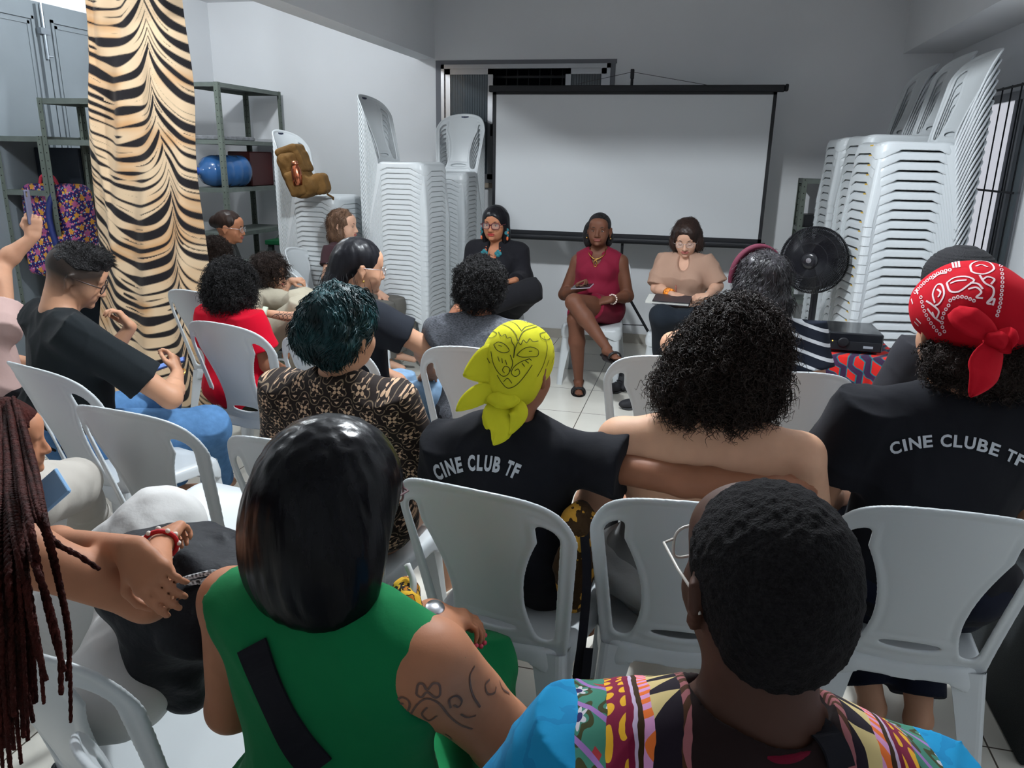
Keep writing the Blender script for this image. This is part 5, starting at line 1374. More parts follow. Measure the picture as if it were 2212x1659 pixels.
def dashiki(x, y, z, mix, noise):
    o = b.U(0, -.012, .50); R = b.Rz
    dx = x-float(o[0]); dy = y-float(o[1]); u = dx*float(R[0, 0])+dy*float(R[1, 0]); v = dx*float(R[0, 1])+dy*float(R[1, 1]); w = z-float(o[2])
    n = noise(18, 3); au = xabs(u)+(n-.5)*.010
    # distance out from the neck along the shoulder and down
    s = xmax(au, xlen(u, w*1.0)*.92)+(n-.5)*.006
    ph = (v*1.0-w*.8)/.034
    blue = mix(xabs(n-.5) < .05, srgb(22, 132, 180), srgb(20, 120, 168))
    # leafy zone
    gu = xfr((u+w*.3)/.045)-.5; gv = xfr((v-w)/.050)-.5; r = xlen(gu, gv); th = xat(gu, gv)
    leafy = mix(xabs(r-.33+xsin(th*5)*.07) < .07, srgb(60, 118, 100), srgb(56, 58, 30))
    leafy = mix(r < .20+xsin(th*6)*.07, leafy, srgb(196, 190, 196)); leafy = mix(r < .11, leafy, srgb(38, 34, 84)); leafy = mix((xfr((u-w)/.060) < .20)*(xfr((v+u)/.052) < .34), leafy, srgb(160, 52, 58)); leafy = mix((xfr((u+v)/.052) < .16), leafy, srgb(150, 108, 170))
    dots = mix(xlen(xfr((v-w)/.020)-.5, xfr(s/.020)-.5) < .34, srgb(120, 26, 56), srgb(224, 168, 44))
    tri = (xfr((v-w*1.0)/.030)-.5); zig = mix((xabs(tri)*2) < (s-.092)/.040, srgb(28, 20, 30), srgb(206, 184, 128))
    band = lambda lo, hi: (s > lo)*(s < hi)
    c = mix(s > .205, leafy, blue); c = mix(band(.150, .172), c, dots); c = mix(band(.143, .150), c, srgb(110, 18, 50)); c = mix(band(.139, .143), c, srgb(190, 170, 196)); c = mix(band(.133, .139), c, srgb(54, 36, 16))
    c = mix(band(.122, .133), c, mix(xfr((v-w)/.012) < .5, srgb(226, 112, 50), srgb(214, 150, 196))); c = mix(s < .122, c, zig); c = mix(s < .092, c, mix(xfr((v-w)/.016+s*30) < .5, srgb(70, 44, 28), srgb(150, 92, 96))); c = mix(s < .082, c, srgb(30, 18, 18))
    return c
DASH = wpart('dashiki', dash, pattern_mat('dashiki_print', dashiki), p); DASH_T = b
t = thing('backpack_strap', 'black strap over the right shoulder of the dashiki', 'strap', (b.x, b.y, 0)); wpart('webbing', strap([(1756, 1565), (1785, 1595), (1802, 1625), (1812, 1658)], bvh_of(dash), .030, off=.004), cloth('black_webbing', (.010, .010, .014)), t, smooth=False)
wpart('trousers', b.pants(g=.016), M_blktrs, p)
wpart('necklace_chain', MB().tube([b.U(.072*math.cos(a), -.015+.066*math.sin(a), .512+.018*math.sin(a)) for a in np.linspace(0, 6.283, 30, endpoint=False)], .0011, 5, closed=True).mesh(), M_silver, p)
wpart('inner_collar', sdf_mesh('ic', [Prim('fn', 'u', .005, (lambda q: np.maximum(np.abs(np.linalg.norm((q-b.U(0, -.012, .50))*np.array([1, 1, .0]), axis=1)-.072)-.004, np.abs(q[:, 2]-b.U(0, 0, .493)[2])-.018), b.U(0, 0, .49)-.1, b.U(0, 0, .49)+.1))], h=.004, relax=1), cloth('crimson_lining', srgb(96, 10, 34)), p)
# ---------------------------------------------------------------- woman with long red-brown braids, arms folded over a black bag
b = body_at(14, 950, 1.20, -34, w=1.02, fat=1.12, head=(-22, -6, 0), lean=14, slouch=.1, neckfwd=.03); b.hs = 1.05; J = b.J
Y0 = b.y
J['shR'] = P(40, 1195, D=1.02); J['elR'] = P(318, 1292, D=1.10); J['wrR'] = P(345, 1178, D=1.26)
J['shL'] = P(20, 1110, D=1.42); J['elL'] = P(60, 1158, D=1.30); J['elL'] = P(70, 1180, D=1.34); J['wrL'] = P(280, 1185, D=1.05)
b.hand['R'].update(d=P(385, 1112, D=1.36)-J['wrR'], n=(-.2, -.5, .8), curl=1.1, S=.95); b.hand['L'].update(d=P(358, 1290, D=1.02)-J['wrL'], n=-CF+.2*CR, curl=.50, S=1.0, thumb=1.0)
J['knR'] = P(345, 1140, D=1.75); J['anR'] = P(330, 1400, D=1.75); J['knL'] = P(60, 1120, D=1.9); J['anL'] = P(60, 1300, D=1.9)
p = person('person with red-brown braids, arms crossed over a black bag', b); BR = p
wpart('body', b.skinmesh(.0042, relax=1), skin('honey', srgb(178, 122, 92)), p)
wpart('dark_top', b.shirt(g=.012, sleeve=0, hem=-.04, neck=(.085, 0, 0)), cloth('wine_top', srgb(44, 18, 30)), p)
M_white = cloth('white_trousers', srgb(208, 206, 204), sc=16)
pr = [ell(b.U(0, -.005, .03), np.array([.185, .15, .12])*b.S, b.Rz, .06), ell(P(262, 1470, D=1.40), (.10, .11, .09), None, .06), cone(P(262, 1470, D=1.42), J['knR'], .085, .07, .05), ecap(J['hipR'], J['knR'], .115, .085, (0, 0, 1), .95, .05), cone(J['knR'], J['anR'], .085, .065, .04), ecap(J['hipL'], J['knL'], .11, .08, (0, 0, 1), .95, .05), cone(J['knL'], J['anL'], .08, .06, .04)]
wpart('white_trousers', sdf_mesh('trousers', pr, h=.006, relax=1, disp=lambda q: .007*(wob(q*np.array([.6, .6, 1]), 26)+.5*wob(q, 60)), dmax=.01), M_white, p)
T = b.T(); S = T.k
H_red = mat('hair_auburn', srgb(50, 17, 13), rough=.7, spec=.10, noise=(50, .5, 3), bump=(160, .8, 3, .006))
hp = [ell(T((0, -.015, .036)), np.array((.086, .106, .092))*S, T.R, .03), ell(T((0, .095, -.04)), np.array((.066, .075, .095))*S, T.R, .012, 's')]
cap = wpart('hair', sdf_mesh('hair', hp, h=.005, relax=1, disp=lambda q: .003*wob(q, 90), dmax=.003), H_red, p)
def braid(pts, r, mtl, parent, seed=0, name='braid'):
    q = spline(pts, 60); L = np.concatenate([[0], np.cumsum(np.linalg.norm(np.diff(q, axis=0), axis=1))]); n = int(L[-1]/.0035)+4
    s = np.linspace(0, L[-1], n); q = np.stack([np.interp(s, L, q[:, k]) for k in range(3)], 1); T_ = np.gradient(q, axis=0); T_ /= np.linalg.norm(T_, axis=1)[:, None]
    u = np.cross(T_, [.3, .5, .1]); u /= np.linalg.norm(u, axis=1)[:, None]; v = np.cross(T_, u); tp = (1-.55*(s/L[-1])**3)
    mb = MB(); w0 = 2*math.pi/(r*5.0)
    for k in range(3):
        a = s*w0+k*2.094+seed; c = q+(u*np.cos(a)[:, None]+v*(np.sin(2*a)*.5)[:, None])*(r*.55*tp)[:, None]
        mb.tube(c, r*.62*tp, 5)
    return wpart(name, mb.mesh(), mtl, parent)
rng = random.Random(5)
BRD = [((30, 860), (55, 980), (80, 1090), (110, 1200), (140, 1330), (150, 1430), (153, 1560)), ((36, 870), (70, 990), (95, 1110), (125, 1240), (150, 1370), (145, 1470)), ((20, 870), (40, 1000), (62, 1120), (90, 1260), (118, 1380), (140, 1450)),
       ((0, 880), (12, 1020), (30, 1160), (60, 1300), (85, 1420), (95, 1520)), ((-5, 900), (5, 1060), (20, 1200), (38, 1360), (55, 1500), (60, 1600)), ((10, 890), (22, 1040), (46, 1180), (72, 1330), (92, 1440)), ((-10, 920), (-4, 1080), (8, 1240), (22, 1400), (34, 1540), (46, 1650)),
       ((-12, 930), (-12, 1100), (-6, 1260), (4, 1420), (14, 1560), (24, 1680)), ((28, 880), (60, 1060), (110, 1160), (170, 1200), (215, 1230)), ((-20, 950), (-16, 1150), (-12, 1350), (-4, 1500), (6, 1660)), ((0, 900), (16, 1100), (30, 1280), (46, 1420), (72, 1560)), ((5, 895), (30, 1100), (52, 1240), (74, 1380), (100, 1470)),
       ((-8, 905), (2, 1130), (14, 1300), (30, 1450), (40, 1600)), ((-14, 925), (-8, 1180), (4, 1330), (18, 1480), (30, 1620)), ((15, 880), (34, 1060), (70, 1200), (104, 1300), (128, 1400), (132, 1500))]
for k in range(16): x0 = -14+k*3.4; BRD.append(((x0, 885+k*2), (x0-4+k, 1050), (x0-12+k*2.2, 1230), (x0-14+k*3.1, 1390+rng.randint(-20, 20)), (x0-12+k*3.6, 1500+rng.randint(0, 120))))
for i, br in enumerate(BRD):
    d0 = float((T((.06, -.02, .0))-CAM)@CF); n = len(br)
    pts = [P(x, y, D=d0-.02-(d0-.90+.015*(i % 4))*min(1, k/(n*.28))) for k, (x, y) in enumerate(br)]
    braid(pts, .0056+.001*(i % 3), H_red, cap, i)
wpart('hair_cuff', MB().lathe([(.006, -.009), (.0085, -.008), (.0085, .008), (.006, .009)], P(96, 1185, D=d0-.16), (.1, .2, 1), 12).mesh(), M_silver, p)
ax = J['wrR']-J['elR']; ax /= np.linalg.norm(ax); u = np.cross(ax, [0, 0, 1.0]); u /= np.linalg.norm(u); vv = np.cross(u, ax)
rb = wpart('red_bracelet', MB().tube([J['wrR']+(u*math.cos(t)*.0265+vv*math.sin(t)*.025) for t in np.linspace(0, 6.283, 24, endpoint=False)], .004, 6, closed=True).mesh(), mat('red_cord', srgb(176, 20, 28), rough=.6), p)
wpart('white_beads', sdf_mesh('wb', [ell(J['wrR']+(u*math.cos(t)*.0285+vv*math.sin(t)*.027)+ax*.006*(k % 2), .0046, None, .001) for k, t in enumerate(np.linspace(0, 6.283, 12, endpoint=False))], h=.0018), mat('white_bead', srgb(225, 215, 205), rough=.3), rb)

# black bag on her lap, with a cord pull
bc = P(415, 1262, D=1.36)
def wrinkled(prims, amp, f, h=.006): return sdf_mesh('soft', prims, h=h, relax=1, disp=lambda q: amp*(wob(q, f)+.5*wob(q, f*2.3)), dmax=amp*1.3)
t = thing('black_bag', 'black fabric bag held on the lap of the braided woman', 'bag', bc)
M_nylon = mat('black_nylon', (.007, .008, .011), rough=.65, spec=.25, bump=(14, .8, 5, .015))
wpart('bag_body', wrinkled([ell(P(420, 1250, D=1.40), (.16, .14, .065), None, .05), ell(P(430, 1330, D=1.36), (.11, .11, .08), None, .05), ell(P(350, 1230, D=1.42), (.11, .12, .06), None, .05), cone(P(330, 1400, D=1.36), P(400, 1500, D=1.42), .05, .045, .05)], .016, 22), M_nylon, t)
BAGBV = bvh_of(t.children[0].data)
q0, n0 = onto(BAGBV, 390, 1252, .008)
_q = onto(BAGBV, 430, 1246, .010)[0]; _d = float((_q-CAM)@CF) if _q is not None else 1.25
pts = [P(x, y, D=_d) for x, y in ((384, 1256), (400, 1250), (430, 1242), (460, 1236), (476, 1240), (474, 1248), (460, 1252), (430, 1257), (400, 1260))]
wpart('cord_pull', MB().tube(spline(pts, 40), .0045, 8).mesh(), mat('checked_cord', srgb(170, 170, 172), rough=.7, noise=(1.0, .9, 0, (260, 260, 260))), t)
q1, n1 = onto(BAGBV, 258, 1214, .003)
if q1 is not None: wpart('round_badge', MB().lathe([(.0, 0), (.026, 0), (.027, .003), (.024, .004), (.023, .0025), (.0, .0025)], q1, n1, 24).mesh(), mat('badge_grey', srgb(130, 134, 140), rough=.3, metal=.4, noise=(90, .8, 1)), t)
# water bottle lying by the bag
t = thing('water_bottle', 'clear plastic water bottle with blue label beside the black bag', 'bottle', P(440, 1162, D=1.5))
A, B = P(378, 1160, D=1.50), P(520, 1185, D=1.58); ax = (B-A)/np.linalg.norm(B-A)
M_pet = mat('clear_plastic', srgb(190, 205, 214), rough=.08, spec=.6, alpha=.42)
prof = [(.012, .0), (.012, .012), (.022, .030), (.031, .045)]+[(.031+.0012*(i % 2), .05+.008*i) for i in range(16)]+[(.029, .185), (.0, .187)]
wpart('bottle_body', MB().lathe([(0, 0)]+prof, A, ax, 24).mesh(), M_pet, t)
wpart('cap', MB().lathe([(0, -.012), (.014, -.012), (.014, .004), (0, .004)], A, ax, 18).mesh(), mat('blue_cap', srgb(50, 84, 160), rough=.4), t)
wpart('bottle_label', MB().lathe([(.0325, .075), (.0330, .077), (.0330, .128), (.0325, .130)], A, ax, 24).mesh(), mat('label_blue', srgb(176, 200, 220), rough=.4, noise=(40, .5, 1)), t)

# seated neighbour in beige trousers, phone on the thigh
b = body_at(-95, 905, 1.72, -36, w=1.0, fat=1.1, head=(-10, -10, 0), lean=6); J = b.J
J['knR'] = P(160, 1048, D=2.05); J['anR'] = P(215, 1180, Z=.10); J['toR'] = P(255, 1190, Z=.03); J['hipR'] = P(40, 1085, D=1.75)
J['elR'] = P(5, 1040, D=1.8); J['wrR'] = P(30, 1075, D=1.8)
p = person('person at the left edge in beige trousers and mauve top', b)
std(b, SK_tan, p); wpart('mauve_top', b.shirt(g=.016, sleeve=.8, loose=.02, hem=-.08), cloth('mauve', srgb(112, 66, 84)), p)
wpart('beige_trousers', b.pants(g=.028, loose=.03, fold=.006), cloth('beige_cotton', srgb(178, 172, 164), sc=16), p)
T = b.T(); S = T.k
wpart('hair', sdf_mesh('hair', [ell(T((0, -.02, .04)), np.array((.09, .108, .095))*S, T.R, .03), ell(T((0, .1, -.05)), (.07, .08, .1), T.R, .01, 's')], h=.007), H_darkbr, p)
c0 = P(80, 1086, D=1.70)
phone('light blue smartphone lying on the beige trousers at the left', c0, (.45, .30, .45), -CF+.5*CU, case=mat('light_blue_case', srgb(140, 180, 220), rough=.3), screen=mat('light_blue_back', srgb(150, 190, 226), rough=.3))
chair(b.x, b.y, -30, 'white plastic chair under the person in beige trousers')

# person at the far left edge holding up a phone
b = body_at(-70, 560, 2.62, -8, w=1.1, fat=1.2, head=(-20, -4, 0), lean=0); J = b.J
J['shR'] = P(5, 700, Y=b.y); J['elR'] = P(2, 570, Y=b.y+.22); J['wrR'] = P(72, 512, Y=b.y+.30); b.hand['R'].update(d=(.05, .10, 1), n=(.6, -.7, .1), curl=1.25)
p = person('person at the left edge in pale pink top raising a phone', b)
std(b, SK_tan, p, h=.0055); wpart('pink_top', b.shirt(g=.018, sleeve=.22, loose=.02, hem=-.08), cloth('pale_pink', srgb(196, 166, 160)), p)
wpart('trousers', b.pants(g=.016), M_blktrs, p)
T = b.T(); S = T.k
wpart('hair', sdf_mesh('hair', [ell(T((0, -.02, .04)), np.array((.09, .108, .095))*S, T.R, .03), ell(T((0, .1, -.05)), (.07, .08, .1), T.R, .01, 's')], h=.007), H_darkbr, p)
phone('smartphone held upright by the raised hand at the left edge', P(62, 448, Y=b.y+.31), (-.05, .05, 1), (-.85, -.5, 0), case=mat('case_violet_grey', srgb(96, 96, 120)))
chair(b.x, b.y+.02, -8, 'white plastic chair under the person raising the phone')

# three listeners at the far left, beyond the curtain
b = body_at(742, 488, 5.25, -88, w=1.0, fat=.98, head=(6, -2, 0), lean=2); b.hs = 1.12; J = b.J
J['elR'] = P(706, 600, Y=b.y-.22); J['wrR'] = P(738, 640, Y=b.y-.12)
p = person('person with wavy light brown hair and brown tee, facing right', b)
std(b, SK_light, p, h=.0055); wpart('brown_tee', b.shirt(g=.013, sleeve=.5, loose=.014, hem=-.08), cloth('dark_brown_tee', srgb(52, 34, 38)), p)
wpart('trousers', b.pants(g=.018), cloth('grey_trousers', srgb(90, 88, 84)), p)
T = b.T(); S = T.k
hp = [ell(T((0, -.016, .038)), np.array((.084, .106, .088))*S, T.R, .03), ell(T((0, -.065, -.05)), np.array((.080, .055, .11))*S, T.R, .04), ell(T((.062, -.01, -.075)), np.array((.026, .038, .080))*S, T.R, .03), ell(T((-.062, -.01, -.075)), np.array((.026, .038, .080))*S, T.R, .03), ell(T((0, .095, -.035)), np.array((.070, .078, .092))*S, T.R, .012, 's')]
hm = sdf_mesh('hair', hp, h=.005, relax=0, disp=lambda q: .006*wob(q, 55)+.002*wob(q, 150), dmax=.008); o = wpart('hair', hm, H_brown, p)
P0, N0 = scatter(hm, 1500, 4, keep=lambda q: T.inv(q)[:, 1] < .03); wpart('locks', strands('s', P0, flow(P0, N0, lift=.02, seed=24), .045, r=.0011, turns=1.2, rad=.005, n=16, grav=.2, seed=24), H_brown, o)
face_bits(b, p, lips=mat('lips_rose', srgb(164, 92, 84)), brow=mat('brow_brown', srgb(70, 48, 36)))
chair(b.x-.02, b.y, -88, 'white plastic chair under the brown-haired listener facing right')
chair_at(822, 532, 60, 'white plastic chair seen side-on between the two left stacks')

b = body_at(497, 492, 5.02, -62, w=1.0, fat=1.0, head=(-14, -6, 0), lean=2); b.hs = 1.18
p = person('person with glasses and pulled-back dark hair behind the curtain edge', b)
std(b, SK_mid, p, h=.006); wpart('dark_shirt', b.shirt(g=.016, sleeve=.6, hem=-.08), cloth('charcoal_shirt', srgb(28, 32, 32)), p); wpart('trousers', b.pants(g=.018), M_blktrs, p)
T = b.T(); S = T.k
wpart('hair', sdf_mesh('hair', [ell(T((0, -.02, .042)), np.array((.084, .104, .086))*S, T.R, .03), ell(T((0, -.11, .03)), .045*S, None, .02), ell(T((0, .105, -.03)), np.array((.072, .078, .098))*S, T.R, .01, 's')], h=.0055, disp=cyl_groove(120)), H_darkbr, p)
face_bits(b, p, lips=mat('lips_rose', srgb(164, 92, 84)), brow=M_brow, glasses=(M_silver, 'round', .0016, .025, .020))
chair(b.x, b.y, -62, 'white plastic chair under the listener in glasses behind the curtain')

b = body_at(466, 552, 4.42, -56, w=1.0, fat=1.1, head=(-2, -6, 0), lean=2); b.hs = 1.22
p = person('person with short dark curls between curtain and red tee', b)
std(b, SK_brown, p, h=.007); wpart('dark_shirt', b.shirt(g=.016, sleeve=.6, hem=-.08), cloth('black_shirt2', (.02, .02, .024)), p); wpart('trousers', b.pants(g=.018), M_blktrs, p)
T = b.T(); S = T.k
curly_hair(T, S, [((0, -.02, .042), (.115, .118, .100)), ((0, -.05, -.01), (.10, .085, .08))], H_browncurl, p, n=1300, r=.0016, curl=(.038, .007, 2.0), seed=51)
chair(b.x, b.y, -56, 'white plastic chair under the dark-curled listener by the curtain')

# listener in beige trousers with tattooed forearm, beyond the red tee
b = body_at(585, 592, 3.75, -78, w=1.0, fat=1.05, head=(4, -8, 0), lean=20, neckfwd=.05); b.hs = 1.05; J = b.J
J['elR'] = P(668, 692, Y=b.y-.22); J['wrR'] = P(572, 676, Y=b.y-.30); J['elL'] = P(600, 640, Y=b.y+.15); J['wrL'] = P(628, 606, Y=b.y+.20); b.hand['L'].update(d=(1, .1, .1), n=(0, -.3, 1), curl=1.0); b.hand['R'].update(d=(-1, 0, 0), n=(0, -.5, .8), curl=.8)
J['shR'] = P(650, 655, Y=b.y-.12)
J['knR'] = P(655, 668, Y=b.y-.15); J['knL'] = P(660, 650, Y=b.y+.1)
p = person('person with brown curls, beige clothes and tattooed forearm', b)
tb = wpart('body', b.skinmesh(.0052), SK_tan, p); M_beige = cloth('beige_linen', srgb(168, 160, 142), sc=22)
wpart('beige_shirt', b.shirt(g=.020, sleeve=.5, loose=.02, hem=-.08, fold=.007), M_beige, p); wpart('beige_trousers', b.pants(g=.026, loose=.02, fold=.007), M_beige, p)
T = b.T(); S = T.k
curly_hair(T, S, [((0, -.02, .042), (.100, .115, .095)), ((0, -.065, -.04), (.085, .06, .09))], H_browncurl, p, n=1100, r=.0014, curl=(.050, .008, 2.4), seed=61)
face_bits(b, p, lips=mat('lips_rose', srgb(164, 92, 84)), brow=M_brow)
TATBV = bvh_of(tb.data); rng = np.random.RandomState(3)
st = [[(x+rng.randint(-3, 3), y), (x+8, y-6), (x+14, y+3), (x+6, y+8)] for x in range(590, 662, 9) for y in (672, 684, 696)]
M_tatt = mat('tattoo_ink', srgb(70, 56, 52), rough=.6)
wpart('tattoo', draw(TATBV, st, .0028, n=10), M_tatt, p, smooth=False)
wpart('white_watch', MB().lathe([(.026, -.012), (.033, -.011), (.033, .011), (.026, .012)], J['wrR'], J['wrR']-J['elR'], 18).mesh(), mat('pale_green_strap', srgb(196, 206, 186), rough=.5), p)
chair(b.x-.03, b.y, -8, 'white plastic chair under the listener with the tattooed forearm')
chair_at(618, 578, -58, 'white plastic chair seen side-on between red tee and rucksack stack')

# listener half hidden behind the red bandana, black knitted cap
b = body_at(2062, 632, 2.86, 18, w=.85, fat=.9, head=(10, -4, 0), lean=0); b.hs = 1.1; J = b.J
J['elR'] = P(2235, 830, Y=b.y-.05); J['wrR'] = P(2205, 808, Y=b.y+.12); b.hand['R'].update(d=(-1, .1, .1), n=(0, -.6, .8), curl=.9)
p = person('person in black cap hidden behind the red bandana', b)
std(b, SK_tan, p, h=.0065); wpart('black_shirt', b.shirt(g=.016, sleeve=.6, hem=-.08), cloth('black_shirt2', (.02, .02, .024)), p); wpart('trousers', b.pants(g=.018), M_blktrs, p)
T = b.T(); S = T.k
wpart('knitted_cap', sdf_mesh('cap', [ell(T((0, -.012, .050)), np.array((.100, .116, .098))*S, T.R, .03), half(T((0, 0, .0)), -T.R[:, 2], .01)], h=.005, disp=lambda q: .0018*np.sin(q[:, 2]*700)), mat('black_knit', (.012, .012, .014), rough=.9, bump=(300, 1.0, 2, .004)), p)
chair(b.x, b.y, 18, 'white plastic chair under the person in the black cap')
for bb, lab in ((None, None),): pass
chair(-.50, .94, -10, 'white plastic chair under the woman in the green top')
chair(.17, .82, 10, 'white plastic chair under the man in the dashiki')
# ================================================================ things around the room
def part(t, name, me, m, smooth=False, sub=None): return wpart(name, me, m, sub or t, smooth)

# tiger print cloth hanging from the ceiling to the floor
def curtain():
    Yc = 4.08; nz, nx = 620, 210; t = thing('tiger_print_curtain', 'tall tiger-striped fabric hanging from ceiling to floor at the left', 'curtain', (-3.3, Yc, 0))
    z = np.linspace(0.012, 2.90, nz); s = np.linspace(0, 1, nx)
    xl = np.array([P(172, 5, Y=Yc)[0], P(184, 300, Y=Yc)[0], P(208, 600, Y=Yc)[0]]); zl = np.array([P(172, 5, Y=Yc)[2], P(184, 300, Y=Yc)[2], P(208, 600, Y=Yc)[2]])
    xr = np.array([P(372, 5, Y=Yc)[0], P(420, 500, Y=Yc)[0], P(452, 850, Y=Yc)[0]]); zr = np.array([P(372, 5, Y=Yc)[2], P(420, 500, Y=Yc)[2], P(452, 850, Y=Yc)[2]])
    o = np.argsort(zl); L = np.interp(z, zl[o], xl[o]); L = np.where(z < zl.min(), xl[2]+(z-zl.min())*.25, L); o = np.argsort(zr); Rr = np.interp(z, zr[o], xr[o])
    S, Z = np.meshgrid(s, z); Lx, Rx = np.broadcast_to(L[:, None], S.shape), np.broadcast_to(Rr[:, None], S.shape)
    X0 = Lx+(Rx-Lx)*S; d = np.minimum(S, 1-S); yy = Yc+.10*np.exp(-(d/.03)**1.0)-.05*np.sin(S*math.pi)
    fold = .022*np.sin((S*3.2+.35*np.sin(Z*1.7)+.25*(2.9-Z))*6.28)*np.clip((2.9-Z)*.8, .12, 1)+.012*np.sin(S*17+Z*2.2+np.sin(Z*3)*1.4)
    crease = -.030*np.exp(-((S-(.10+.10*(2.4-Z)))/.035)**2)*np.clip((Z-.6), 0, 1)
    Yv = yy+fold+crease; V = np.stack([X0, Yv, Z], -1).reshape(-1, 3)
    i = np.arange(nz-1)[:, None]*nx+np.arange(nx-1)[None]; Q = np.stack([i, i+1, i+nx+1, i+nx], -1).reshape(-1, 4)
    n = len(V); V2 = V+np.array([0, .0025, 0]); Q2 = (Q+n)[:, ::-1]
    rim = []; 
    for r in range(nz-1): rim += [(r*nx, (r+1)*nx, n+(r+1)*nx, n+r*nx), (r*nx+nx-1, n+r*nx+nx-1, n+(r+1)*nx+nx-1, (r+1)*nx+nx-1)]
    me = mk_quads('tiger_cloth', np.concatenate([V, V2]), np.concatenate([Q, Q2, np.array(rim)]))
    # print: dark stripes fanning from a spine, rust shading between them
    def tiger(q):
        x, zz = q[:, 0], q[:, 2]; Lz, Rz_ = np.interp(zz, z, L), np.interp(zz, z, Rr)
        p3 = np.stack([x, zz, 0*x], 1)
        sp = Rz_-.115-.035*(zz-1.2)+.012*wob(p3, 5, 2); u = sp-x
        w1 = .026*wob(p3, 5.0, 4)+.012*wob(p3, 13, 9)
        ul = np.maximum(u, 0); ur = np.maximum(-u, 0)
        f = np.where(u > 0, .15*np.exp(-ul/.060)+1.3*(ul-.24)**2*np.where(ul > .24, 1.4, .5), .15*np.exp(-ur/.060)-.55*ur)
        zz2 = zz-f+w1
        ph = zz2/.088; fr = ph-np.floor(ph); row = np.floor(ph)
        lump = vnoise(np.stack([x*7+row*3.7, row*1.31, 0*x], 1), 1.0, 7)
        wid = np.clip(.86*lump-.08, 0, .66)*np.clip(1.1-.35*np.exp(-np.abs(u)/.03), 0, 1); k = np.clip((wid*.5-np.abs(fr-.5))/.055+.5, 0, 1)
        # side branches
        ph2 = zz2/.088+.5; row2 = np.floor(ph2); l2 = vnoise(np.stack([x*11+row2*5.1, row2*2.7, 0*x], 1), 1.0, 17); fr2 = ph2-row2
        k2 = np.clip(((l2-.50)*.62*.5-np.abs(fr2-.5))/.05+.5, 0, 1); k = np.maximum(k, k2*(lump < .62))
        rust = np.clip((vnoise(np.stack([x*6, zz*9, 0*x], 1), 1.0, 5)-.50)*3.0, 0, 1)*np.clip(1-np.abs(fr-.5)*1.2, 0, 1)
        base = np.array(srgb(222, 194, 160)); rc = np.array(srgb(190, 124, 48)); bk = np.array((.010, .008, .010))
        C = base*(1-rust[:, None]*.75)+rc*rust[:, None]*.75; return C*(1-k[:, None])+bk*k[:, None]
    set_col(me, tiger(verts(me)))
    part(t, 'cloth', me, mat('tiger_cloth', (1, 1, 1), rough=.7, spec=.2, attr='Col', sheen=.1), smooth=True)
    mb = MB().tube([(L[-1]-.05, Yc+.02, 2.905), (Rr[-1]+.05, Yc+.02, 2.905)], .012, 8); part(t, 'curtain_rod', mb.mesh(), M_blkmetal)
curtain()

# projection screen on a tripod
def screen():
    y = 6.35; TL, TR, BL, BR = P(1064, 196, Y=y), P(1678, 202, Y=y), P(1064, 505, Y=y), P(1645, 522, Y=y)
    x0, x1 = (TL[0]+BL[0])/2, (TR[0]+BR[0])/2; z1, z0 = (TL[2]+TR[2])/2, (BL[2]+BR[2])/2
    t = thing('projection_screen', 'white projection screen with black border on a tripod stand', 'projection screen', ((x0+x1)/2, y, 0))
    f = part(t, 'screen_fabric', MB().box((x0, y, z0), (x1, y+.003, z1)).mesh(), mat('screen_white', srgb(200, 203, 206), rough=.8, spec=.1))
    part(t, 'screen_border', MB().box((x0, y-.002, z0), (x0+.026, y, z1)).box((x1-.026, y-.002, z0), (x1, y, z1)).box((x0, y-.002, z1-.018), (x1, y, z1)).box((x0, y-.002, z0), (x1, y, z0+.03)).mesh(), M_black, sub=f)
    part(t, 'top_case', MB().box((x0-.035, y-.02, z1), (x1+.05, y+.03, z1+.05), b=.006).mesh(), M_black)
    part(t, 'end_cap', MB().box((x1+.05, y-.022, z1+.005), (x1+.075, y+.032, z1+.055), b=.006).mesh(), M_black)
    part(t, 'bottom_tube', MB().tube([(x0+.05, y+.005, z0-.022), (x1+.03, y+.005, z0-.022)], .026, 14).mesh(), M_black, smooth=False)
    px = P(1366, 160, Y=y+.05)[0]
    part(t, 'pole', MB().tube([(px, y+.05, .25), (px, y+.05, z1+.13)], .011, 10).mesh(), M_blkmetal)
    part(t, 'pole_hook', MB().box((px-.014, y+.035, z1+.10), (px+.014, y+.065, z1+.17), b=.003).mesh(), M_black)
    part(t, 'cord', MB().tube([(px, y+.05, z1+.15), ((px+x0)/2+.12, y+.03, z1+.06)], .002, 5).tube([(px, y+.05, z1+.15), (x1-.5, y+.03, z1+.05)], .002, 5).mesh(), M_black)
    hub = np.array([px, y+.05, .62])
    for a in (-60, 60, 180):
        d = np.array([math.sin(math.radians(a)), -math.cos(math.radians(a)), 0]); part(t, 'leg', MB().bar(hub, hub+d*.50-[0, 0, .60], .022, .012).mesh(), M_blkmetal)
        part(t, 'brace', MB().bar((px, y+.05, .26), hub+d*.27-[0, 0, .325], .014, .006).mesh(), M_blkmetal)
screen()

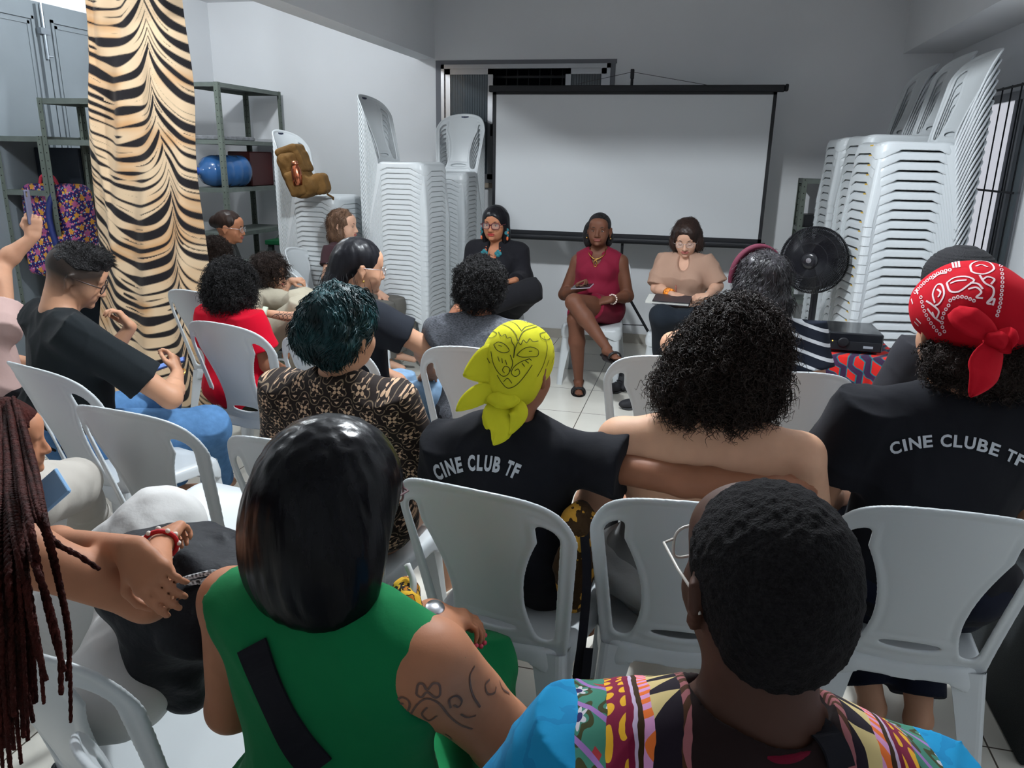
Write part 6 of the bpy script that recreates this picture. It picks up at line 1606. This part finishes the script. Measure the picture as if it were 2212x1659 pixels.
# slotted steel shelving
def slotted(x, y, z, mix, noise):
    g = xfr(z/.05)-.5; e = xlen(g*.05, xabs(x)-.018) < .0042; e2 = xlen(g*.05, xabs(y)-.018) < .0042
    c = mix(noise(14, 5), srgb(84, 92, 86), srgb(112, 120, 112)); return mix(xmax(e*(xabs(y) < .004), e2*(xabs(x) < .004)), c, (.01, .012, .012))
M_post = pattern_mat('slotted_steel', slotted, rough=.5, sheen=0, bump=None)
def shelving(label, x0, x1, y0, y1, h, levels, brace=True, group=None, tops=True, dark=False):
    t = thing('shelving_unit', label, 'shelf', ((x0+x1)/2, (y0+y1)/2, 0), 0, group); cx, cy = (x0+x1)/2, (y0+y1)/2
    for (x, y, sx, sy) in ((x0, y0, 1, 1), (x1, y0, -1, 1), (x0, y1, 1, -1), (x1, y1, -1, -1)):
        me = MB().box((0, -.0015, 0), (sx*.036, .0015, h)).box((-.0015, 0, 0), (.0015, sy*.036, h)).mesh(); o = link('post', me, M_post, t, smooth=False); o.location = (x-cx, y-cy, 0)
    for z in levels:
        b = MB().box((x0+.004, y0+.004, z-.004), (x1-.004, y1-.004, z)).box((x0+.004, y0+.003, z-.034), (x1-.004, y0+.006, z)).box((x0+.004, y1-.006, z-.034), (x1-.004, y1-.003, z)).box((x0+.003, y0+.004, z-.034), (x0+.006, y1-.004, z)).box((x1-.006, y0+.004, z-.034), (x1-.003, y1-.004, z))
        for (x, y) in ((x0+.018, y0), (x1-.018, y0)): b.lathe([(.006, 0), (.006, .006), (0, .008)], (x, y+.002, z-.017), (0, -1, 0), 8)
        part(t, 'shelf_board', b.mesh(), M_shelf if not dark else M_shelfdark)
    if brace:
        part(t, 'cross_brace', MB().bar((x1+.002, y0+.01, levels[-1]*.0+.45), (x1+.002, y1-.01, .95), .004, .022).bar((x0-.002, y0+.01, .95), (x0-.002, y1-.01, .45), .004, .022).mesh(), M_shelf)
    return t
zt = [P(478, y, Y=5.82)[2] for y in (176, 302, 407, 505)]
shelving('tall grey-green shelving by the left wall holding the blue water jug', -4.24, -3.87, 5.82, 6.80, zt[0]+.0, [zt[0]-.002, zt[1], zt[2], zt[3], .45])
Yb = 4.32; zb = [P(100, y, Y=Yb)[2] for y in (211, 301, 373, 604)]; xb = P(92, 300, Y=Yb)[0]
shelving('grey-green shelving left of the curtain holding the purple backpack', xb, xb+.62, Yb, Yb+.36, zb[0], [zb[0]-.002, zb[1]+.0, zb[3], .3], brace=False)
shelving('lower shelving in the left corner with the dark board', XL+.03, xb-.01, Yb, Yb+.36, zb[1]+.02, [zb[1]+.018, P(30, 410, Y=Yb)[2], P(30, 520, Y=Yb)[2], .3], brace=False)
part_b = thing('dark_board', 'dark blue-grey board standing on the corner shelving', 'board', (XL+.2, Yb+.3, .4)); part(part_b, 'board_panel', MB().box((XL+.04, Yb+.30, .32), (xb-.02, Yb+.34, zb[1]-.05), b=.004).mesh(), mat('dark_blue_board', srgb(40, 48, 58), rough=.5, noise=(4, .2, 4)))
x_ = P(130, 200, Y=5.6)[0]
shelving('rear grey-green shelving between the door and the curtain', x_, x_+.5, 5.30, 5.62, P(130, 178, Y=5.3)[2], [P(130, 195, Y=5.3)[2], P(130, 310, Y=5.3)[2], .9, .45], brace=False)
xs = P(1733, 400, Y=6.5)[0]; zs = P(1733, 386, Y=6.5)[2]
shelving('small grey shelving by the back wall behind the black fan', xs, xs+.46, 6.50, 6.80, zs, [zs-.002, P(1760, 492, Y=6.5)[2], P(1760, 650, Y=6.5)[2]], dark=False)
tb = thing('black_box', 'black box on the small shelving behind the fan', 'box', (xs+.24, 6.65, P(1760, 492, Y=6.5)[2])); part(tb, 'box_body', MB().box((xs+.05, 6.54, P(1760, 492, Y=6.5)[2]+.001), (xs+.42, 6.78, P(1760, 466, Y=6.5)[2]), b=.004).mesh(), M_black)
# blue water jug lying on the shelf
c = np.array([-4.05, 6.05, zt[2]+.135]); c[0] = -4.06
t = thing('water_jug', 'large translucent blue water jug lying on the tall shelving', 'water jug', c-[0, 0, .135])
M_jug = mat('blue_polycarbonate', srgb(52, 96, 150), rough=.12, spec=.6, coat=.4, alpha=.93)
prof = [(0, -.24), (.12, -.235), (.133, -.21), (.133, -.15), (.128, -.14), (.133, -.13), (.133, -.06), (.128, -.05), (.133, -.04), (.133, .03), (.128, .04), (.133, .05), (.131, .09), (.11, .15), (.06, .19), (.03, .205), (.028, .235), (0, .235)]
part(t, 'jug_body', MB().lathe(prof, c, (-.35, -.94, 0), 32).mesh(), M_jug, smooth=True)
part(t, 'cap', MB().lathe([(0, .225), (.032, .225), (.032, .25), (0, .252)], c, (-.35, -.94, 0), 20).mesh(), mat('blue_cap', srgb(50, 84, 160)))
for k, (a, b_, lab, m) in enumerate((((-4.20, 5.88, zt[1]), (-3.92, 6.4, zt[1]+.035), 'flat grey packets stacked on the tall shelving', mat('grey_paper', srgb(120, 122, 126), rough=.6, noise=(30, .3, 3))), ((-4.18, 6.35, zt[2]), (-3.95, 6.72, zt[2]+.30), 'dark red crate at the back of the tall shelving', mat('dark_red_plastic', srgb(70, 26, 26), rough=.5)))):
    t = thing('packet' if k == 0 else 'crate', lab, 'packet' if k == 0 else 'crate', ((a[0]+b_[0])/2, (a[1]+b_[1])/2, a[2])); part(t, 'wrapping' if k == 0 else 'crate_body', MB().box(a, b_, b=.008).mesh(), m)
# long green covered table along the back wall
t = thing('green_table', 'long table with dark green cover against the back wall', 'table', (-3.1, 6.55, 0))
M_gcloth = cloth('green_cover', srgb(22, 84, 52)); part(t, 'tabletop', MB().box((-3.84, 6.30, .80), (-2.48, 6.82, .84), b=.005).mesh(), M_gcloth)
for x in (-3.8, -2.53):
    for y in (6.34, 6.78): part(t, 'leg', MB().box((x-.02, y-.02, 0), (x+.02, y+.02, .80)).mesh(), M_shelfdark)
t = thing('stone_slab', 'pale slab lying on the green table between the stacks', 'slab', (-2.75, 6.5, .84)); part(t, 'slab_body', MB().box((-2.85, 6.36, .841), (-2.45, 6.7, .875), b=.004).mesh(), M_sill)
t = thing('steel_bench', 'dark grey steel bench between curtain and rucksack stack', 'bench', (-3.6, 5.2, 0)); part(t, 'bench_top', MB().box((-3.84, 4.95, .70), (-3.25, 5.75, .74), b=.004).mesh(), M_shelf)
for x in (-3.82, -3.29):
    for y in (4.98, 5.72): part(t, 'leg', MB().box((x, y-.015, 0), (x+.03, y+.015, .70)).mesh(), M_shelfdark)
# electric cabinet on the back wall
t = thing('wall_cabinet', 'white metal cover plate on the back wall beside the shelving', 'cabinet', (-3.6, 6.86, 1.4)); a = P(556, 300, Y=6.86); c_ = P(640, 392, Y=6.86)
part(t, 'cover_plate', MB().box((a[0], 6.845, c_[2]), (c_[0], 6.87, a[2]), b=.004).mesh(), mat('white_enamel', srgb(190, 192, 196), rough=.4))
for x in (a[0]+.03, c_[0]-.03):
    for z in (a[2]-.03, c_[2]+.03): part(t, 'screw', MB().lathe([(.007, 0), (.006, .004), (0, .005)], (x, 6.845, z), (0, -1, 0), 8).mesh(), M_alu)

# brown rucksack with a copper bottle on the left stack
zs_ = .445+23*.037; cb = P(660, 395, Z=zs_+.10)
t = thing('rucksack', 'brown canvas rucksack sitting on the left chair stack', 'backpack', (cb[0], cb[1], zs_))
M_canvas = mat('brown_canvas', srgb(104, 76, 40), rough=.8, spec=.2, noise=(12, .25, 4), bump=(22, .7, 5, .012)); R = rotz(-80)
Rl = R@rotx(20)
def B3(c, hh, rd=.05, k=.03, rot=Rl): return bx(np.array([cb[0], cb[1], zs_])+R@np.array(c), hh, rot, rd, k)
f = lambda q: .0045*(wob(q, 32)+.8*wob(q, 75))+.004*np.abs(wob(q*np.array([1, 1, .5]), 22, 3))
part(t, 'rucksack_body', sdf_mesh('rb', [B3((0, -.06, .17), (.135, .085, .165), .07), B3((.01, .03, .07), (.12, .10, .065), .05)], h=.0055, relax=1, disp=f, dmax=.012), M_canvas, smooth=True)
part(t, 'front_pocket', sdf_mesh('fp', [bx(np.array([cb[0], cb[1], zs_])+R@np.array((0, .115, .095)), (.095, .050, .075), R@rotx(12), .04, .01)], h=.005, relax=1, disp=lambda q: .003*wob(q, 60), dmax=.006), M_canvas, smooth=True)
part(t, 'top_flap', sdf_mesh('tf', [B3((0, -.10, .325), (.115, .080, .030), .028), B3((0, -.005, .25), (.105, .022, .075), .02)], h=.005, relax=1, disp=lambda q: .004*wob(q, 45), dmax=.01), M_canvas, smooth=True)
part(t, 'strap', MB().tube([np.array([cb[0], cb[1], zs_])+R@np.array(q) for q in ((-.03, .15, .02), (-.10, .17, -.005), (-.13, .16, -.04))], .008, 6).mesh(), M_canvas)
part(t, 'side_pocket', sdf_mesh('sp', [bx(np.array([cb[0], cb[1], zs_])+R@np.array((.130, -.03, .10)), (.030, .060, .09), Rl, .025, .01)], h=.005, relax=1, disp=lambda q: .003*wob(q, 50), dmax=.005), M_canvas, smooth=True)
cp = P(640, 372, D=(cb-CAM)@CF-.16)
t = thing('copper_bottle', 'shiny copper bottle in the rucksack side pocket', 'bottle', cp)
part(t, 'bottle_body', MB().lathe([(0, -.09), (.033, -.09), (.036, -.02), (.034, .02), (.024, .042), (.018, .052), (0, .052)], cp, (-.12, 0, 1), 24).mesh(), mat('copper', srgb(186, 112, 84), rough=.22, metal=1.0), smooth=True)
part(t, 'bottle_cap', MB().lathe([(0, .05), (.024, .05), (.025, .058), (.023, .076), (0, .078)], cp, (-.12, 0, 1), 24).mesh(), mat('copper_cap', srgb(196, 130, 100), rough=.22, metal=1.0), smooth=True)

# purple children's backpack on the shelving
Yk = Yb+.16; a, c_ = P(62, 395, Y=Yk), P(205, 597, Y=Yk)
def spacey(x, y, z, mix, noise):
    c = mix(noise(5, 3), srgb(24, 22, 70), srgb(58, 44, 120))
    for (s, r, col, ox) in ((.062, .15, srgb(222, 174, 60), .1), (.050, .16, srgb(206, 120, 150), .43), (.041, .12, srgb(120, 190, 196), .77), (.034, .13, srgb(200, 200, 220), .21), (.090, .20, srgb(206, 150, 60), .63), (.110, .20, srgb(170, 90, 140), .05), (.026, .14, srgb(220, 110, 60), .5)):
        u = xfr((x+y*.8+z*.31)/s+ox)-.5; v = xfr((z-x*.27-y*.3)/s+ox*3)-.5; th = xat(u, v); c = mix(xlen(u, v) < (xsin(th*5)*(r*.22)+r), c, col)
    return c
t = thing('kids_backpack', 'purple backpack with colourful star and moon print on shelving', 'backpack', ((a[0]+c_[0])/2, Yk, zb[3])); M_space = pattern_mat('space_print', spacey, rough=.4)
cx = (a[0]+c_[0])/2; w2 = (c_[0]-a[0])/2; zz0, zz1 = zb[3], a[2]
part(t, 'pack_body', sdf_mesh('kb', [bx((cx, Yk, (zz0+zz1)/2), (w2, .12, (zz1-zz0)/2), None, .07)], h=.007, relax=1, disp=lambda q: .004*wob(q, 22), dmax=.005), M_space, smooth=True)
part(t, 'front_pocket', sdf_mesh('kp', [bx((cx, Yk-.13, zz0+.17), (w2*.8, .045, .14), None, .04)], h=.006, relax=1), M_space, smooth=True)
part(t, 'shoulder_strap', MB().tube(spline([(cx+.10, Yk-.125, zz1-.03), (cx+.09, Yk-.185, zz1-.2), (cx+.13, Yk-.185, zz0+.18), (cx+.13, Yk-.13, zz0+.04)], 20), .020, 8).mesh(), mat('navy_strap', srgb(28, 40, 96), rough=.6), smooth=True)
part(t, 'grab_loop', MB().tube(spline([(cx-.08, Yk-.05, zz1-.01), (cx-.04, Yk-.06, zz1+.05), (cx+.04, Yk-.06, zz1+.05), (cx+.07, Yk-.05, zz1-.01)], 16), .011, 8).mesh(), mat('coral_loop', srgb(206, 62, 84), rough=.5), smooth=True)

# black pedestal fan
def fan():
    c = P(1758, 562, D=4.45); d = np.array([-.42, -.90, .06]); d /= np.linalg.norm(d); r = .19
    t = thing('pedestal_fan', 'black pedestal fan in front of the right chair stacks', 'fan', (c[0], c[1], 0)); M_f = mat('fan_black', (.010, .010, .013), rough=.22, spec=.5)
    u = np.cross(d, [0, 0, 1.0]); u /= np.linalg.norm(u); v = np.cross(u, d); v = -v if v[2] < 0 else v
    def Q(a, rr, h): return c+(u*math.cos(a)+v*math.sin(a))*rr+d*h
    for nm, sg in (('front_guard', 1), ('rear_guard', -1)):
        mb = MB()
        for k in range(130):
            a0 = k*6.283/130; tw = .55*sg
            mb.tube([Q(a0, .045, .075*sg), Q(a0+tw*.35, .095, .078*sg), Q(a0+tw*.75, .155, .062*sg), Q(a0+tw, .192, .030*sg), Q(a0+tw, r, .004*sg)], .0021, 4, cap=False)
        for rr, h, w in ((r, .0, .005), (.155, .062, .0018), (.10, .077, .0018), (.185, .036, .0018)): mb.tube([Q(a, rr, h*sg) for a in np.linspace(0, 6.283, 48, endpoint=False)], w, 6, closed=True)
        part(t, nm, mb.mesh(), M_f)
    hb = part(t, 'hub_cap', MB().lathe([(0, .066), (.046, .066), (.050, .074), (.046, .086), (.030, .092), (0, .093)], c, d, 28).mesh(), M_f, smooth=True)
    part(t, 'emblem', MB().lathe([(0, .093), (.016, .093), (.015, .0955), (0, .096)], c, d, 20).mesh(), M_silver, sub=hb)
    for k in range(3):
        a0 = k*6.283/3; V = []; 
        for i in range(7):
            rr = .03+.145*i/6
            for j in range(5): s = (j/4-.5); V.append(Q(a0+s*(1.75-.3*i/6)+.15*i/6, rr, .030*s*2*(1-.3*i/6)))
        V = np.array(V); n = len(V); F = [(i*5+j, i*5+j+1, (i+1)*5+j+1, (i+1)*5+j) for i in range(6) for j in range(4)]
        V2 = V+d*.002; F2 = [tuple(reversed([q+n for q in f])) for f in F]
        part(t, 'blade', mk('blade', np.concatenate([V, V2]), F+F2), M_f, smooth=True)
    part(t, 'motor', MB().lathe([(0, -.16), (.035, -.155), (.052, -.12), (.055, -.06), (.04, -.04), (0, -.04)], c, d, 24).mesh(), M_f, smooth=True)
    b0 = c-d*.10; part(t, 'neck', MB().bar(b0-[0, 0, .02], b0-[0, 0, .16], .055, .06, bv=.008).mesh(), M_f)
    part(t, 'pole', MB().tube([b0-[0, 0, .14], b0-[0, 0, .40]], .020, 12).tube([b0-[0, 0, .38], (b0[0], b0[1], .03)], .014, 12).mesh(), M_f, smooth=False)
    part(t, 'knob', MB().tube([b0+u*.03-[0, 0, .15], b0+u*.055-[0, 0, .15]], .012, 10).mesh(), M_f)
    part(t, 'base', MB().lathe([(0, 0), (.19, 0), (.195, .012), (.17, .028), (.03, .045), (0, .045)], (b0[0], b0[1], 0), (0, 0, 1), 32).mesh(), M_f, smooth=True)
fan()

# small table with a red and teal cloth, black projector on it
def dashes(x, y, z, mix, noise):
    n = noise(7, 2); q = x*.9-y*.5+z*.55; u = (q+(n-.5)*.05)/.060; r = (z*1.0+y*.6-x*.25+(n-.5)*.10)/.105
    f = xfr(u); g = xfr(r+xfl(u)*.43)-.5; leaf = (xabs(f-.5)*2) < (1-xabs(g)*2.3)*.78; edge = (xabs(f-.5)*2) < (1-xabs(g)*1.9)*.98
    c = mix(n, srgb(38, 32, 42), srgb(66, 38, 74)); c = mix(edge, c, srgb(38, 104, 110)); return mix(leaf, c, srgb(196, 38, 34))
zt_ = .69; A = P(1795, 765, Z=zt_); B = P(1945, 775, Z=zt_)
tx0, tx1 = A[0]-.02, B[0]; ty0 = min(A[1], B[1])-.02; ty1 = ty0+.44
t = thing('side_table', 'small table under the projector, hidden by its patterned cloth', 'table', ((tx0+tx1)/2, (ty0+ty1)/2, 0))
part(t, 'tabletop', MB().box((tx0+.01, ty0+.01, zt_-.03), (tx1-.01, ty1-.01, zt_-.006), b=.004).mesh(), M_chair)
for x in (tx0+.03, tx1-.06):
    for y in (ty0+.03, ty1-.06): part(t, 'leg', MB().box((x, y, 0), (x+.03, y+.03, zt_-.03)).mesh(), M_chair)
mb = []; n = 160; pts = []
per = [(tx0, ty0), (tx1, ty0), (tx1, ty1), (tx0, ty1)]; per = [np.array(q) for q in per]; ring = []
for i in range(4):
    for k in range(40): ring.append(per[i]+(per[(i+1) % 4]-per[i])*k/40)
ring = np.array(ring); cc = ring.mean(0); V = []
for j, (zz, g) in enumerate(((zt_, -.03), (zt_+.001, -.006), (zt_-.006, .004), (zt_-.06, .010), (zt_-.18, .018), (zt_-.32, .028), (zt_-.46, .034))):
    for k, q in enumerate(ring):
        dd = (q-cc)/np.linalg.norm(q-cc); w = (.010*math.sin(k*.47)+.008*math.sin(k*.9+1))*max(0, j-2)/3; q2 = q+dd*(g+w); V.append((q2[0], q2[1], zz))
N = len(ring); F = [(j*N+k, j*N+(k+1) % N, (j+1)*N+(k+1) % N, (j+1)*N+k) for j in range(6) for k in range(N)]; F = [f[::-1] for f in F]+[tuple(range(N))]
o = link('patterned_cloth', mk('cloth', V, F), pattern_mat('red_teal_print', dashes), None); tag(o, 'red and teal patterned cloth covering the small table', 'cloth')
t = thing('projector', 'black projector box on the red and teal cloth', 'projector', ((tx0+tx1)/2-.02, ty0+.2, zt_))
px0, px1, py0, py1, pz0, pz1 = tx0+.005, tx1-.08, ty0+.06, ty0+.36, zt_+.012, zt_+.105
part(t, 'projector_body', MB().box((px0, py0, pz0), (px1, py1, pz1), b=.006).mesh(), mat('gloss_black', (.008, .009, .012), rough=.14, spec=.55))
part(t, 'front_panel', MB().box((px0+.01, py0-.004, pz0+.006), (px1-.01, py0+.001, pz0+.05), b=.001).mesh(), M_black)
part(t, 'lens_ring', MB().lathe([(.0, 0), (.022, 0), (.026, .006), (.020, .009), (0, .006)], (px0+.07, py0-.003, pz0+.045), (0, -1, 0), 24).mesh(), M_black, smooth=True)
for x in (px0+.03, px1-.03):
    for y in (py0+.03, py1-.03): part(t, 'foot', MB().lathe([(.012, 0), (.012, .013), (0, .013)], (x, y, zt_), (0, 0, 1), 12).mesh(), M_black)
part(t, 'label_sticker', MB().box((px1-.09, py0-.0055, pz0+.020), (px1-.045, py0-.004, pz0+.032)).mesh(), mat('label_grey', srgb(150, 156, 164), rough=.5))
part(t, 'indicator_light', MB().lathe([(.003, 0), (.003, .002), (0, .003)], (px0+.02, py0-.004, pz0+.05), (0, -1, 0), 8).mesh(), mat('amber_led', srgb(220, 170, 70), emit=(srgb(230, 180, 80), 2.0)))

# shoes under the empty chair
def shoe(px, py, face, label, grp=None):
    q = P(px, py, Z=.05); R = rotz(face); t = thing('shoe', label, 'shoe', (q[0], q[1], 0), 0, grp); W = lambda v: np.array([q[0], q[1], 0])+R@np.array(v)
    up = sdf_mesh('su', [ell(W((0, .06, .035)), (.042, .085, .034), R, .02), ell(W((0, -.06, .045)), (.036, .055, .045), R, .03), cone(W((0, -.04, .07)), W((0, -.05, .10)), .034, .034, .02), ell(W((0, -.045, .12)), (.024, .030, .05), R, .005, 's'), half(W((0, 0, .012)), (0, 0, -1), .004)], h=.004, relax=1)
    part(t, 'upper', up, mat('black_suede', (.014, .014, .017), rough=.7), smooth=True)
    part(t, 'sole', sdf_mesh('ss', [ecap(W((0, .08, .008)), W((0, -.08, .008)), .044, .036, (0, 0, 1), .22, .01)], h=.004, relax=1), mat('sole_rubber', srgb(60, 60, 62), rough=.6), smooth=True)
    mb = MB()
    for k in range(3): mb.tube([W((-.022, .005+.022*k, .070-.008*k)), W((0, .008+.022*k, .078-.010*k)), W((.022, .005+.022*k, .070-.008*k))], .0025, 5)
    part(t, 'laces', mb.mesh(), M_black)
shoe(1338, 828, 160, 'black laced shoe on the tiles, farther left one of the trio', 'black shoes on the tiles'); shoe(1368, 826, 150, 'black laced shoe on the tiles, right beside the left one', 'black shoes on the tiles'); shoe(1380, 866, 120, 'black shoe on the tiles nearest the bare-backed person', 'black shoes on the tiles')

# brown-yellow bag with black strap hanging between two chairs
t = thing('cloth_bag', 'yellow and brown cloth bag hanging beside the yellow bandana wearer', 'bag', P(1250, 1220, D=1.9))
def camo(x, y, z, mix, noise): n = noise(16, 3); return mix(n > .52, srgb(58, 40, 22), srgb(190, 140, 52))
part(t, 'bag_body', wrinkled([ell(P(1248, 1130, D=1.92), (.045, .05, .06), None, .04), ell(P(1240, 1230, D=1.92), (.050, .05, .12), None, .04)], .007, 40, .005), pattern_mat('yellow_brown_print', camo, bump=(30, .8, 4, .01)), smooth=True)
q = spline([P(1262, 1150, D=1.86), P(1268, 1250, D=1.84), P(1258, 1380, D=1.86), P(1246, 1470, D=1.90), P(1262, 1478, D=1.88), P(1272, 1400, D=1.86)], 30)
mb = MB(); nn = np.tile(-CF, (len(q), 1)); ribbon(mb, q, nn, .022); ribbon(mb, q+CF*.002, nn, .022); part(t, 'strap', mb.mesh(), cloth('black_webbing', (.010, .010, .014)), smooth=True)
# white cloth bag with orange print next to the woman in green
t = thing('printed_tote', 'white tote with orange animal-fur print beside the green top', 'bag', P(880, 1350, D=1.18))
def fur(x, y, z, mix, noise): n = noise(34, 3); c = mix(n > .50, srgb(176, 106, 26), srgb(206, 160, 40)); c = mix(xabs(n-.5) < .025, c, srgb(24, 18, 14)); return mix(noise(9, 1) > .60, c, srgb(170, 168, 164))
part(t, 'tote_body', wrinkled([ell(P(882, 1352, D=1.20), (.030, .03, .055), frame(CF), .02), ell(P(878, 1300, D=1.24), (.026, .025, .04), frame(CF), .02)], .005, 60, .004), pattern_mat('orange_fur_print', fur), smooth=True)
part(t, 'handle', MB().tube(spline([P(885, 1310, D=1.2), P(893, 1260, D=1.22), P(880, 1220, D=1.24)], 12), .006, 6).mesh(), mat('white_ribbon', srgb(190, 192, 190), rough=.7), smooth=True)
# dark box at the right edge
q0, q1 = P(2165, 1650, Z=0), P(2110, 1490, Z=0)
t = thing('speaker_box', 'dark grey carpeted box standing at the right edge beside a chair', 'box', (q0[0]+.2, (q0[1]+q1[1])/2, 0))
part(t, 'box_body', MB().box((min(q0[0], q1[0])+.04, q0[1], .0), (min(q0[0], q1[0])+.50, q1[1]+.25, .42), b=.01).mesh(), mat('grey_carpet', srgb(36, 40, 42), rough=.95, noise=(300, .5, 2)))
# ================================================================ prints and tattoos laid on their surfaces
M_print = mat('white_print', srgb(186, 190, 196), rough=.7)
wpart('back_lettering', arc_text(bvh_of(YEL_TEE), 'CINE CLUB TF', [(944, 1036), (985, 1020), (1030, 1014), (1080, 1020), (1116, 1034)], 31, bold=.045), M_print, p_yel, smooth=False)
wpart('back_lettering', arc_text(bvh_of(RED_TEE), 'CINE CLUBE TF', [(1924, 982), (1970, 970), (2032, 964), (2100, 970), (2160, 988), (2208, 1010)], 25, bold=.03), M_print, p_red, smooth=False)
def zz(L, ox, oy, k): return [[(ox+a/k, oy+b_/k) for a, b_ in s] for s in L]
yl = zz([[(560, 190), (610, 170), (660, 185), (700, 225), (716, 272)], [(716, 272), (745, 215), (800, 190), (860, 180), (905, 205)], [(590, 160), (650, 150), (700, 165), (738, 208)], [(738, 208), (760, 185), (810, 172), (860, 165)],
         [(572, 290), (600, 274), (640, 290), (664, 326), (630, 338), (592, 322), (572, 290)], [(708, 352), (742, 318), (790, 303), (834, 322), (832, 356), (790, 362), (742, 364), (708, 352)],
         [(600, 214), (618, 240), (640, 228), (652, 252), (672, 246), (682, 280), (694, 300), (690, 368)], [(690, 368), (700, 312), (716, 276), (732, 290), (748, 262), (766, 280), (786, 254), (804, 272), (836, 268)],
         [(556, 330), (566, 390), (592, 446), (628, 478), (660, 462), (664, 430), (640, 418), (624, 440), (636, 458)], [(670, 350), (684, 400), (668, 450)], [(780, 375), (736, 390), (694, 420), (676, 458), (700, 480), (726, 460), (716, 434), (696, 446)],
         [(592, 470), (620, 516), (656, 548), (706, 530), (760, 470), (800, 410)], [(630, 510), (655, 490), (680, 520)], [(596, 360), (606, 390)], [(620, 370), (624, 400)], [(640, 380), (650, 410)], [(740, 400), (756, 420)], [(760, 385), (780, 400)], [(780, 370), (796, 384)],
         [(870, 240), (888, 290), (884, 350), (862, 420), (830, 480)], [(905, 230), (930, 280), (925, 340)], [(520, 230), (560, 210), (590, 225), (560, 250), (525, 240)], [(845, 225), (880, 215), (910, 240), (890, 262), (855, 250), (845, 225)], [(750, 150), (765, 140), (782, 146), (770, 160), (750, 150)],
         [(480, 310), (520, 350), (550, 400)], [(600, 292), (620, 300)], [(780, 330), (800, 328)], [(930, 360), (915, 400)], [(900, 380), (885, 420)], [(610, 600), (600, 650), (606, 700)], [(690, 620), (640, 690), (600, 740)]], 860, 640, 2.765)
wpart('black_line_print', draw(bvh_of(YEL_ME), yl, .0017, n=26), mat('olive_black_ink', srgb(52, 56, 20), rough=.8), YEL, smooth=False)
def dotrow(pts, step, w=.0045):
    q = spline(np.array([(a, b_, 0) for a, b_ in pts], float), 60); L = np.concatenate([[0], np.cumsum(np.linalg.norm(np.diff(q, axis=0), axis=1))]); out = []
    for s in np.arange(0, L[-1], step):
        x, y = np.interp(s, L, q[:, 0]), np.interp(s, L, q[:, 1]); out.append([(x+3*math.cos(t), y+3*math.sin(t)) for t in np.linspace(0, 6.3, 7)])
    return out
rl = zz([[(988, 262), (1030, 232), (1100, 222), (1156, 244), (1120, 276), (1060, 316), (1008, 312), (988, 262)], [(1010, 265), (1050, 250), (1110, 244)], [(916, 384), (902, 330), (926, 276), (958, 274), (972, 330), (946, 384), (916, 402)], [(930, 300), (950, 320), (935, 350)],
         [(1140, 192), (1134, 152), (1180, 128), (1250, 136), (1278, 176), (1226, 206), (1170, 204), (1140, 192)], [(1165, 160), (1200, 150), (1240, 165)], [(1190, 214), (1222, 262), (1272, 292), (1272, 340), (1236, 384), (1262, 392)], [(1210, 240), (1240, 225), (1280, 240), (1260, 270)],
         [(1120, 300), (1170, 290), (1200, 320), (1170, 350), (1210, 356)], [(1130, 262), (1180, 268), (1210, 300)], [(862, 372), (900, 396), (940, 436), (920, 480), (900, 440)], [(870, 420), (910, 470), (950, 500)], [(900, 240), (940, 210), (990, 200)], [(1240, 380), (1280, 360), (1270, 400)],
         [(1020, 130), (1030, 170)], [(1040, 128), (1048, 168)], [(1060, 126), (1066, 166)], [(800, 480), (830, 510)], [(790, 500), (815, 525)], [(800, 300), (812, 330)], [(770, 360), (780, 390)]], 1700, 520, 2.86)
RBV = bvh_of(RED_ME); M_wink = mat('white_ink', srgb(226, 200, 204), rough=.8)
for s, st in (([(795, 318), (850, 262), (910, 216), (970, 190), (1020, 180)], 9), ([(1316, 130), (1330, 240), (1318, 380), (1296, 470)], 9), ([(1010, 370), (1050, 350), (1100, 350), (1156, 372)], 9), ([(830, 350), (850, 430), (900, 520), (965, 596)], 10), ([(1000, 400), (970, 450), (960, 520), (985, 580)], 10)):
    wpart('dotted_border', draw(RBV, dotrow([(1700+a/2.86, 520+b_/2.86) for a, b_ in s], st), .0022, n=12), M_wink, RED, smooth=False)
for s in rl:
    m_ = draw(RBV, [s], .0042, n=26)
    if len(m_.polygons): wpart('paisley_print', m_, M_wink, RED, smooth=False)
tt = zz([[(1310, 932), (1348, 900), (1394, 926), (1388, 976), (1344, 980), (1334, 944), (1360, 936)], [(1200, 1060), (1290, 1082), (1376, 1036), (1440, 944), (1500, 908), (1570, 936), (1630, 1010), (1700, 1066), (1770, 1090)], [(1436, 884), (1446, 826), (1476, 822), (1500, 856), (1536, 818), (1572, 826), (1576, 884), (1548, 902), (1500, 870), (1468, 900), (1436, 884)],
         [(1640, 964), (1632, 914), (1676, 892), (1706, 922), (1688, 958), (1660, 946)], [(1420, 1064), (1450, 1104), (1488, 1090), (1484, 1048), (1450, 1040)], [(1782, 716), (1754, 780), (1770, 880), (1816, 960)], [(1872, 796), (1846, 830), (1862, 880), (1900, 876), (1912, 840)], [(1580, 1128), (1566, 1176), (1612, 1192), (1644, 1150), (1610, 1120)],
         [(1232, 1206), (1270, 1160), (1326, 1176), (1320, 1230), (1276, 1236)], [(1240, 1000), (1290, 1020), (1330, 1060)], [(1700, 1000), (1740, 1020), (1790, 1010)], [(1500, 960), (1470, 1000), (1510, 1040), (1560, 1010)], [(1930, 800), (1950, 850), (1990, 880)]], 380, 1180, 2.765)
GB = bvh_of(GREEN_BODY.data)
for s in tt:
    m_ = draw(GB, [s], .0034, n=26, off=.0008)
    if len(m_.polygons): wpart('arm_tattoo', m_, mat('faded_ink', srgb(104, 76, 66), rough=.55), GREEN_P, smooth=False)
bpy.context.view_layer.update()
